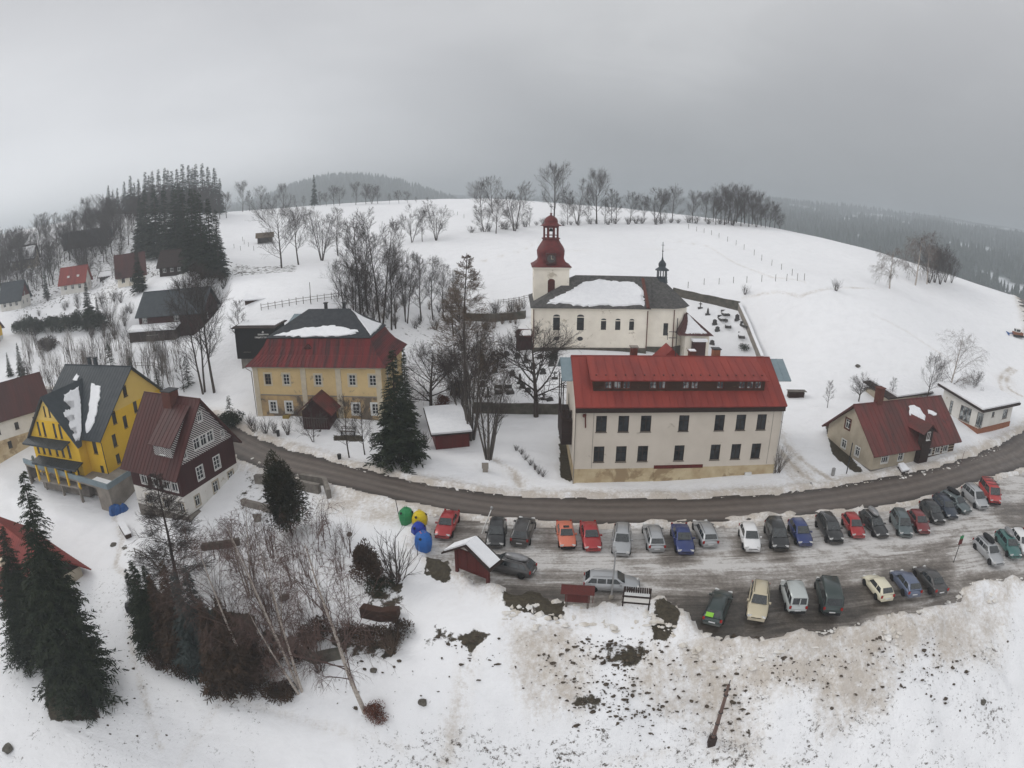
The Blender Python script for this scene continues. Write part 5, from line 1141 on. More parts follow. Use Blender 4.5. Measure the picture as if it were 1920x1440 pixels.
# black restaurant by the old house
g = G(449, 706); t = thing('tavern', 'black boarded tavern with white lettering and a snowy roof left of the ochre house', 'building', (g[0], g[1] + 1.5, g[2] - .4), R(-4))
mb = MB(); mb.box(0, 0, -2, 8, 3.6, 3.2); link('base_wall', mb.mesh('tvb'), M['stone_base'], t)
mb = MB(); mb.box(-.5, -.4, 3.2, 7.2, 3.6, 8.6); bw_ = link('wall', mb.mesh('tvw'), M['black'], t)
for x in (1.6, 4.6): put_window(t, (x, -.41, 4.4), 0, 1.3, 1.3, 2, 2, 'grey_frame', 'curtain_glass')
put_window(t, (3.0, -.02, .6), 0, 1.1, 1.9, 1, 2, 'dark_steel', 'glass')
mb = MB(); slab(mb, (-.9, -.9, 8.6), (7.6, -.9, 8.6), (7.6, 4.0, 8.9), (-.9, 4.0, 8.9), .15); tr = link('roof', mb.mesh('tvr'), M['dark_wood'], t)
mb = MB(); slab(mb, (-.5, .6, 8.78), (6.9, .6, 8.78), (7.2, 3.9, 9.02), (-.8, 3.9, 9.02), .14); link('snow_cap', mb.mesh('tvs'), M['snow_cap'], tr)
mb = MB(); slab(mb, (7.3, -.5, 6.4), (12.5, 1.5, 6.4), (12.5, 8, 9.2), (7.3, 8, 9.2), .12, .6); link('side_roof', mb.mesh('tvsr'), M['blue_grey_metal'], t)
mb = MB(); slab(mb, (4.2, -2.8, 2.5), (8.8, -2.8, 2.5), (8.8, -.02, 3.9), (4.2, -.02, 3.9), .12, .6); link('porch_roof', mb.mesh('tvpr'), M['blue_grey_metal'], t)
rnd = random.Random(4)
for z_, xa, xb in ((7.25, 4.0, 6.0), (6.75, 3.4, 6.6)):   # two lines of small white lettering, too small in the photograph to read
    mb = MB(); x = xa
    while x < xb:
        w_ = rnd.uniform(.1, .2); mb.box(x, -.44, z_, x + .05, -.405, z_ + .26); mb.box(x + .05, -.44, z_ + rnd.choice((0, .1, .2)), x + w_, -.405, z_ + rnd.choice((.22, .26))); x += w_ + (.09 if rnd.random() < .85 else .3)
    link('lettering', mb.mesh('lettering'), M['white_paint'], t)
mb = MB(); mb.lathe([(.05, 7.6), (.22, 7.75), (.05, 7.95)], 8, cx=5.0, cy=-.44); link('emblem', mb.mesh('tve'), M['white_paint'], t)
mb = MB(); mb.box(2.0, -.5, .2, 2.7, -.03, 1.5); link('yellow_sign', mb.mesh('tvy'), M['plastic_yellow'], t)
mb = MB()
for k in range(9): mb.box(-1.6 , -4.2 + k * .38, -2.6, .6, -3.83 + k * .38, -2.2 + k * .28)
link('steps', mb.mesh('tvst'), M['concrete'], t)
g = G(470, 583); t = thing('field_shed', 'small brown shed under snow at the edge of the field behind the tavern', 'shed', (g[0] - 2, g[1] + 2, g[2] - .3), R(14))
mb = MB(); mb.box(0, 0, -1, 6.5, 4, 2.2); link('wall', mb.mesh('fsw'), M['log_wood'], t); mb = MB(); slab(mb, (-.4, -.4, 2.2), (6.9, -.4, 2.2), (6.9, 4.4, 2.9), (-.4, 4.4, 2.9), .25); link('snow_cap', mb.mesh('fss'), M['snow_cap'], t)
# hay shelter in the field
g = G(483, 458); t = thing('hay_shelter', 'small brown hay shelter alone on the snowy field behind the bare oak', 'shelter', (g[0], g[1], g[2]), R(22))
mb = MB()
for x in (0, 4.4):
    for y in (0, 2.4): mb.box(x, y, -1, x + .2, y + .2, 2.2)
mb.box(0, 2.4, .2, 4.6, 2.55, 2.2); mb.box(0, 0, .2, .12, 2.6, 2.2); link('frame', mb.mesh('hsf'), M['grey_wood'], t)
mb = MB(); slab(mb, (-.5, -.8, 1.9), (5.1, -.8, 1.9), (5.1, 3.2, 3.2), (-.5, 3.2, 3.2), .15, .8); link('roof', mb.mesh('hsr'), mat('old_boards', (.13, .095, .06), (.08, .06, .04), 1.5, .8), t)
# red brown shed behind the spruce
g = W(822, 842, .6); t = thing('storage_shed', 'red brown shed with snow covered roof right of the big spruce', 'shed', (g[0], g[1], .4), R(14))
mb = MB(); mb.box(-.3, 0, -1.5, 3.9, 7.5, 2.3); link('wall', mb.mesh('ssw'), M['red_boards'], t); mb = MB(); slab(mb, (-.9, -.5, 2.2), (4.3, -.5, 2.2), (4.3, 8, 2.9), (-.9, 8, 2.9), .1); sr2 = link('roof', mb.mesh('ssr'), M['dark_wood'], t)
mb = MB(); slab(mb, (-.8, -.3, 2.47), (4.2, -.3, 2.47), (4.2, 7.9, 3.15), (-.8, 7.9, 3.15), .24); link('snow_cap', mb.mesh('sss'), M['snow_cap'], sr2); mb = MB(); mb.box(.6, -.05, -1, 1.7, -.005, 1.8); link('door', mb.mesh('ssd'), M['board_red'], t)

# ================================================================== information shelter, boards, bins, poles
g = W(893, 1102, -.1); t = thing('notice_shelter', 'brown wooden notice shelter with gabled snowy roof beside the parked grey estate car', 'shelter', (-3.3, 42.6, hz(-3.3, 42.6) + .0), R(-33))
for x in (-1.6, 1.6): mb = MB(); mb.box(x - .12, -.12, -.5, x + .12, .12, 2.9); link('post', mb.mesh('nsp'), M['board_red'], t)
mb = MB(); mb.box(-1.48, -.06, .9, 1.48, .06, 2.75); mb.box(-1.48, -.12, .8, 1.48, .12, .9)
for k in range(4): mb.box(-1.46 + k * .96, -.1, .9, -1.4 + k * .96, -.06, 2.7)
link('board', mb.mesh('nsb'), M['board_red'], t)
mb = MB(); slab(mb, (-2.5, .95, 2.35), (-2.5, -.95, 2.35), (0, -.95, 3.95), (0, .95, 3.95), .12); slab(mb, (2.5, -.95, 2.35), (2.5, .95, 2.35), (0, .95, 3.95), (0, -.95, 3.95), .12); nr = link('roof', mb.mesh('nsr'), M['dark_wood'], t)
mb = MB(); slab(mb, (-2.35, .7, 2.6), (-2.35, -.7, 2.6), (-.05, -.7, 4.07), (-.05, .7, 4.07), .14); link('snow_cap', mb.mesh('nss'), M['snow_cap'], nr)
mb = MB(); slab(mb, (2.35, -.7, 2.6), (2.35, .7, 2.6), (.05, .7, 4.07), (.05, -.7, 4.07), .14); link('snow_cap', mb.mesh('nss2'), M['snow_cap'], nr)
mb = MB()
for sg in (-1, 1): mb.tube([(sg * 1.6, -.1, 2.5), (sg * .5, -.1, 3.45)], .07, 4)
mb.tube([(-.6, -.1, 3.3), (.6, -.1, 3.3)], .07, 4); mb.tube([(0, -.1, 2.7), (0, -.1, 3.8)], .07, 4); link('truss', mb.mesh('nst'), M['board_red'], t)
g0 = G(1061, 1145); g1 = G(1101, 1147)
t = thing('notice_board', 'red brown wooden notice board on two legs before the silver estate car', 'notice board', g0, basis(g0, g1)); wd_ = math.dist(g0[:2], g1[:2])
for x in (0, wd_): mb = MB(); mb.tube([(x, 0, -.4), (x, 0, 2.2)], .09, 6); mb.lathe([(.2, 0), (.12, .12)], 8, cx=x); link('leg', mb.mesh('nbl'), M['grey_wood'], t)
mb = MB(); mb.box(-.12, -.08, .95, wd_ + .12, .08, 2.1)
for k in range(8): mb.box(.05 + k * .28, -.1, .98, .1 + k * .28, -.08, 2.05)
link('board', mb.mesh('nbb'), M['board_red'], t)
mb = MB(); slab(mb, (-.45, -.6, 2.1), (wd_ + .45, -.6, 2.1), (wd_ + .45, .05, 2.5), (-.45, .05, 2.5), .08); slab(mb, (wd_ + .45, .7, 2.1), (-.45, .7, 2.1), (-.45, .05, 2.5), (wd_ + .45, .05, 2.5), .08); link('roof', mb.mesh('nbr'), M['board_red'], t)
g0 = G(1166, 1146); g1 = G(1215, 1148); wd_ = math.dist(g0[:2], g1[:2])
t = thing('map_frame', 'white panelled display frame on dark legs right of the silver estate car', 'display frame', g0, basis(g0, g1))
for x in (0, wd_): mb = MB(); mb.tube([(x, 0, -.4), (x, 0, 2.4)], .06, 6); mb.lathe([(.2, 0), (.12, .12)], 8, cx=x); link('leg', mb.mesh('mfl'), M['dark_wood'], t)
for z, zz, mm in ((1.62, 2.05, 'white_paint'), (1.0, 1.42, 'white_plaster')): mb = MB(); mb.box(.04, -.03, z, wd_ - .04, .03, zz); link('panel', mb.mesh('mfp'), M[mm], t)
for z in (.86, 1.48): mb = MB(); mb.box(-.1, -.07, z, wd_ + .1, .07, z + .1); link('rail', mb.mesh('mfr'), M['dark_wood'], t)
mb = MB()
for k in range(12): mb.box(.0 + k * wd_ / 12, -.35, 2.15, .03 + k * wd_ / 12 + .1, .35, 2.2)
link('slat_roof', mb.mesh('mfs'), M['dark_wood'], t)
def lamp_post(lbl, pb, ptop_y, armdx=.5):
    g = G(*pb); h = hgt(g, ptop_y); t = thing('lamp_post', lbl, 'lamp post', g, 0)
    mb = MB(); mb.tube([(0, 0, -.3), (0, 0, h)], [.09, .055], 8); link('pole', mb.mesh('lpp'), M['steel'], t)
    mb = MB(); mb.lathe([(.22, 0), (.2, .25), (.1, .4)], 8); link('base', mb.mesh('lpb'), M['concrete'], t)
    mb = MB(); mb.tube([(0, 0, h - .05), (0, .5, h + .08)], .04, 5); mb.box(-.13, .3, h + .02, .13, .95, h + .16); link('lamp_head', mb.mesh('lph'), M['steel'], t); return t
lamp_post('thin grey lamp post standing beside the silver estate car near the display frame', (1146, 1122), 1040)
t0 = G(903, 1001); hh = 4.6
t = thing('barrier_pole', 'white leaning barrier pole with small lamp left of the black car', 'pole', t0, 0); q = W(922, 957, 2.2); mb = MB(); mb.tube([(0, 0, 0), (q[0] - t0[0], q[1] - t0[1], 2.4 - t0[2])], .05, 6); link('pole', mb.mesh('bpp'), M['white_paint'], t); mb = MB(); mb.lathe([(.02, 2.2), (.14, 2.3), (.14, 2.5), (.02, 2.6)], 8, cx=q[0] - t0[0], cy=q[1] - t0[1]); link('lamp', mb.mesh('bpl'), M['steel'], t)
# recycling igloos
def igloo(lbl, p, m, rz=0, sc=1.0, holes='black'):
    g = G(*p); t = thing('recycling_bin', lbl, 'bin', (g[0], g[1], max(g[2], -.2)), rz, None)
    mb = MB(); prof = [(.62, -.15), (.72, .2), (.80, .6), (.78, 1.0), (.64, 1.35), (.40, 1.58), (.15, 1.68), (.01, 1.70)]; mb.lathe([(r * sc, z * sc) for r, z in prof], 8, smooth=False); mb.tube([(-.12, 0, 1.68 * sc), (-.12, 0, 1.86 * sc), (.12, 0, 1.86 * sc), (.12, 0, 1.68 * sc)], .03, 5); link('shell', mb.mesh('ig'), M[m], t)
    for k in range(3):
        w = k * 2.1 + 4.0; mb = MB(); mb.lathe([(.02, -.03), (.13, -.03), (.13, .03), (.02, .03)], 10); o = link('opening', mb.mesh('igh'), M[holes], t, (.66 * sc * math.cos(w), .66 * sc * math.sin(w), 1.3 * sc), None)
        o.rotation_euler = Vector((math.cos(w), math.sin(w), .7)).to_track_quat('Z', 'Y').to_euler()
    return t
igloo('green rounded recycling bin at the corner of the car park', (763, 980), 'plastic_green')
igloo('yellow rounded recycling bin with black openings', (788, 986), 'plastic_yellow', .3, .98)
t = igloo('dark blue recycling bin behind the light blue one', (786, 1006), 'plastic_blue', .2, .92)
t = igloo('light blue recycling bin with an orange label', (795, 1031), 'plastic_sky', .5, 1.08); mb = MB(); mb.box(-.25, -.2, 1.75, .2, .2, 1.79); link('label', mb.mesh('lbl'), M['orange_label'], t)
# telephone pole on the embankment
g = G(1333, 1396); hh = 6.4; t = thing('wooden_pole', 'brown wooden pole with steel bands standing on the snowy embankment', 'pole', g, 0)
mb = MB(); mb.tube([(0, 0, -.5), (0, 0, hh)], [.17, .11], 10); link('post', mb.mesh('wp'), mat('pole_wood', (.10, .06, .05), (.16, .11, .09), 2, .8, stretch=(4, 4, .3)), t)
for z in (1.2, 2.4, 3.6, 5.4): mb = MB(); mb.lathe([(.185, z), (.185, z + .06)], 10); link('band', mb.mesh('wpb'), M['dark_steel'], t)
mb = MB(); mb.box(-.25, -.05, hh - .5, .25, .05, hh - .38); link('bracket', mb.mesh('wpk'), M['dark_steel'], t); mb = MB(); mb.tube([(0, 0, hh), (.02, 0, hh + .45)], .035, 5); link('insulator', mb.mesh('wpi'), M['dark_steel'], t)
mb = MB(); mb.box(-.28, -.2, -.5, .28, .2, .9); link('footing', mb.mesh('wpf'), M['dark_wood'], t)
# sign on red pole
g = G(1788, 1054); t = thing('road_sign_post', 'thin sign post with small red and green plates beside the car park exit', 'sign', g, R(10)); mb = MB(); mb.tube([(0, 0, -.3), (0, 0, 3.0)], .04, 6); link('post', mb.mesh('rs'), M['dark_steel'], t)
mb = MB(); mb.box(-.3, -.04, 2.0, .3, .0, 2.6); link('red_plate', mb.mesh('rs1'), M['red_boards'], t); mb = MB(); mb.box(-.28, -.04, 2.62, .28, .0, 2.95); link('green_plate', mb.mesh('rs2'), M['plastic_green'], t)
# boxes, benches, posts
def box_thing(name, lbl, cat, p, sx_, sy_, sz_, m, rz=0, top='snow_cap', leg=.5):
    g = G(*p); t = thing(name, lbl, cat, g, rz); mb = MB(); mb.box(-sx_ / 2, -sy_ / 2, leg, sx_ / 2, sy_ / 2, leg + sz_); link('box', mb.mesh('bx'), M[m], t); mb = MB(); mb.box(-sx_ / 2 * .8, -sy_ / 2 * .8, -.3, sx_ / 2 * .8, sy_ / 2 * .8, leg); link('stand', mb.mesh('bxs'), M['concrete'], t)
    if top: mb = MB(); mb.box(-sx_ / 2 * 1.08, -sy_ / 2 * 1.08, leg + sz_, sx_ / 2 * 1.08, sy_ / 2 * 1.08, leg + sz_ + .12); link('snow_cap', mb.mesh('bxt'), M[top], t)
    return t
box_thing('utility_box', 'pale utility cabinet in the snow below the forked tree clump', 'cabinet', (910, 885), .75, .4, .75, 'concrete')
box_thing('utility_box', 'grey cabinet with snow on top near the low stone wall', 'cabinet', (484, 976), .9, .6, .5, 'concrete', .2)
box_thing('utility_box', 'small grey meter box beside the wheel tracks left of the cottage', 'cabinet', (1561, 892), .35, .3, .9, 'steel', .3, None, .1)
box_thing('utility_box', 'dark metal box standing at the edge of the dark conifers', 'cabinet', (246, 1146), .9, .8, .8, 'dark_steel', .5, None, .1)
box_thing('planter_box', 'brown wooden planter topped with snow by the terrace corner', 'planter', (236, 1000), 3.4, .8, .6, 'log_wood', R(-42), 'snow_cap', .1)
g = G(222, 962); t = thing('blue_tarpaulin', 'crumpled blue tarpaulin at the foot of the terrace wall', 'tarpaulin', g); mb = MB(); rnd = random.Random(2)
for i in range(4): mb.lathe([(.9 * rnd.uniform(.6, 1), -.2), (.8 * rnd.uniform(.6, 1.2), .4), (.5, .9), (.05, 1.1 + rnd.random() * .3)], 7, cx=rnd.uniform(-.8, .8), cy=rnd.uniform(-.5, .5), smooth=False, rot=rnd.random())
link('sheet', mb.mesh('tarp'), M['blue_tarp'], t)
g = G(652, 816); t = thing('park_bench', 'wooden bench in front of the ochre house beside a bare patch', 'bench', g, R(-4))
for z, y in ((.45, 0), (.45, .2), (.75, .38), (.95, .42)): mb = MB(); mb.box(-1.1, y, z, 1.1, y + .14, z + .05); link('slat', mb.mesh('bs'), M['grey_wood'], t)
for x in (-.9, .9): mb = MB(); mb.box(x - .05, -.02, -.2, x + .05, .5, .45); mb.box(x - .05, .44, .45, x + .05, .52, 1.0); link('leg', mb.mesh('bl'), M['dark_steel'], t)
for px, py, l in ((637, 864, 'dark litter bin below the park bench'), (522, 818, 'small dark bin beside the road left of the porch path')):
    g = G(px, py); t = thing('litter_bin', l, 'bin', g); mb = MB(); mb.lathe([(.2, -.1), (.26, .8), (.28, .85)], 10); link('drum', mb.mesh('lb'), M['dark_steel'], t)
# delineator posts
def post(name, lbl, cat, g, h, r=.04, m='grey_wood', grp=None, lean=(0, 0)):
    mb = MB(); mb.tube([(0, 0, -.2), (lean[0], lean[1], h)], r, 5); o = link(name, mb.mesh(name), M[m], None, g); return tag(o, lbl, cat, grp)
post('marker_post', 'tall dark post standing at the road side by the cottage corner', 'post', G(1587, 888), 4.0, .07, 'dark_steel')
post('marker_post', 'thin pole at the road side right of the log cottage', 'post', G(1802, 871), 1.9, .03, 'rust')
post('marker_post', 'thin leaning snow pole behind the green recycling bin', 'post', G(748, 966), 1.7, .04, 'dark_wood', None, (-.2, 0))
post('flag_pole', 'thin mast beside the field fence behind the ochre house', 'pole', G(583, 570), 4.0, .06, 'grey_wood')
fp = [(1291, 429), (1306, 434), (1320, 437), (1334, 441), (1348, 446), (1364, 453), (1380, 460), (1395, 468), (1414, 478), (1428, 488), (1447, 498), (1465, 506), (1485, 516), (1508, 525), (1290, 540), (1320, 534), (1348, 533), (1375, 531), (1400, 530), (1428, 528), (1454, 527), (1475, 526), (1495, 525),
      (455, 452), (458, 458), (439, 466), (451, 470), (466, 463), (476, 470), (842, 405), (858, 404), (870, 409)]
fpm = MB(); fpm.tube([(0, 0, -.2), (0, 0, 1.35)], .06, 5); fpm = fpm.mesh('fence_post')
for px, py in fp: tag(link('fence_post', fpm, M['grey_wood'], None, G(px, py)), 'thin wooden pasture fence post standing in the open snow field', 'fence post', 'pasture fence posts')
# long rail fence behind the ochre house
def rail_fence(lbl, pts, h=1.1, n=10, m='grey_wood', rails=(.5, 1.0), solid=False):
    g0 = G(*pts[0]); t = thing('rail_fence', lbl, 'fence', g0)
    gs = [G(pts[0][0] + (pts[-1][0] - pts[0][0]) * k / n, np.interp(pts[0][0] + (pts[-1][0] - pts[0][0]) * k / n, [p[0] for p in pts], [p[1] for p in pts])) for k in range(n + 1)]
    loc = [Vector(q) - Vector(g0) for q in gs]
    for p in loc: mb = MB(); mb.tube([p - Vector((0, 0, .3)), p + Vector((0, 0, h))], .06, 5); link('post', mb.mesh('rfp'), M[m], t)
    for r_ in rails: mb = MB(); mb.tube([p + Vector((0, 0, r_)) for p in loc], .05, 4); link('rail', mb.mesh('rfr'), M[m], t)
rail_fence('long wooden rail fence on the slope behind the ochre house', [(490, 582), (560, 570), (648, 558)], 1.3, 12)
rail_fence('short rail fence along the churchyard path', [(935, 570), (970, 566), (992, 560)], 1.0, 6, 'grey_wood', (.4, .8))
rail_fence('wooden rail fence near the guest house road', [(255, 690), (290, 690), (312, 700)], 1.2, 5)
rail_fence('short fence of brown posts at the foot of the embankment garden', [(255, 1040), (285, 1055), (300, 1075)], .9, 4, 'grey_wood', (.4, .8))
# stone walls
def stone_wall(lbl, pts, h=1.5, th=.5, m='mossy_stone', snow=False, name='stone_wall', step=14):
    gs = []
    for (a, b) in zip(pts[:-1], pts[1:]):
        k = max(1, int(math.dist(a, b) / step))
        for i in range(k): gs.append(G(a[0] + (b[0] - a[0]) * i / k, a[1] + (b[1] - a[1]) * i / k))
    gs.append(G(*pts[-1])); g0 = gs[0]; t = thing(name, lbl, 'wall', g0)
    def strip(z0, z1, w, off=0):
        mb = MB(); vs = []
        for i, p in enumerate(gs):
            a = Vector(gs[max(i - 1, 0)]); b = Vector(gs[min(i + 1, len(gs) - 1)]); d = (b - a); d.z = 0; d.normalize(); n = Vector((-d.y, d.x, 0)) * w; q = Vector(p) - Vector(g0); jj = (vn(p[0], p[1], 1.3, 2) - .5) * .18
            vs += [q - n + Vector((0, 0, z0)), q + n + Vector((0, 0, z0)), q + n + Vector((0, 0, z1 + jj)), q - n + Vector((0, 0, z1 + jj))]
        k = len(gs); mb.add(vs, [(i * 4 + j, i * 4 + (j + 1) % 4, (i + 1) * 4 + (j + 1) % 4, (i + 1) * 4 + j) for i in range(k - 1) for j in range(4)] + [(0, 1, 2, 3)[::-1], tuple(4 * (k - 1) + j for j in range(4))]); return mb
    link('masonry', strip(-.8, h, th / 2).mesh('sw'), M[m], t)
    if snow: link('snow_cap', strip(h + .001, h + .14, th / 2 * .95).mesh('sws'), M['snow_cap'], t)
    return t
stone_wall('mossy churchyard wall below the gravestones left of the hostel', [(888, 775), (960, 776), (1050, 777)], 1.5)
stone_wall('churchyard wall running from behind the church to the field corner', [(1262, 552), (1300, 562), (1386, 580)], 1.5, .5, 'mossy_stone')
stone_wall('churchyard wall with pale coping going down beside the snow field', [(1386, 580), (1402, 615), (1418, 655), (1428, 680)], 1.2, .6, 'concrete', True)
stone_wall('dark wall and bank on the left side of the church', [(870, 600), (930, 602), (985, 596)], 1.4, .6)
stone_wall('low stone garden wall right of the timber house', [(480, 905), (520, 908), (600, 925)], 1.1, .5, 'stone_base')
stone_wall('concrete retaining wall between the thuja and the sanded bank', [(565, 905), (610, 912), (618, 935)], 1.1, .5, 'stone_base')
stone_wall('short garden wall below the utility cabinet', [(455, 945), (500, 957), (530, 962)], .7, .5, 'concrete')
stone_wall('dark stone terrace wall in the snow above the birch', [(680, 1150), (715, 1158), (748, 1157)], .9, .8, 'log_wood')
stone_wall('long low terrace wall under the birches', [(500, 1195), (540, 1215), (590, 1240), (640, 1230)], .8, .6, 'mossy_stone')
stone_wall('short retaining wall at the left of the garden', [(380, 1030), (420, 1026), (450, 1020)], .7, .5, 'mossy_stone')
# woodpile at the right of the hostel
g = G(1478, 745); t = thing('woodpile', 'stacked firewood under boards at the right of the hostel', 'woodpile', (g[0], g[1], g[2]), R(-3)); mb = MB()
for i in range(12):
    for j in range(4): mb.tube([(i * .22, -.35, .12 + j * .22), (i * .22, .45, .12 + j * .22)], .1, 6)
link('logs', mb.mesh('wl'), M['log_wood'], t); mb = MB(); mb.box(-.2, -.5, .98, 2.8, .6, 1.05); link('cover', mb.mesh('wc'), M['grey_wood'], t)
# graves
rnd = random.Random(9); GL = [(1382, 600, 'dark', 1.5), (1322, 598, 'dark', 1.2), (1340, 608, 'dark', 1.3), (1327, 590, 'tall', 1.4), (1355, 600, 'flat', .9), (1365, 613, 'flat', .8), (1345, 620, 'dark', 1.1), (1398, 612, 'flat', .7), (1390, 632, 'flat', .6), (1302, 578, 'dark', 1.1), (1313, 578, 'cross', 1.5), (1360, 590, 'flat', .8), (1335, 645, 'dark', 1.0),
      (912, 690, 'dark', 1.2), (928, 700, 'dark', 1.3), (945, 690, 'cross', 1.6), (960, 705, 'dark', 1.2), (975, 720, 'tall', 1.8), (980, 728, 'dark', 1.1), (990, 735, 'dark', .9), (1020, 750, 'cross', 1.3), (1031, 752, 'dark', .8), (935, 735, 'flat', .8), (955, 735, 'flat', .8), (905, 725, 'dark', 1.3), (915, 745, 'tall', 1.6), (1000, 690, 'dark', 1.2), (985, 680, 'tall', 1.7),
      (1018, 700, 'dark', 1.1), (1034, 685, 'dark', 1.2), (1040, 710, 'cross', 1.5), (950, 668, 'dark', 1.2), (970, 672, 'dark', 1.3), (925, 668, 'dark', 1.2), (895, 700, 'dark', 1.1), (1012, 672, 'dark', 1.0)]
GT = {'dark': 'upright dark gravestone with a snow dusted plinth', 'tall': 'tall dark tapering grave monument in the churchyard snow', 'flat': 'low kerbed grave slab lying in the churchyard snow', 'cross': 'dark stone grave cross in the churchyard snow'}
GL = [q for i, q in enumerate(GL) if not (q[0] > 1300 and q[2] == 'dark' and i % 2)]
for px, py, k, h in GL:
    h *= .8; g = G(px, py); t = thing('gravestone', GT[k], 'gravestone', g, rnd.uniform(-.3, .3), 'graves of kind ' + k + ' in the churchyard'); mb = MB()
    if k == 'dark': mb.box(-.4, -.1, .2, .4, .1, h * .8); mb.add([(-.4, -.1, h * .8), (.4, -.1, h * .8), (0, -.1, h), (-.4, .1, h * .8), (.4, .1, h * .8), (0, .1, h)], [(0, 1, 2), (4, 3, 5), (0, 2, 5, 3), (1, 4, 5, 2)])
    elif k == 'tall': mb.lathe([(.35, .2), (.22, h), (.02, h + .3)], 4, smooth=False, rot=.78)
    elif k == 'cross': mb.box(-.08, -.07, .2, .08, .07, h); mb.box(-.35, -.069, h * .68, .35, .069, h * .68 + .16)
    else: mb.box(-.55, 1.0, .25, .55, 1.15, .8); mb.box(-.6, -1, -.1, -.48, 1.2, .3); mb.box(.48, -1, -.1, .6, 1.2, .3); mb.box(-.5, -1, -.1, .5, -.88, .3)
    link('stone', mb.mesh('gs'), M['grave'], t); mb = MB(); mb.box(-.5, -.22, -.2, .5, .22, .22); link('plinth', mb.mesh('gp'), M['grave'], t)
# digger at the right edge
g = G(1899, 629); t = thing('snow_groomer', 'small red and white machine with a dark blade at the edge of the snow field', 'vehicle', g, R(-20)); t.scale = (.75,) * 3
mb = MB(); mb.box(0, -.9, .35, 3.6, .9, 1.3); link('body', mb.mesh('dg'), M['brick'], t); mb = MB(); mb.box(.6, -.8, 1.3, 2.4, .8, 2.4); cb = link('cab', mb.mesh('dgc'), M['white_paint'], t); mb = MB(); mb.box(.55, -.7, 1.5, .6, .7, 2.2); mb.box(.8, -.83, 1.5, 2.2, -.8, 2.2); link('window', mb.mesh('dgw'), M['glass'], cb)
for y in (-1, .9): mb = MB(); mb.box(-.1, y - .2, -.1, 3.8, y + .3, .5); link('track', mb.mesh('dgt'), M['black'], t)
mb = MB(); mb.box(-2.2, -1.3, .0, -2.0, 1.3, .9); mb.tube([(-2, -.5, .5), (0, -.4, .8)], .08, 5); mb.tube([(-2, .5, .5), (0, .4, .8)], .08, 5); link('blade', mb.mesh('dgb'), M['blue_tarp'], t)
# rocks
def rock(p, r, seed, lbl, sz=.7, nm='boulder'):
    g = G(*p); rnd = random.Random(seed); bm = bmesh.new(); bmesh.ops.create_icosphere(bm, subdivisions=2, radius=r)
    for v in bm.verts: v.co *= rnd.uniform(.75, 1.2); v.co.z *= sz
    me = bpy.data.meshes.new('boulder'); bm.to_mesh(me); bm.free(); return tag(link(nm, me, M['rock'], None, (g[0], g[1], g[2] + r * .15)), lbl, 'rock')
rock((655, 1003), .3, 1, 'grey boulder poking from the snow above the conifer shrub'); rock((792, 1318), .36, 2, 'dark boulder left of the twin bushes near the trampled path'); rock((1842, 1318), .35, 3, 'lone small grey stone at the lower right of the embankment'); rock((534, 1122), .5, 4, 'snow dusted stone among the birches')
rock((213, 1022), .45, 5, 'round dark object lying in the snow below the planter', .4); rock((850, 1020), .2, 6, 'lump of dirty ice behind the notice shelter'); rock((1608, 687), .5, 7, 'small dark rock alone in the snow field beyond the cottage'); rock((700, 1258), .3, 8, 'dark stone right of the leaning birch trunk')
rock((15, 1405), .6, 9, 'dark tree stump end at the lower left edge', .6, 'stump')
# ================================================================== parked cars
def paint(name, c, metal=.25):
    if name in M: return M[name]
    m, b = newmat(name); o = nt.nodes.new('ShaderNodeTexCoord').outputs['Object']
    f = noise(o, 1.6, 6, .65)   # road film and salt
    sz = nt.nodes.new('ShaderNodeSeparateXYZ'); L(o, sz.inputs[0])
    low = mathn('MULTIPLY', mathn('SUBTRACT', mathn('ADD', f, mathn('MULTIPLY', sz.outputs[2], -.55)), .32), 2.2, True)
    col = mixc(mathn('MULTIPLY', low, .55), c, (.16, .14, .12)); L(col, b.inputs['Base Color'])
    b.inputs['Metallic'].default_value = metal; b.inputs['Coat Weight'].default_value = .6; b.inputs['Coat Roughness'].default_value = .12
    L(ramp(f, [(.3, (.28,) * 3), (.7, (.5,) * 3)]), b.inputs['Roughness']); return m
mat('car_glass', (0.012, 0.016, 0.018), (0.03, 0.036, 0.038), 1.2, .08, spec=.7)
mat('tyre', (0.014, 0.014, 0.014), None, 4, .85); mat('rim', (0.30, 0.30, 0.31), (0.2, 0.2, 0.2), 4, .4, metal=.5)
mat('head_lamp', (0.62, 0.62, 0.60), (0.45, 0.45, 0.45), 5, .15); mat('tail_lamp', (0.33, 0.015, 0.012), (0.22, 0.012, 0.01), 5, .2); mat('plate', (0.66, 0.66, 0.66), None, 3, .5)
CP_ = {}
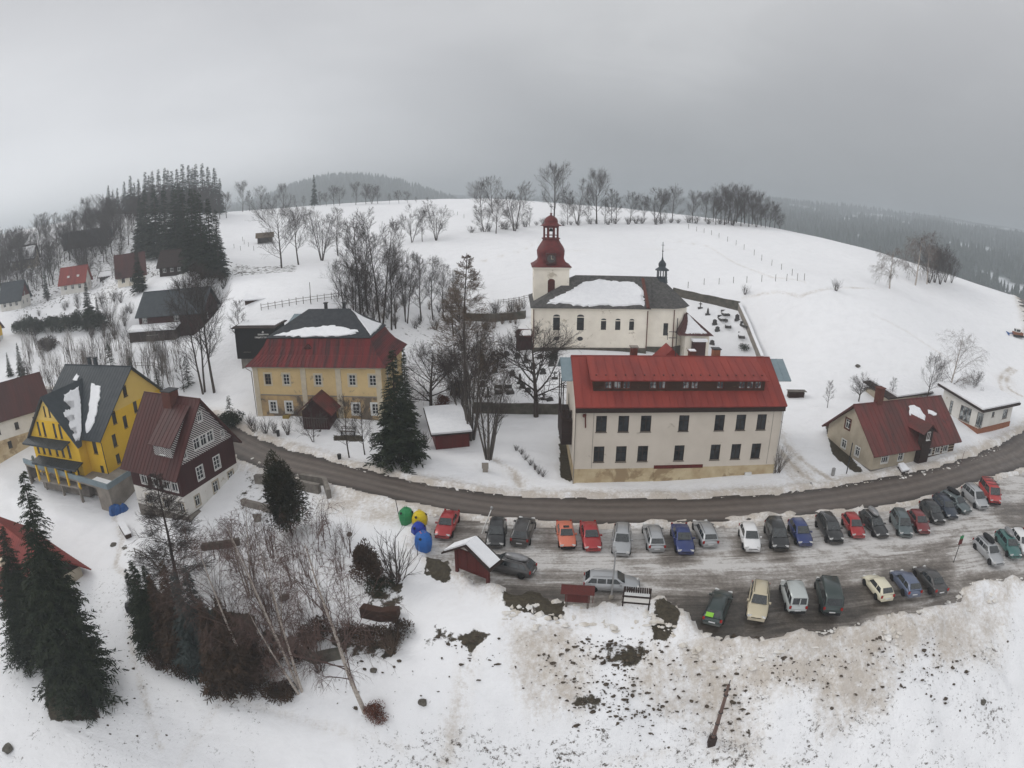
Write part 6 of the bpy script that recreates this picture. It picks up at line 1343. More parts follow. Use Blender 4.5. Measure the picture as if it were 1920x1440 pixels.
# per type: length, width, roof height, belt, hood height at nose, cowl x, roof front x, roof rear x, rear glass base x, tail height
CT = {'hatch': (3.95, 1.68, 1.46, .92, .66, 1.05, 1.75, 3.35, 3.85, .95), 'sedan': (4.45, 1.72, 1.42, .92, .66, 1.25, 1.95, 3.15, 3.85, .98), 'wagon': (4.6, 1.74, 1.47, .93, .66, 1.25, 1.95, 4.05, 4.5, .96),
      'mpv': (4.4, 1.78, 1.66, 1.0, .74, .95, 1.7, 4.0, 4.32, 1.0), 'van': (4.85, 1.88, 1.92, 1.08, .82, .75, 1.45, 4.6, 4.8, 1.08), 'box': (4.15, 1.72, 1.8, 1.02, .78, 1.0, 1.65, 3.95, 4.1, 1.02), 'suv': (4.6, 1.86, 1.68, 1.06, .84, 1.2, 1.9, 4.1, 4.52, 1.06)}
def car_meshes(kind):
    if kind in CP_: return CP_[kind]
    Ln, Wd_, H, belt, nose, cw, rf, rr, rb, tail = CT[kind]; hw = Wd_ / 2; X = lambda d: Ln / 2 - d   # +x is the nose
    notch = kind == 'sedan'
    zt = lambda d: float(np.interp(d, [0, .12, .35, cw * .6, cw, rb, Ln - .12, Ln], [nose - .2, nose - .04, nose + .03, (nose + belt) / 2 + .05, belt - .0, tail, tail - (.03 if notch else .08), tail - .28]))
    wf = lambda d: hw * float(np.interp(d, [0, .12, .45, 1.1, Ln - .9, Ln - .25, Ln - .08, Ln], [.70, .86, .96, 1, 1, .96, .90, .82]))
    zb = lambda d: float(np.interp(d, [0, .5, Ln - .5, Ln], [.30, .22, .22, .34]))
    ds = [0, .1, .28, .5, .8, cw, (cw + rb) / 2, rb - .4, rb, Ln - .25 if Ln - .25 > rb + .02 else rb + .02, Ln - .07, Ln]; ds = sorted(set(ds)); body = MB(); vs = []; n = 11
    for d in ds:
        w, t_, b_ = wf(d), zt(d), zb(d); hf = [(.86 * w, b_), (w * .99, b_ + .16), (w, (b_ + t_) / 2), (w * .965, t_ - .12), (w * .87, t_ - .015)]
        row = [(X(d), -y, z) for y, z in hf] + [(X(d), 0, t_ + .03)] + [(X(d), y, z) for y, z in hf[::-1]]; vs += row
    k = len(ds); body.add(vs, [(i * n + j, i * n + j + 1, (i + 1) * n + j + 1, (i + 1) * n + j) for i in range(k - 1) for j in range(n - 1)], 0, True)
    body.add([vs[j] for j in range(n)], [tuple(range(n))]); body.add([vs[(k - 1) * n + j] for j in range(n)], [tuple(range(n))[::-1]])
    body.add([vs[i * n] for i in range(k)] + [vs[i * n + n - 1] for i in range(k)], [(i, i + 1, k + i + 1, k + i) for i in range(k - 1)])
    # cabin shell
    y0, y1 = hw * .88, hw * (.70 if kind not in ('van', 'box') else .80); zr = H
    st = [(cw, belt - .05, y0 * .97, 0), (rf, zr - .03, y1, 1), ((rf + rr) / 2, zr, y1 * 1.01, 1), (rr, zr - .04, y1 * .97, 1), (rb, tail - .03, y0 * .97, 0)]
    cab = MB(); vs = []
    for d, z, y, up in st:
        if up: vs += [(X(d), -y0, belt - .04), (X(d), -y - .03, z - .10), (X(d), -y + .12, z - .012), (X(d), 0, z + .02), (X(d), y - .12, z - .012), (X(d), y + .03, z - .10), (X(d), y0, belt - .04)]
        else: vs += [(X(d), -y, z), (X(d), -y, z + .01), (X(d), -y * .85, z + .02), (X(d), 0, z + .03), (X(d), y * .85, z + .02), (X(d), y, z + .01), (X(d), y, z)]
    cab.add(vs, [(i * 7 + j, i * 7 + j + 1, (i + 1) * 7 + j + 1, (i + 1) * 7 + j) for i in range(4) for j in range(6)], 0, True)
    def inset(a, b, c, d, u0, u1, v0, v1, off=.012):
        A, B, C_, D_ = map(Vector, (a, b, c, d)); nn = (B - A).cross(D_ - A).normalized(); ctr = (A + B + C_ + D_) / 4
        if nn.dot(ctr - Vector((0, 0, .8))) < 0: nn = -nn
        f_ = lambda u, v: A.lerp(B, u).lerp(D_.lerp(C_, u), v) + nn * off
        return [f_(u0, v0), f_(u1, v0), f_(u1, v1), f_(u0, v1)]
    def gl(*q): m_ = MB(); p = inset(*q); m_.add(p, [(0, 1, 2, 3)]); return m_.mesh('glass')
    ws = gl((X(cw), -y0 * .93, belt), (X(cw), y0 * .93, belt), (X(rf), y1 - .02, zr - .03), (X(rf), -y1 + .02, zr - .03), .04, .96, .06, .93, .05)
    rw = gl((X(rb), y0 * .93, tail), (X(rb), -y0 * .93, tail), (X(rr), -y1 + .03, zr - .05), (X(rr), y1 - .03, zr - .05), .07, .93, .16, .9, .05)
    sides = []
    lims = [rf - .35, (rf + rr) / 2 - .25, rr - .55, rr + .12] if kind != 'sedan' else [rf - .35, (rf + rr) / 2 - .1, rr + .15]
    if kind == 'hatch': lims = [rf - .35, (rf + rr) / 2 + .15, rr + .1]
    for sg in (-1, 1):
        for a, b in zip(lims[:-1], lims[1:]):
            fr = a == lims[0]; la = b == lims[-1]; m_ = MB(); at, bt = (max(a, rf + .02) if fr else a + .05), (min(b, rr - .06) if la else b - .05); aa, bb = a + .04 + (0 if not fr else -.1), b - .05 + (.1 if la else 0)
            e = sg * (y0 + .012); e2 = sg * (y1 + .045)
            m_.add([(X(aa), e, belt + .02), (X(bb), e, belt + .02), (X(bt), e2, zr - .14), (X(at), e2, zr - .14)], [(0, 1, 2, 3)]); sides.append(m_.mesh('side_glass'))
    wh = MB(); 
    wh.lathe([(.18, -.1), (.30, -.1), (.315, -.06), (.315, .07), (.29, .1), (.19, .1)], 16); tyre = wh.mesh('tyre')
    rm_ = MB(); rm_.lathe([(.01, .08), (.08, .1), (.19, .085), (.2, .06)], 12); rim = rm_.mesh('rim')
    ar = MB(); kk = 14; ar.add([(.385 * math.cos(math.pi * q / kk), 0, .385 * math.sin(math.pi * q / kk)) for q in range(kk + 1)], [tuple(range(kk + 1))]); arch = ar.mesh('arch')
    hl = MB(); hl.box(-.14, -.17, -.07, .05, .17, .07); hl = hl.mesh('headlight')
    tl = MB(); tl.box(-.035, -.09, -.13, .05, .09, .12); tl = tl.mesh('taillight')
    pl = MB(); pl.box(-.01, -.26, -.06, .012, .26, .06); pl = pl.mesh('plate')
    gr = MB(); gr.box(-.02, -.42, -.06, .02, .42, .06); gr = gr.mesh('grille')
    bp_ = MB(); bp_.box(-.04, -hw * .78, -.12, .05, hw * .78, .1); bp_ = bp_.mesh('bumper')
    mi = MB(); mi.box(-.09, -.1, -.07, .07, .1, .07); mi = mi.mesh('mirror')
    ra_ = MB(); ra_.tube([(X(rf + .2), 0, -.01), (X(rf + .3), 0, .05), (X(rr - .3), 0, .05), (X(rr - .15), 0, -.02)], .022, 5); rail = ra_.mesh('roof_rail')
    CP_[kind] = dict(body=body.mesh('body'), cab=cab.mesh('cabin'), ws=ws, rw=rw, sides=sides, tyre=tyre, rim=rim, arch=arch, hl=hl, tl=tl, pl=pl, gr=gr, bp=bp_, mi=mi, rail=rail, wf=wf, zt=zt, X=X, y1=y1, y0=y0, hw=hw); return CP_[kind]
def car(kind, lbl, pn, heading, col, rails=None, box=None, extra=None, cat='car', dark_bumper=False, roofcol=None, sc=1.0):
    """pn = ground point of the end nearest the camera handled by the caller; heading in radians"""
    K = car_meshes(kind); Ln, Wd_, H, belt, nose, cw, rf, rr, rb, tail = CT[kind]; X = K['X']
    t = thing('parked_car' if cat == 'car' else 'parked_van', lbl, cat, (pn[0], pn[1], pn[2]), heading, 'vehicles in the car park'); S = lambda n, me, m, p=None, lo=None, ro=None: link(n, me, m, p or t, lo, ro, shared=True)
    if sc != 1: t.scale = (sc,) * 3
    b = S('body', K['body'], col); S('roof', K['cab'], roofcol or col); S('windscreen', K['ws'], M['car_glass']); rw_ = S('rear_window', K['rw'], M['car_glass'])
    for me in K['sides']: S('side_window', me, M['car_glass'])
    for d in (.78, Ln - .82):
        for sg in (-1, 1):
            y = sg * (K['hw'] - .085); w_ = S('wheel', K['tyre'], M['tyre'], None, (X(d), y, .31), (math.pi / 2 * -sg, 0, 0)); link('rim', K['rim'], M['rim'], w_, shared=True)
            S('wheel_arch', K['arch'], M['tyre'], None, (X(d), sg * (K['hw'] + .003), .30))
    zf = nose - .10
    for sg in (-1, 1):
        S('headlight', K['hl'], M['head_lamp'], None, (X(.12), sg * K['wf'](.12) * .74, zf + .03), (0, -.35, -sg * .35))
        S('taillight', K['tl'], M['tail_lamp'], None, (X(Ln - .02), sg * K['hw'] * .80, tail - .16), (0, 0, 0)) if kind not in ('mpv', 'suv', 'wagon') else S('taillight', K['tl'], M['tail_lamp'], None, (X(Ln - .04), sg * K['hw'] * .80, tail - .17), (0, 0, 0))
        S('mirror', K['mi'], col, None, (X(cw + .32), sg * (K['y0'] + .13), belt + .05))
    S('grille', K['gr'], M['black'], None, (X(.015), 0, nose - .2)); S('number_plate', K['pl'], M['plate'], None, (X(-.035), 0, .42)); S('number_plate', K['pl'], M['plate'], None, (X(Ln + .02), 0, .56 if kind != 'sedan' else .6))
    S('bumper', K['bp'], M['black'] if dark_bumper else col, None, (X(-.0), 0, .38)); S('bumper', K['bp'], M['black'] if dark_bumper else col, None, (X(Ln - .0), 0, .42))
    if rails:
        for sg in (-1, 1): S('roof_rail', K['rail'], M[rails], None, (0, sg * (K['y1'] - .06), H - .02))
    if box:
        mb = MB(); x0, x1 = X(rr - .2), X(rf + .15); mb.lathe([(.42, 0), (.48, .12), (.40, .3), (.2, .36), (.01, .37)], 12, sx=1); bm_ = mb.mesh('box')
        o = link('roof_box', bm_, M[box], t, ((x0 + x1) / 2 - .1, .12, H + .06)); o.scale = (2.3, .85, 1.0)
    if extra: extra(t, K)
    return t
PC = dict(red=paint('paint_red', (.32, .012, .014)), black=paint('paint_black', (.012, .013, .014)), dgrey=paint('paint_dark_grey', (.045, .043, .042)), salmon=paint('paint_salmon', (.55, .14, .075), .0), silver=paint('paint_silver', (.36, .37, .38), .4),
          blue=paint('paint_blue', (.012, .028, .13)), white=paint('paint_white', (.68, .68, .68), 0), beige=paint('paint_beige', (.50, .44, .31), .2), dgreen=paint('paint_dark_green', (.022, .038, .036)), cream=paint('paint_cream', (.62, .58, .44), 0),
          bgrey=paint('paint_blue_grey', (.10, .125, .19), .3), pale=paint('paint_pale', (.42, .45, .44), .2), navy=paint('paint_navy', (.014, .024, .042)), maroon=paint('paint_maroon', (.16, .014, .016)), teal=paint('paint_teal', (.04, .13, .12), .3), gteal=paint('paint_grey_teal', (.085, .11, .115), .3), vred=paint('paint_van_red', (.36, .02, .018), 0))
def lotz(x, y): return float(hbase(np.array([x]), np.array([y]))[0]) - 0.03
def park(kind, lbl, top, bot, nose_near, col, **kw):
    """top, bot: photo points of the far and the near end of the car"""
    a = W(top[0], top[1] + 16, .0); b = W(bot[0], bot[1] - 2, .0); d = math.atan2(b[1] - a[1], b[0] - a[0]); Ln = CT[kind][0]
    c = (b[0] - math.cos(d) * Ln / 2, b[1] - math.sin(d) * Ln / 2); z = lotz(*c); return car(kind, lbl, (c[0], c[1], z), d if nose_near else d + math.pi, PC[col], **kw)
def sunroof(t, K): mb = MB(); mb.box(-.1, -.28, 0, .3, .28, .012); link('sunroof', mb.mesh('sunroof'), M['car_glass'], t, (-.1, 0, 1.44))
def sticker(t, K): mb = MB(); mb.box(-.012, -.3, 0, .012, .3, .35); link('sun_shade', mb.mesh('shade'), mat('lime', (.25, .55, .06), None, 2, .6), t, (-2.28, .3, 1.02), (0, .75, 0))
def rack(t, K):
    for x in (-1.6, -.6, .4): mb = MB(); mb.box(x - .03, -.85, 1.97, x + .03, .85, 2.02); link('rack_bar', mb.mesh('rk'), M['dark_steel'], t)
    mb = MB(); mb.tube([(-2, .6, 1.99), (.8, .6, 1.99)], .03, 4); link('rack_rail', mb.mesh('rk2'), M['dark_steel'], t); mb = MB(); mb.box(-2.0, .945, .8, -.9, .955, 1.3); link('logo_panel', mb.mesh('lg'), M['white_paint'], t)
def twin(t, K):
    mb = MB(); mb.box(-.02, -.04, 0, .03, .04, .7); link('door_bar', mb.mesh('db'), PC['pale'], t, (-2.13, 0, 1.02), (0, .12, 0))
park('sedan', 'red saloon standing alone next to the recycling bins', (846, 960), (829, 1016), True, 'red')
park('hatch', 'black car beside the leaning white barrier pole', (934, 975), (928, 1033), True, 'black', sc=1.05)
park('suv', 'dark grey off-roader seen from behind next to the black car', (986, 974), (973, 1031), False, 'dgrey', rails='steel')
park('sedan', 'salmon orange car with a sunroof', (1059, 985), (1065, 1036), True, 'salmon', extra=sunroof, dark_bumper=True, sc=.95)
park('sedan', 'bright red saloon parked right of the salmon orange car', (1103, 982), (1112, 1039), True, 'red')
park('wagon', 'silver estate car facing the camera behind the thin lamp post', (1166, 984), (1164, 1048), True, 'silver', rails='black')
park('wagon', 'silver estate seen from behind left of the blue saloon', (1222, 990), (1231, 1042), False, 'silver', rails='black')
park('sedan', 'deep blue saloon between two silver estates', (1273, 988), (1285, 1047), True, 'blue', sc=1.03)
park('wagon', 'silver estate seen from behind right of the deep blue saloon', (1316, 982), (1331, 1034), False, 'silver', rails='dark_steel')
park('hatch', 'white hatchback next to the black people carrier', (1398, 984), (1410, 1041), True, 'white', sc=1.03)
park('mpv', 'black people carrier right of the white hatchback', (1444, 970), (1462, 1038), True, 'black', sc=1.05)
park('hatch', 'royal blue hatchback right of the black people carrier', (1489, 976), (1509, 1030), True, 'blue', sc=1.03)
park('suv', 'black estate with silver roof rails left of the red hatchback', (1541, 969), (1567, 1027), True, 'black', rails='rim')
park('hatch', 'bright red hatchback in the curved row of dark cars', (1589, 966), (1609, 1016), True, 'red')
park('wagon', 'black estate carrying a silver roof box', (1624, 963), (1654, 1015), True, 'black', rails='rim', box='rim')
park('mpv', 'grey green people carrier right of the roof box estate', (1675, 953), (1698, 1013), True, 'gteal', rails='dark_steel')
park('hatch', 'dark red hatchback between grey green and black cars', (1706, 952), (1732, 1007), True, 'maroon')
park('hatch', 'black hatchback right of the dark red one', (1731, 940), (1760, 989), True, 'black', sc=1.05)
park('wagon', 'dark navy estate in the crowded right end of the row', (1757, 931), (1785, 981), True, 'navy', rails='dark_steel')
park('wagon', 'pale blue grey estate with a black roof box', (1780, 932), (1813, 971), True, 'gteal', rails='rim', box='black')
park('mpv', 'silver minivan next to the red van', (1811, 915), (1841, 962), True, 'silver', rails='dark_steel', sc=1.05)
park('van', 'red van with ladder rack at the far end of the row', (1838, 897), (1865, 953), True, 'vred', extra=rack, cat='van', dark_bumper=True)
park('wagon', 'dark green estate with a lime sun shade in its rear window', (1353, 1106), (1333, 1176), False, 'dgreen', rails='dark_steel', extra=sticker)
park('wagon', 'champagne beige estate in the lower row', (1423, 1094), (1415, 1173), True, 'beige', rails='black')
park('box', 'pale silver small van with two rear door windows', (1479, 1099), (1492, 1160), False, 'pale', extra=twin, cat='van', dark_bumper=True)
park('van', 'large dark green van seen from behind in the lower row', (1544, 1080), (1558, 1158), False, 'dgreen', cat='van', dark_bumper=True)
park('hatch', 'cream coloured small hatchback seen from behind', (1636, 1084), (1662, 1135), False, 'cream', sc=.95)
park('hatch', 'blue grey hatchback right of the cream one', (1687, 1076), (1712, 1127), False, 'bgrey')
park('sedan', 'dark grey car last on the right of the lower row', (1733, 1068), (1763, 1121), False, 'dgrey')
park('wagon', 'silver grey estate with black roof box near the right edge', (1836, 1014), (1871, 1069), True, 'silver', rails='dark_steel', box='black')
park('wagon', 'teal green estate with a matching roof box', (1870, 992), (1903, 1054), True, 'teal', box='rim')
park('wagon', 'white car cut by the right edge beside the teal estate', (1901, 990), (1928, 1046), True, 'white')
park('hatch', 'dark blue car at the extreme right edge behind the white one', (1922, 975), (1950, 1032), True, 'navy')
a = W(1001, 1086, 0); b = W(930, 1068, 0); d = math.atan2(b[1] - a[1], b[0] - a[0]); c = (a[0] + math.cos(d) * 2.3, a[1] + math.sin(d) * 2.3 + .4)
car('wagon', 'dark grey estate with silver roof box standing beside the notice shelter', (c[0], c[1], lotz(*c)), d, PC['dgrey'], rails='rim', box='rim')
a = W(1098, 1108, 0); b = W(1196, 1112, 0); d = math.atan2(b[1] - a[1], b[0] - a[0]); c = ((a[0] + b[0]) / 2, (a[1] + b[1]) / 2 + .5)
car('wagon', 'silver estate parked sideways behind the notice board', (c[0], c[1], lotz(*c)), d, PC['silver'], rails='rim')
# ================================================================== trees
def rvec(rnd): 
    while True:
        v = Vector((rnd.uniform(-1, 1), rnd.uniform(-1, 1), rnd.uniform(-1, 1)))
        if .1 < v.length < 1: return v.normalized()
def limb(mb, p, d, ln, r0, r1, n, rnd, wob=.12, up=.0, seg=5, smooth=True):
    pts = [p.copy()]; q = p.copy(); dd = d.normalized()
    for i in range(seg):
        dd = (dd + rvec(rnd) * wob + Vector((0, 0, up))).normalized(); q = q + dd * (ln / seg); pts.append(q.copy())
    mb.tube(pts, [r0 + (r1 - r0) * i / seg for i in range(seg + 1)], n, cap=False, smooth=smooth); return pts
def along(pts, t):
    f = t * (len(pts) - 1); i = min(int(f), len(pts) - 2); return pts[i].lerp(pts[i + 1], f - i), (pts[i + 1] - pts[i]).normalized()
def bare_tree(name, H, seed, spread=.4, nst=1, first=.25, nb=14, lv=(6, 5, 4), ang=(35, 60), up=.12, droop=0., tr=.018, twig=.012, wob=.12, splay=.12, cone=False, bt=.36):
    """returns trunk mesh and crown mesh of a leafless tree of unit-true height H"""
    rnd = random.Random(seed); T = MB(); Cn = MB()
    for s in range(nst):
        a0 = 2 * math.pi * s / nst + rnd.random(); hh = H * (1 if s == 0 else rnd.uniform(.65, .98)); off = Vector((math.cos(a0), math.sin(a0), 0)) * (0 if nst == 1 else .18 * H * .06)
        d0 = Vector((math.cos(a0) * splay, math.sin(a0) * splay, 1)) if nst > 1 else Vector((rnd.uniform(-.05, .05), rnd.uniform(-.05, .05), 1))
        R0 = H * tr * (1 if nst == 1 else .62)
        tp = limb(T, off + Vector((0, 0, -.4)), d0, hh * .93, R0, R0 * .12, 7, rnd, .045, .03, 10)
        k = nb if nst == 1 else max(7, int(nb * .6))
        for i in range(k):
            t = first + (1 - first) * (i + rnd.random() * .8) / k; t = min(t, .97); p, td = along(tp, t); w = rnd.random() * 6.283 if nst == 1 else a0 + rnd.uniform(-1.9, 1.9)
            aa = R(rnd.uniform(*ang)); side = Vector((math.cos(w), math.sin(w), 0)); d = td * math.cos(aa) + side * math.sin(aa)
            ln = H * spread * (.45 + .75 * math.sin(math.pi * min(1, (t - first) / (1 - first) * .8 + .22))) * rnd.uniform(.75, 1.15) * (.7 if nst > 1 else 1)
            if cone: ln = H * spread * ((1 - t) ** .8 + .06) * 1.25 * rnd.uniform(.75, 1.1)
            r = R0 * (1 - t * .85) * bt; b1 = limb(Cn, p, d, ln, r, r * .25, 4, rnd, wob, up, 5)
            for j in range(lv[0]):
                t2 = .22 + .75 * (j + rnd.random()) / lv[0]; p2, d2 = along(b1, min(t2, .98)); dd = (d2 + rvec(rnd) * .75 + Vector((0, 0, up * 1.5))).normalized(); l2 = ln * .5 * (1.15 - t2 * .6)
                b2 = limb(Cn, p2, dd, l2, max(r * .34, twig), twig * .7, 3, rnd, wob, up - droop * .3, 3, False)
                for q in range(lv[1]):
                    t3 = .15 + .83 * (q + rnd.random()) / lv[1]; p3, d3 = along(b2, min(t3, .98)); dd = (d3 + rvec(rnd) * .8 + Vector((0, 0, up - droop * .8))).normalized(); l3 = l2 * .5
                    b3 = limb(Cn, p3, dd, l3, twig, twig * .45, 3, rnd, .1, up * .5 - droop, 2, False)
                    for u in range(lv[2]):
                        p4, d4 = along(b3, .2 + .78 * rnd.random()); dd = (d4 + rvec(rnd) * .8 + Vector((0, 0, -droop * 1.6))).normalized() * l3 * .55 * rnd.uniform(.6, 1.3); pr = dd.orthogonal().normalized() * twig * .55
                        e = p4 + dd + Vector((0, 0, -droop * l3 * .5)); Cn.add([p4 - pr, p4 + pr, e], [(0, 1, 2)])
    return T.mesh(name + '_trunk'), Cn.mesh(name + '_crown')
def spruce(name, H, seed, wid=.22, lv=26, nb=9, fol=10, low=.05, droop=.35, nsz=1.0, ragged=.25, power=.9):
    """dark conifer: trunk and drooping boughs set with many small needle sprays"""
    rnd = random.Random(seed); T = MB(); Cn = MB(); T.tube([(0, 0, -.4), (0, 0, H * .6), (0, 0, H * .99)], [H * .014, H * .008, .02], 6, cap=False); 
    for i in range(lv):
        t = low + (1 - low) * (i + rnd.random() * .6) / lv; t = min(t, .985); z0_ = H * t; rad = H * wid * ((1 - t) ** power) * rnd.uniform(1 - ragged, 1.08) + .12
        for k in range(nb if t < .9 else max(4, nb * 2 // 3)):
            w = rnd.random() * 6.283; ln = rad * rnd.uniform(.72, 1.12); side = Vector((math.cos(w), math.sin(w), 0)); tan = Vector((-side.y, side.x, 0)); p0 = Vector((0, 0, z0_ + rnd.uniform(-.7, .7) * H / lv)); sag = droop * ln * rnd.uniform(.6, 1.3)
            f = lambda u: p0 + side * ln * u + Vector((0, 0, -sag * u * u + .10 * ln * u + max(0, u - .75) * ln * .25))
            n = max(4, int(fol * (.35 + rad / (H * wid))))
            for j in range(n):
                u = .12 + .9 * (j + rnd.random()) / n; p = f(u); s = nsz * (.16 + .34 * (1 - abs(u - .5))) * max(.5, min(1.2, rad / 2.2)); sg = 1 if j % 2 else -1
                dv = (side * .55 + tan * sg * rnd.uniform(.3, 1.1) + Vector((0, 0, rnd.uniform(-.75, .05)))).normalized() * s * 1.9; wv = (tan * rnd.uniform(-.4, .4) + side * rnd.uniform(-.6, .6) + Vector((0, 0, rnd.uniform(-.5, .5)))).normalized() * s * .38
                Cn.add([p - wv, p + wv, p + dv + wv * .35, p + dv * 1.05 - wv * .35], [(0, 1, 2, 3)])
    return T.mesh(name + '_trunk'), Cn.mesh(name + '_crown')
def shrub(name, H, seed, wid=.6, stems=22, twig=.012, lv=4):
    rnd = random.Random(seed); Cn = MB()
    for s in range(stems):
        w = rnd.random() * 6.283; d = Vector((math.cos(w) * wid * rnd.random(), math.sin(w) * wid * rnd.random(), 1)); b = limb(Cn, Vector((rnd.uniform(-.1, .1) * H, rnd.uniform(-.1, .1) * H, -.1)), d, H * rnd.uniform(.6, 1), H * .008 + .008, twig * .6, 3, rnd, .12, .02, 4, False)
        for j in range(lv):
            p, dd = along(b, .3 + .68 * rnd.random()); b2 = limb(Cn, p, dd + rvec(rnd) * .6, H * .3, twig, twig * .4, 3, rnd, .12, .05, 2, False)
            for q in range(3): p2, d2 = along(b2, rnd.random() * .95); e = p2 + (d2 + rvec(rnd) * .7) * H * .13; pr = Vector((twig * .5, 0, 0)); Cn.add([p2 - pr, p2 + pr, e], [(0, 1, 2)])
    return Cn.mesh(name)
def leafball(name, rx, rz_, seed, n=2600, s=.12, flat=.0, cone=0.):
    """rounded or columnar evergreen built of small sprays through its volume"""
    rnd = random.Random(seed); Cn = MB(); lobes = [(rvec(rnd) * .55, rnd.uniform(.45, .75)) for _ in range(9)]
    for i in range(n):
        l, rr_ = lobes[i % 9]; v = rvec(rnd) * rr_ * (rnd.random() ** .4) + l; zz = (v.z + 1.1) / 2.2; k = 1 - cone * max(0, zz); p = Vector((v.x * rx * k, v.y * rx * k, zz * rz_)); d = (v + Vector((0, 0, .4)) + rvec(rnd) * .7).normalized() * s * rnd.uniform(.7, 1.6); w = d.orthogonal().normalized() * s * .4
        Cn.add([p - w, p + w, p + d + w * .3, p + d - w * .3], [(0, 1, 2, 3)])
    return Cn.mesh(name)
PR = {}
def proto(key, H, tm, cm, tmat, cmat): PR[key] = (H, tm, cm, tmat, cmat)
proto('oak', 15, *bare_tree('oak', 15, 1, .46, 1, .2, 22, (8, 6, 5), (42, 72), .07, twig=.016, tr=.017), 'bark', 'twigs_far')
proto('ash', 15, *bare_tree('ash', 15, 2, .36, 1, .26, 22, (8, 6, 5), (30, 58), .10, twig=.015, tr=.016), 'bark', 'twigs_far')
proto('lime', 15, *bare_tree('lime', 15, 3, .40, 1, .2, 24, (8, 6, 5), (38, 66), .08, twig=.015, tr=.016), 'bark', 'twigs_far')
proto('slim', 15, *bare_tree('slim', 15, 4, .24, 1, .2, 24, (7, 5, 5), (28, 58), .07, twig=.015, tr=.013), 'bark', 'twigs_far')
proto('clump', 14, *bare_tree('clump', 14, 5, .42, 5, .16, 18, (7, 5, 5), (28, 56), .08, twig=.014, tr=.015, splay=.26), 'bark', 'twigs_far')
proto('clump2', 14, *bare_tree('clump2', 14, 6, .46, 3, .14, 22, (7, 6, 5), (32, 64), .07, twig=.014, tr=.017, splay=.32), 'bark', 'twigs_far')
proto('tall', 20, *bare_tree('tall', 20, 7, .27, 1, .28, 30, (8, 6, 5), (28, 60), .08, twig=.014, tr=.013), 'bark', 'twigs')
proto('tall2', 20, *bare_tree('tall2', 20, 8, .31, 2, .22, 34, (8, 6, 5), (28, 58), .09, twig=.014, tr=.015, splay=.12), 'bark', 'twigs')
proto('stems', 14, *bare_tree('stems', 14, 9, .25, 7, .3, 15, (5, 4, 4), (20, 42), .12, twig=.012, tr=.015, splay=.17, bt=.4), 'bark_grey', 'twigs')
proto('near', 16, *bare_tree('near', 16, 10, .50, 1, .22, 24, (9, 7, 5), (48, 80), .05, twig=.02, tr=.032, bt=.52), 'bark', 'twigs')
proto('larch', 20, *bare_tree('larch', 20, 11, .20, 1, .10, 170, (9, 5, 3), (68, 88), .015, .0, twig=.015, tr=.012, wob=.05, cone=True, bt=.2), 'bark', 'twigs_larch')
proto('birch', 17, *bare_tree('birch', 17, 12, .30, 1, .22, 26, (6, 5, 5), (28, 55), .03, .30, twig=.010, tr=.011, wob=.1), 'birch_bark', 'birch_twigs')
proto('birch2', 16, *bare_tree('birch2', 16, 13, .26, 3, .2, 24, (6, 5, 5), (24, 48), .03, .28, twig=.010, tr=.013, wob=.1, splay=.16), 'birch_bark', 'birch_twigs')
proto('weep', 11, *bare_tree('weep', 11, 14, .42, 1, .2, 18, (7, 6, 5), (45, 75), -.02, .40, twig=.016, tr=.02), 'birch_bark', 'twigs_pale')
proto('spruce', 18, *spruce('spruce', 18, 21, .19, 38, 12, 15, nsz=.8), 'bark', 'needles')
proto('spruce2', 18, *spruce('spruce2', 18, 22, .16, 36, 11, 14, nsz=.8, ragged=.35), 'bark', 'needles')
proto('fir_far', 18, *spruce('fir_far', 18, 23, .17, 36, 9, 8, nsz=1.15, ragged=.25, power=.85), 'bark', 'needles_far')
proto('fir_far2', 18, *spruce('fir_far2', 18, 24, .15, 34, 9, 8, nsz=1.15, ragged=.35, low=.08, power=.8), 'bark', 'needles_far')
proto('small_fir', 5, *spruce('small_fir', 5, 25, .26, 16, 8, 8, nsz=.55), 'bark', 'needles')
TC = {}
def tip_at(g, tip):
    best = None
    for i in range(0, 120):
        z = g[2] + 2.5 + i * .25
        if z > CH - 1.2: break
        q = W(tip[0], tip[1], z); v = Vector(q) - Vector(g); a = math.atan2(math.hypot(v.x, v.y), v.z)
        if best is None or a < best[0]: best = (a, v)
    return best[1]
def tree(key, lbl, base, topy=None, h=None, group=None, name='bare_tree', cat='tree', lean=(0, 0), wide=1.0, lift=0.0, cm=None, tip=None):
    """base: photo pixel of the foot (or a world point), height from the photo row of its top"""
    g = G(*base) if len(base) == 2 else base
    H, tm, cmesh, tmat, cmat = PR[key]; tv = tip_at(g, tip) if tip else None; hh = tv.length if tip else (h or max(1.5, hgt(g, topy))); s = hh / H
    o = thing(name, lbl, cat, (g[0], g[1], g[2] - .05 + lift), random.Random(int(g[0] * 31 + g[1] * 17)).random() * 6.28, group)
    o.scale = (s * wide, s * wide, s)
    if tip: o.rotation_euler = (tv.to_track_quat('Z', 'Y') @ Matrix.Rotation(1.3 * g[0], 3, 'Z').to_quaternion()).to_euler()
    link('trunk', tm, M[tmat], o, shared=True); link('crown', cmesh, M[cm or cmat], o, shared=True); return o
ORD = ['first', 'second', 'third', 'fourth', 'fifth', 'sixth', 'seventh', 'eighth', 'ninth', 'tenth', 'eleventh', 'twelfth', 'thirteenth', 'fourteenth', 'fifteenth', 'sixteenth', 'seventeenth', 'eighteenth', 'nineteenth', 'twentieth', 'twenty-first', 'twenty-second', 'twenty-third', 'twenty-fourth', 'twenty-fifth', 'twenty-sixth', 'twenty-seventh', 'twenty-eighth', 'twenty-ninth', 'thirtieth']
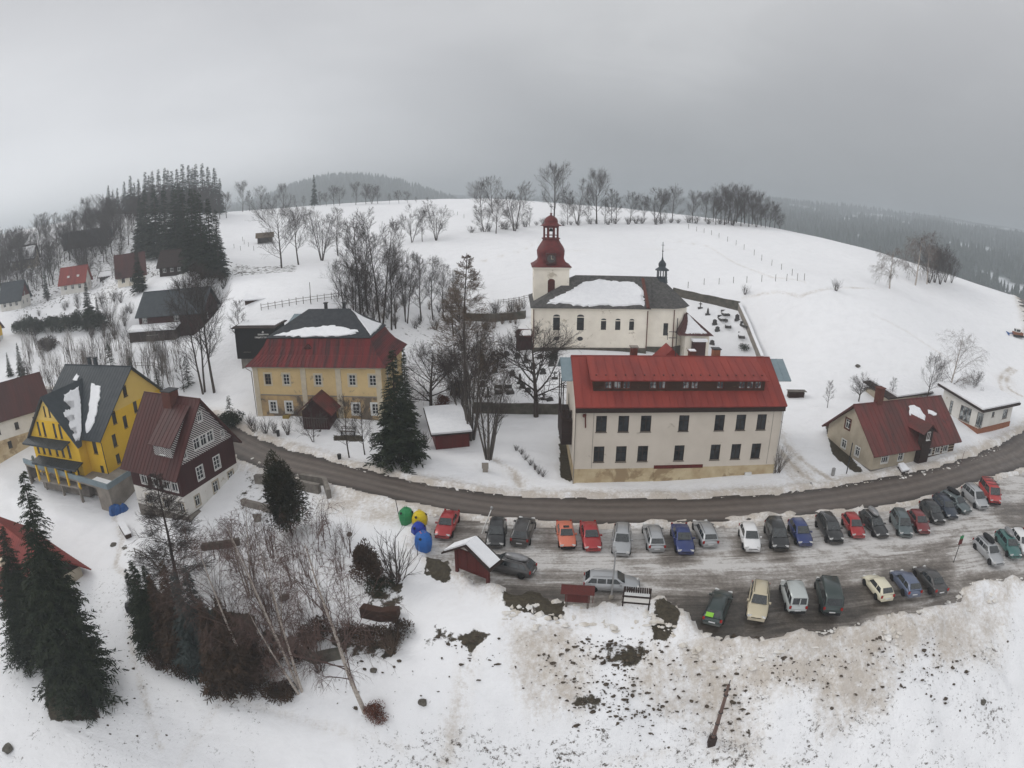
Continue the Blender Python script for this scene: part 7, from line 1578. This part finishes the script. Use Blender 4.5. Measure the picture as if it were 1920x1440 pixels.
row = [('clump2', 908, 435, 374), ('oak', 930, 438, 376), ('lime', 902, 402, 342), ('lime', 923, 400, 334), ('clump', 965, 433, 336), ('slim', 993, 424, 388), ('ash', 1038, 421, 312), ('oak', 1064, 421, 378), ('clump2', 1082, 420, 332), ('slim', 1103, 420, 376), ('ash', 1119, 420, 323), ('slim', 1134, 420, 372), ('slim', 1147, 418, 352), ('slim', 1155, 417, 360), ('lime', 1182, 416, 362), ('slim', 1208, 416, 366), ('clump2', 1228, 416, 350), ('lime', 1238, 414, 356), ('oak', 1260, 416, 355), ('slim', 1247, 418, 392),
       ('lime', 1298, 417, 360), ('ash', 1322, 415, 361), ('lime', 1337, 416, 362), ('oak', 1352, 418, 355), ('ash', 1365, 419, 347), ('lime', 1381, 418, 352), ('oak', 1396, 420, 354), ('lime', 1410, 422, 362), ('oak', 1427, 425, 366), ('lime', 1443, 427, 379), ]
row.sort(key=lambda r: r[1])
for i, (k, x, yb, yt) in enumerate(row): tree(k, ORD[i] + ' bare tree from the left in the row along the field crest', (x, yb), yt, group='bare trees along the field crest')
for i, (x, yt) in enumerate([(1342, 372), (1358, 362), (1374, 358), (1389, 364), (1404, 366), (1418, 376), (1435, 384), (1452, 390), (1462, 398)]): tree(['lime', 'oak', 'clump'][i % 3], 'grey bare tree in the dense copse closing the crest row on the right', (x, 421 + i), yt, group='copse at the right end of the crest')
far = [('ash', 455, 397, 342), ('slim', 468, 396, 356), ('lime', 490, 393, 350), ('slim', 503, 392, 360), ('oak', 518, 391, 366), ('ash', 531, 390, 346), ('fir_far2', 590, 386, 327), ('slim', 600, 386, 358), ('lime', 612, 386, 362), ('lime', 626, 385, 349), ('oak', 637, 385, 353), ('ash', 667, 384, 343), ('lime', 686, 383, 346), ('clump', 697, 382, 343), ('lime', 708, 382, 350), ('slim', 730, 382, 362), ('lime', 748, 382, 358), ('oak', 764, 381, 360), ('slim', 780, 381, 368), ('lime', 802, 381, 370), ('slim', 570, 388, 366), ('slim', 552, 389, 365)]
far.sort(key=lambda r: r[1])
for i, (k, x, yb, yt) in enumerate(far):
    tree(k, ('tall pale larch standing up' if x == 590 else ORD[i] + ' misty bare tree from the left') + ' on the far left skyline of the field', (x, yb), yt, group='misty trees on the far field edge')
for k, x, yb, yt, l in [('oak', 528, 503, 388, 'large bare oak alone in the snowy field beside the hay shelter'), ('ash', 560, 497, 392, 'slender bare tree just right of the large field oak'), ('clump', 604, 489, 380, 'many stemmed bare tree clump in the middle of the left field'), ('slim', 634, 480, 386, 'thin leaning bare tree right of the many stemmed clump'), ('clump2', 772, 454, 380, 'wide forked bare tree in the field above the larch'), ('slim', 792, 453, 392, 'thin bare tree between the two forked field trees'), ('clump', 818, 451, 372, 'fan shaped bare tree at the right of the field group'),
                        ('tall', 676, 590, 412, 'tall bare tree left of the dense crowned one behind the ochre house'), ('slim', 690, 588, 430, 'slim tall bare tree behind the right end of the black roof'), ('tall2', 715, 612, 387, 'tallest bare tree with thick brown crown behind the ochre house'), ('tall', 734, 618, 470, 'thick trunked bare tree touching the roof corner of the ochre house'), ('tall2', 762, 606, 455, 'double stemmed bare tree right of the ochre house roof'), ('slim', 790, 602, 478, 'slim bare tree left of the brown larch'), ('tall', 812, 600, 480, 'bare tree close to the left of the brown larch'), ('slim', 832, 598, 490, 'thin pale bare tree touching the larch branches'),
                        ('near', 1005, 782, 620, 'spreading bare tree in front of the churchyard wall by the hostel'), ('near', 808, 777, 655, 'dark bare tree with a dense clump above the storage shed'), ('stems', 884, 825, 560, 'tall many stemmed bare tree right of the storage shed'), ('stems', 916, 862, 628, 'forked bare tree clump next to the pale utility cabinet'), ('stems', 865, 790, 600, 'thin stemmed bare tree behind the storage shed'), ('tall2', 382, 737, 488, 'huge bare tree with wide branches above the timber house'), ('tall', 402, 736, 500, 'second tall bare tree right of the huge one by the timber house'), ('slim', 452, 660, 560, 'thin bare tree in front of the tavern'),
                        ('slim', 655, 858, 740, 'thin young bare tree right of the park bench'), ('slim', 684, 852, 750, 'second thin bare tree between the bench and the big spruce'), ('clump2', 588, 828, 748, 'leafless shrubby tree in front of the ochre house porch'), ('near', 1610, 752, 705, 'small bare tree behind the cottage chimney'), ('slim', 1670, 752, 706, 'faint thin tree in the snow behind the cottage shed'), ('slim', 1551, 765, 712, 'little bare tree in the field left of the cottage'), ('lime', 1738, 748, 668, 'round crowned bare tree left of the tall birch behind the white house'), ('lime', 1822, 770, 700, 'bare tree partly behind the white house roof'),
                        ('clump2', 68, 545, 494, 'bare tree between the hillside houses'), ('oak', 78, 480, 418, 'bare tree at the field end of the hillside wood'), ('slim', 345, 735, 668, 'small dark tree by the road above the timber house'), ('clump', 208, 612, 545, 'young bare trees left of the blue grey lodge')]:
    tree(k, l, (x, yb), yt)
tree('larch', 'tall brown larch rising between the ochre house and the church', (874, 752), 446, name='larch_tree', wide=1.05)
tree('larch', 'large bare larch growing in front of the timber house', (338, 1112), None, name='larch_tree', tip=(272, 850), cm='twigs', wide=1.25)
tree('birch', 'leaning birch with white trunk above the russet bush', (684, 1335), None, name='birch_tree', tip=(555, 950))
tree('birch2', 'forked birch leaning left of the white trunked one', (561, 1295), None, name='birch_tree', tip=(424, 975))
tree('birch2', 'slender birch group rising beside the thuja', (530, 1215), None, name='birch_tree', tip=(470, 950))
tree('birch', 'birch standing among the dark conifer shrubs', (470, 1275), None, name='birch_tree', tip=(385, 985))
tree('birch2', 'thin birch clump below the utility cabinet', (470, 1120), None, h=12, name='birch_tree')
tree('birch', 'pale birch behind the white flat roofed house', (1772, 762), 618, name='birch_tree', wide=1.4, cm='twigs_pale')
tree('weep', 'weeping birch on the hill field right of the fence posts', (1668, 541), 460, name='birch_tree')
tree('weep', 'twisted birch at the brow of the hill', (1716, 535), 440, name='birch_tree')
tree('birch', 'tall birch at the brow of the hill near the dark copse', (1738, 533), 432, name='birch_tree', wide=1.3)
for i, (x, yb, yt) in enumerate([(1742, 531, 446), (1752, 530, 450), (1762, 533, 455), (1772, 529, 462), (1784, 530, 478)]): tree('clump', 'dark bare tree in the copse at the brow of the hill', (x, yb), yt, group='copse at the brow of the hill')
# conifers
tree('spruce', 'great dark spruce between the ochre house and the storage shed', (748, 868), 655, name='spruce_tree', wide=1.42)
tree('spruce2', 'slimmer spruce behind the great one beside the ochre house', (764, 800), 650, name='spruce_tree')
nb_t, nb_c = spruce('great', 23, 31, .225, 50, 15, 26, .03, .45, .62, .32, .8)
PR['great'] = (23, nb_t, nb_c, 'bark', 'needles')
tree('great', 'giant dark spruce at the lower left in front of the red roof', (160, 1305), None, name='spruce_tree', tip=(42, 880))
tree('great', 'second giant spruce cut by the left edge', (70, 1230), None, name='spruce_tree', tip=(2, 985), wide=1.25)
for x, yb, yt, l, k in [(262, 548, 462, 'single pointed spruce beside the cream hillside house', 'spruce'), (170, 616, 528, 'dark spruce below the red roofed hillside house', 'spruce'), (186, 608, 555, 'shorter spruce right behind the one below the red roof', 'spruce2'), (43, 712, 642, 'small narrow spruce at the left by the road', 'spruce2'), (20, 706, 660, 'smallest spruce near the left edge by the road', 'spruce2'), (88, 560, 508, 'light green spruce left of the red roofed hillside house', 'fir_far2'), (297, 728, 690, 'tiny dark spruce by the road fence', 'small_fir'), (354, 724, 668, 'small spruce at the foot of the huge bare tree', 'small_fir'), (208, 690, 640, 'small dark spruce behind the guest house roof', 'small_fir'), (435, 795, 742, 'dark low conifer on the bank left of the ochre house', 'small_fir'), (250, 720, 668, 'bushy dark spruce above the guest house chimney', 'spruce')]:
    tree(k, l, (x, yb), yt, name='spruce_tree', wide=1.2)
for i, (x, yb, yt) in enumerate([(278, 480, 352), (296, 484, 346), (314, 486, 345), (333, 490, 348), (350, 500, 350), (366, 508, 354), (382, 514, 360), (398, 520, 372), (412, 524, 392), (340, 470, 343), (372, 490, 352), (268, 475, 366)]):
    tree('spruce' if i % 2 else 'spruce2', 'tall dark spruce in the dense stand above the lodge', (x, yb), yt, group='dense dark spruce stand', name='spruce_tree', wide=1.25)
sky_ = [(205, 345), (213, 356), (222, 350), (235, 338), (247, 327), (262, 333), (275, 320), (288, 318), (300, 315), (312, 312), (325, 318), (345, 305), (357, 307), (370, 305), (382, 304), (393, 310), (405, 312), (414, 332), (254, 340), (282, 326), (318, 316), (335, 314), (364, 312)]
for x, yt in sky_: tree('fir_far' if x % 2 else 'fir_far2', 'dark pointed spruce on the skyline ridge at the left', (x, 402), yt + 2, group='spruces on the left skyline ridge', name='spruce_tree', wide=1.15)
rnd = random.Random(77)
def yline(x): return np.interp(x, [0, 60, 120, 180, 260, 420], [474, 462, 446, 428, 408, 402])
n = 0
while n < 105:   # bare wood on the left hillside
    x = rnd.uniform(-10, 262); d = rnd.random() ** 1.3; yb = yline(x) + 4 + d * (92 - x * .12)
    if x > 215 and yb > 470: continue
    g = G(x, yb); H = rnd.uniform(8.5, 13.5); tree(['ash', 'lime', 'slim', 'oak', 'slim', 'clump'][n % 6], 'bare tree in the open wood on the left hillside', g, h=H, group='bare wood on the left hillside', cm='twigs_far' if n % 3 else 'twigs'); n += 1
for i in range(14): x = 262 + i * 12.5; tree(['slim', 'ash', 'lime'][i % 3], 'thin bare tree standing before the skyline spruces', (x, 408 + (i * 7) % 9), 350 + (i * 13) % 26, group='bare trees before the skyline spruces')
for i in range(16): x, yb = rnd.uniform(120, 262), rnd.uniform(470, 540); tree(['slim', 'lime', 'clump'][i % 3], 'small bare tree between the hillside houses', G(x, yb), h=rnd.uniform(5, 8), group='small bare trees among the hillside houses')
for i in range(11): x, yb = rnd.uniform(640, 870), rnd.uniform(600, 640); tree(['slim', 'tall'][i % 2], 'thin bare tree in the park strip behind the ochre house', G(x, yb), h=rnd.uniform(7, 13), group='thin trees behind the ochre house')
# shrubs and evergreens
SP_ = [shrub('bare_sapling', 4.5, s, .16, 5, .012, 9) for s in (7, 8)]
SM = [shrub('bare_shrub', 2.6, s, .7, 26, .013) for s in (1, 2, 3)]
def bush(lbl, p, h, group=None, m='twigs', i=0, wide=1.0, name='bare_shrub'):
    g = G(*p) if len(p) == 2 else p; o = link(name, (SP_[i % 2] if name == 'bare_sapling' else SM[i % 3]), M[m], None, g, (0, 0, p[0] * .7), shared=True); s = h / (4.5 if name == 'bare_sapling' else 2.6); o.scale = (s * wide, s * wide, s); tag(o, lbl, 'shrub', group, 'thing'); return o
for i in range(110): x, y = rnd.uniform(50, 335), rnd.uniform(655, 738); bush('thin bare sapling on the slope above the guest house', (x, y), rnd.uniform(3.5, 7), 'bare saplings above the guest house', 'twigs_pale' if i % 3 else 'twigs_far', i, 1, 'bare_sapling')
for i in range(26): x, y = rnd.uniform(40, 250), rnd.uniform(560, 640); bush('bare bush among the hillside gardens', (x, y), rnd.uniform(1.8, 3.4), 'bare bushes in the hillside gardens', 'twigs_far', i)
for i, (x, y, h) in enumerate([(478, 812, 2.2), (498, 815, 2.4), (515, 812, 2.0), (540, 815, 2.2), (470, 800, 2.0), (598, 800, 2.4), (700, 838, 2.0), (790, 840, 2.0), (797, 838, 2.2)]): bush('bare hedge shrub along the foot of the ochre house', (x, y), h, 'hedge shrubs below the ochre house', 'twigs', i)
for l, p, h, m in [('round bare bush right of the dark conifer shrub', (742, 1092), 4.6, 'twigs'), ('grey leafless bush growing at the right corner of the hostel', (1456, 885), 3.2, 'twigs_pale'), ('dry bush in the snow field right of the church', (1397, 552), 2.0, 'twigs'), ('dry grassy bush near the middle of the snow field', (1568, 545), 2.4, 'twigs'), ('tangled bush at the foot of the birch clump', (600, 1260), 2.6, 'twigs'), ('low brown bush under the terrace wall', (735, 1225), 2.2, 'twigs_larch'), ('bare bush beside the lodge', (215, 628), 4.2, 'twigs_far'), ('dense bare bush by the spruce stand', (420, 540), 4.0, 'twigs'), ('bare thicket in front of the spruce stand', (350, 560), 6.0, 'twigs'), ('brown thicket behind the lodge roof', (400, 575), 6.0, 'twigs')]: bush(l, p, h, None, m, 1, 1.1)
for i in range(40): x = rnd.uniform(640, 985); y = 575 + (x - 640) * .03 + rnd.uniform(-8, 40); bush('brown bare bush in the strip between the ochre house and church', (x, y), rnd.uniform(1.4, 3.2), 'brown bushes left of the church', 'twigs_larch' if i % 2 else 'twigs', i)
for i in range(60): x, y = rnd.uniform(410, 660), rnd.uniform(1010, 1260); bush('thin bare sapling under the birches', (x, y), rnd.uniform(2.5, 5.5), 'saplings under the birches', 'birch_twigs', i, 1, 'bare_sapling')
for i, (x, y) in enumerate([(985, 862), (995, 872), (1003, 880), (1010, 888), (978, 852), (968, 845), (1018, 893)]): bush('tiny dark perennial in the diagonal row left of the hostel', (x, y), .8, 'diagonal row of small plants', 'twigs', i, 1.4)
for i in range(30):
    x = 885 + i * 17 + rnd.uniform(-6, 6); bush('low scrub at the foot of the crest row', G(x, np.interp(x, [885, 1020, 1300, 1400], [436, 420, 417, 421]) + rnd.uniform(0, 4)), rnd.uniform(1.2, 2.6), 'scrub below the crest row', 'twigs_far', i, 1.6)
def ever(lbl, p, rx, h, m='needles', seed=1, n=2400, s=.13, cone=.0, name='evergreen_shrub', cat='shrub', group=None):
    g = G(*p); o = thing(name, lbl, cat, (g[0], g[1], g[2] - .1), seed * 1.3, group); link('crown', leafball('foliage', rx, h, seed, n, s, 0, cone), M[m], o); mb = MB(); mb.tube([(0, 0, -.2), (0, 0, h * .6)], .08, 5); link('stem', mb.mesh('stem'), M['bark'], o); return o
ever('tall columnar thuja at the road below the ochre house', (548, 1004), 2.5, 10.2, 'thuja_green', 3, 12000, .24, .5, 'thuja', 'tree')
ever('rounded russet bush at the foot of the leaning birch', (706, 1348), 1.05, 1.5, 'dry_leaves', 4, 2200, .09)
ever('dark bushy conifer shrub left of the round bare bush', (690, 1096), 1.6, 4.6, 'needles_brown', 5, 3600, .15, .4)
ever('dark low shrub right below the conifer shrub', (712, 1108), 1.2, 1.5, 'needles', 6, 1500, .12)
ever('red brown rounded shrub behind the park trees', (828, 768), 1.3, 2.4, 'dry_leaves', 7, 1700, .12)
ever('round dark juniper in the snow below the hedge', (92, 655), 3.0, 3.0, 'needles_brown', 8, 2600, .25)
ever('dark green shrub at the road bend left of the ochre house', (432, 800), 2.0, 2.6, 'needles', 9, 2600, .16)
ever('small dark evergreen on the churchyard edge', (1395, 657), 1.1, 1.6, 'needles', 10, 900, .12)
ever('brown leafed young tree in the churchyard', (933, 690), 1.6, 4.4, 'needles_brown', 13, 2000, .17, .2)
ever('dark upright thuja on the path side of the churchyard', (905, 700), .9, 4.2, 'needles', 14, 1700, .15, .4)
ever('dark upright thuja near the hostel balcony', (1035, 682), 1.1, 3.6, 'needles', 15, 1500, .15, .4)
ever('dense brown clump of twigs hanging in the forked trees', (862, 745), 1.7, 3.2, 'needles_brown', 16, 1800, .15)
for i, x in enumerate(range(40, 196, 15)): ever('dark clipped conifer in the long hedge below the hillside houses', (x, 626 - (x - 40) * .06), 2.8, 5.0 if i % 2 else 4.2, 'needles', 20 + i, 1300, .3, .35, group='conifer hedge on the hillside')
for i, (x, y, r_, h_) in enumerate([(405, 1288, 1.7, 2.2), (445, 1300, 1.6, 2.0), (490, 1300, 1.7, 2.4), (525, 1305, 1.4, 1.8), (355, 1262, 1.5, 2.0), (305, 1245, 1.5, 2.0), (470, 1215, 1.5, 3.2), (500, 1255, 1.5, 2.4)]): ever('low brown rounded evergreen at the foot of the garden conifers', (x, y), r_, h_, 'needles_brown', 60 + i, 2600, .13, group='low evergreens at the garden conifers')
# dark conifers of the lower left garden
gard = [(270, 1170, 1065, 'needles'), (300, 1215, 1052, 'needles'), (328, 1225, 1075, 'needles_brown'), (352, 1240, 1090, 'needles_brown'), (385, 1262, 1072, 'needles_blue'), (425, 1285, 1130, 'needles_brown'), (400, 1240, 1060, 'needles_blue'), (455, 1280, 1120, 'needles_brown'), (345, 1190, 1050, 'needles_brown'), (300, 1160, 1060, 'needles')]
for i, (x, yb, yt, m) in enumerate(gard): tree('spruce' if i % 2 else 'spruce2', ORD[i] + ' dark conifer from the left in the garden thicket', (x, yb), yt, group='garden conifer thicket', name='garden_conifer', wide=1.45, cm=m)
for i, (x, y) in enumerate([(585, 1200), (605, 1190), (640, 1195), (665, 1200), (700, 1205), (725, 1210), (745, 1195), (560, 1240)]): ever('dark low evergreen in the line of shrubs on the garden terrace', (x, y), 1.3, 1.7, 'needles_brown', 40 + i, 1200, .13, group='terrace shrub line')
# ================================================================== far hills, their forest, haze
az = np.radians(np.arange(-80, 80.5, .5)); rad = np.concatenate([np.arange(380, 1000, 22), np.arange(1000, 3420, 60)])
AZ, RD = np.meshgrid(az, rad)
hx, hy = RD * np.sin(AZ), RD * np.cos(AZ)
ad = np.degrees(AZ)
right = np.clip((ad - 12) / 18, 0, 1); 
elev = np.interp(RD, [380, 480, 640, 860, 1200, 1800, 2600, 3400], [-80, -70, -48, -20, 12, 50, 84, 108])
left_k = np.interp(ad, [-80, -45, -30, -20, -12, -4, 6, 18, 80], [.70, .72, .84, 1.0, .93, .76, .74, .92, 1.0])
hzv = -80 + (elev + 80) * left_k + (fbm(hx, hy, 420, 9, 4) - .5) * np.clip((RD - 450) / 500, 0, 1) * 40
hzv = np.minimum(hzv + 62 * np.exp(-((ad + 15) / 8) ** 2) * np.exp(-((RD - 1550) / 420) ** 2), 108)
hi = np.arange(hx.size).reshape(hx.shape); hf = np.stack([hi[:-1, :-1], hi[:-1, 1:], hi[1:, 1:], hi[1:, :-1]], -1).reshape(-1, 4)
def clearing(x, y): return vn(x, y, 120, 3) + .4 * vn(x, y, 40, 6)
clr = np.clip((clearing(hx, hy) - .88) / .05, 0, 1) * (ad > 14)
def hills_mat():
    m, b = newmat('hill_forest'); o = nt.nodes.new('ShaderNodeTexCoord').outputs['Object']
    g_ = noise(o, .05, 5, .75)
    forest = mixc(g_, (.022, .034, .030), (.050, .062, .054)); col = mixc(attr('clear'), forest, (.66, .68, .71))
    L(col, b.inputs['Base Color']); b.inputs['Roughness'].default_value = 1; b.inputs['Specular IOR Level'].default_value = 0; return m
tag(link('hills', grid_mesh('hills', np.stack([hx, hy, hzv], -1).reshape(-1, 3), hf, {'clear': clr}), hills_mat()), 'misty forested hills beyond the field crest', 'hills', kind='structure')
def hill_h(x, y):
    r = math.hypot(x, y); a = math.degrees(math.atan2(x, y)); i = np.interp(a, np.degrees(az), np.arange(len(az))); j = np.interp(r, rad, np.arange(len(rad)))
    i0, j0 = int(min(i, len(az) - 2)), int(min(j, len(rad) - 2)); fi, fj = i - i0, j - j0
    return (hzv[j0, i0] * (1 - fi) + hzv[j0, i0 + 1] * fi) * (1 - fj) + (hzv[j0 + 1, i0] * (1 - fi) + hzv[j0 + 1, i0 + 1] * fi) * fj
rnd = random.Random(3); FV = []; FF = []
def cone_tree(x, y, z, h, w, k=6):
    b0 = len(FV); 
    for lvl, (zz, rr_) in enumerate(((.06, 1.0), (.42, .62))):
        a0 = rnd.random() * 6.28
        for j in range(k):
            q = a0 + 6.283 * j / k; r_ = w * rr_ * rnd.uniform(.75, 1.2); FV.append((x + r_ * math.cos(q), y + r_ * math.sin(q), z + h * (zz + rnd.uniform(-.03, .05))))
        FV.append((x, y, z + h * (.68 if lvl == 0 else 1.0))); b = b0 + lvl * (k + 1)
        for j in range(k): FF.append((b + j, b + (j + 1) % k, b + k))
cnt = 0
while cnt < 12000:
    a = rnd.uniform(18, 62) if rnd.random() < .72 else rnd.uniform(-34, 18); r_ = 400 + 2000 * rnd.random() ** 1.25; x, y = r_ * math.sin(R(a)), r_ * math.cos(R(a))
    if a > 14 and clearing(x, y) > .885: continue
    h = rnd.uniform(13, 24); cone_tree(x, y, hill_h(x, y) - 1.5, h, h * .20); cnt += 1
while cnt < 13800:
    a = rnd.uniform(-30, -2); r_ = rnd.uniform(1150, 1800); x, y = r_ * math.sin(R(a)), r_ * math.cos(R(a)); h = rnd.uniform(13, 22); cone_tree(x, y, hill_h(x, y) - 1.5, h, h * .22); cnt += 1
me = bpy.data.meshes.new('forest'); me.from_pydata(FV, [], FF); me.update()
tag(link('forest', me, M['needles_far']), 'dark conifer forest fading into cloud on the far hills', 'forest', kind='stuff')
# clods of earth and lumps of ploughed snow on the embankment: nobody could count them
def clods(name, lbl, n, place, r0, r1, m, seed):
    rnd = random.Random(seed); V = []; F = []; ico = bmesh.new(); bmesh.ops.create_icosphere(ico, subdivisions=1, radius=1); iv = [v.co.copy() for v in ico.verts]; jf = [tuple(v.index for v in f.verts) for f in ico.faces]; ico.free(); k = 0
    while k < n:
        p = place(rnd)
        if p is None: continue
        g = G(*p); r = r0 + (r1 - r0) * rnd.random() ** 3; b = len(V); sx_, sy_, sz_ = rnd.uniform(.6, 2.0), rnd.uniform(.6, 1.6), rnd.uniform(.35, .8); k += 1
        for v in iv: q = rnd.uniform(.5, 1.35); V.append((g[0] + v.x * r * sx_ * q, g[1] + v.y * r * sy_ * q, g[2] + .03 + v.z * r * sz_ * q))
        F += [tuple(i + b for i in f) for f in jf]
    me = bpy.data.meshes.new(name); me.from_pydata(V, [], F); me.update(); tag(link(name, me, m), lbl, name, kind='stuff')
CL = [(1100, 1215, 45, 30), (1175, 1215, 40, 25), (1090, 1250, 60, 40), (1130, 1290, 60, 40), (1330, 1215, 60, 30), (1390, 1320, 30, 30), (1480, 1210, 40, 40), (1500, 1250, 60, 50), (1620, 1200, 60, 40), (1700, 1230, 60, 60), (870, 1200, 60, 40), (1150, 1330, 60, 30), (1780, 1240, 50, 50), (1210, 1300, 60, 60), (640, 1240, 80, 40), (210, 1270, 50, 60)]
def pl_earth(r):
    c = r.choice(CL); y_ = r.gauss(c[1], c[3] * 1.1); return None if y_ < 1192 or y_ > 1436 else (r.gauss(c[0], c[2] * 1.0), y_)
clods('earth_clods', 'small dark clods and tufts scattered over the embankment snow', 1500, pl_earth, .03, .17, mat('clod', (.045, .034, .026), (.09, .07, .05), 3, .95), 1)
EX = [940, 1050, 1140, 1225, 1310, 1370, 1450, 1500, 1560, 1640, 1720, 1790, 1820, 1870, 1918]; EY = [1122, 1128, 1142, 1138, 1186, 1200, 1200, 1192, 1180, 1160, 1148, 1126, 1092, 1086, 1084]
def pl_snow(r): x = r.uniform(940, 1918); return (x, np.interp(x, EX, EY) + abs(r.gauss(0, 1)) * 22)
clods('snow_lumps', 'ploughed lumps of snow along the lower edge of the car park', 900, pl_snow, .06, .36, mat('dirty_snow', (.74, .73, .71), (.52, .47, .40), 1.2, .9, bump=.5), 2)
def pl_road(r): x = r.uniform(470, 1900); return (x, np.interp(x, [p[0] for p in road_up], [p[1] for p in road_up]) - r.uniform(2, 12)) if r.random() < .5 else (x, np.interp(x, [p[0] for p in road_lo], [p[1] for p in road_lo]) + r.uniform(3, 12))
clods('roadside_lumps', 'small dirty lumps of snow thrown up along the road edges', 700, pl_road, .04, .2, M['dirty_snow'], 3)
mb = MB(); mb.box(-3500, -500, -125, 3500, 3500, 132)
hm, b = newmat('haze'); hm.node_tree.nodes.remove(b); nt = hm.node_tree; out = nt.nodes['Material Output']
pv = nt.nodes.new('ShaderNodeVolumePrincipled'); pv.inputs['Color'].default_value = (.80, .85, .89, 1); pv.inputs['Density'].default_value = 0.00078; pv.inputs['Anisotropy'].default_value = .55; L(pv.outputs[0], out.inputs['Volume'])
hzo = link('haze', mb.mesh('haze'), hm); tag(hzo, 'pale winter haze filling the valley air', 'haze', kind='stuff')
print('done objects', len(bpy.data.objects))
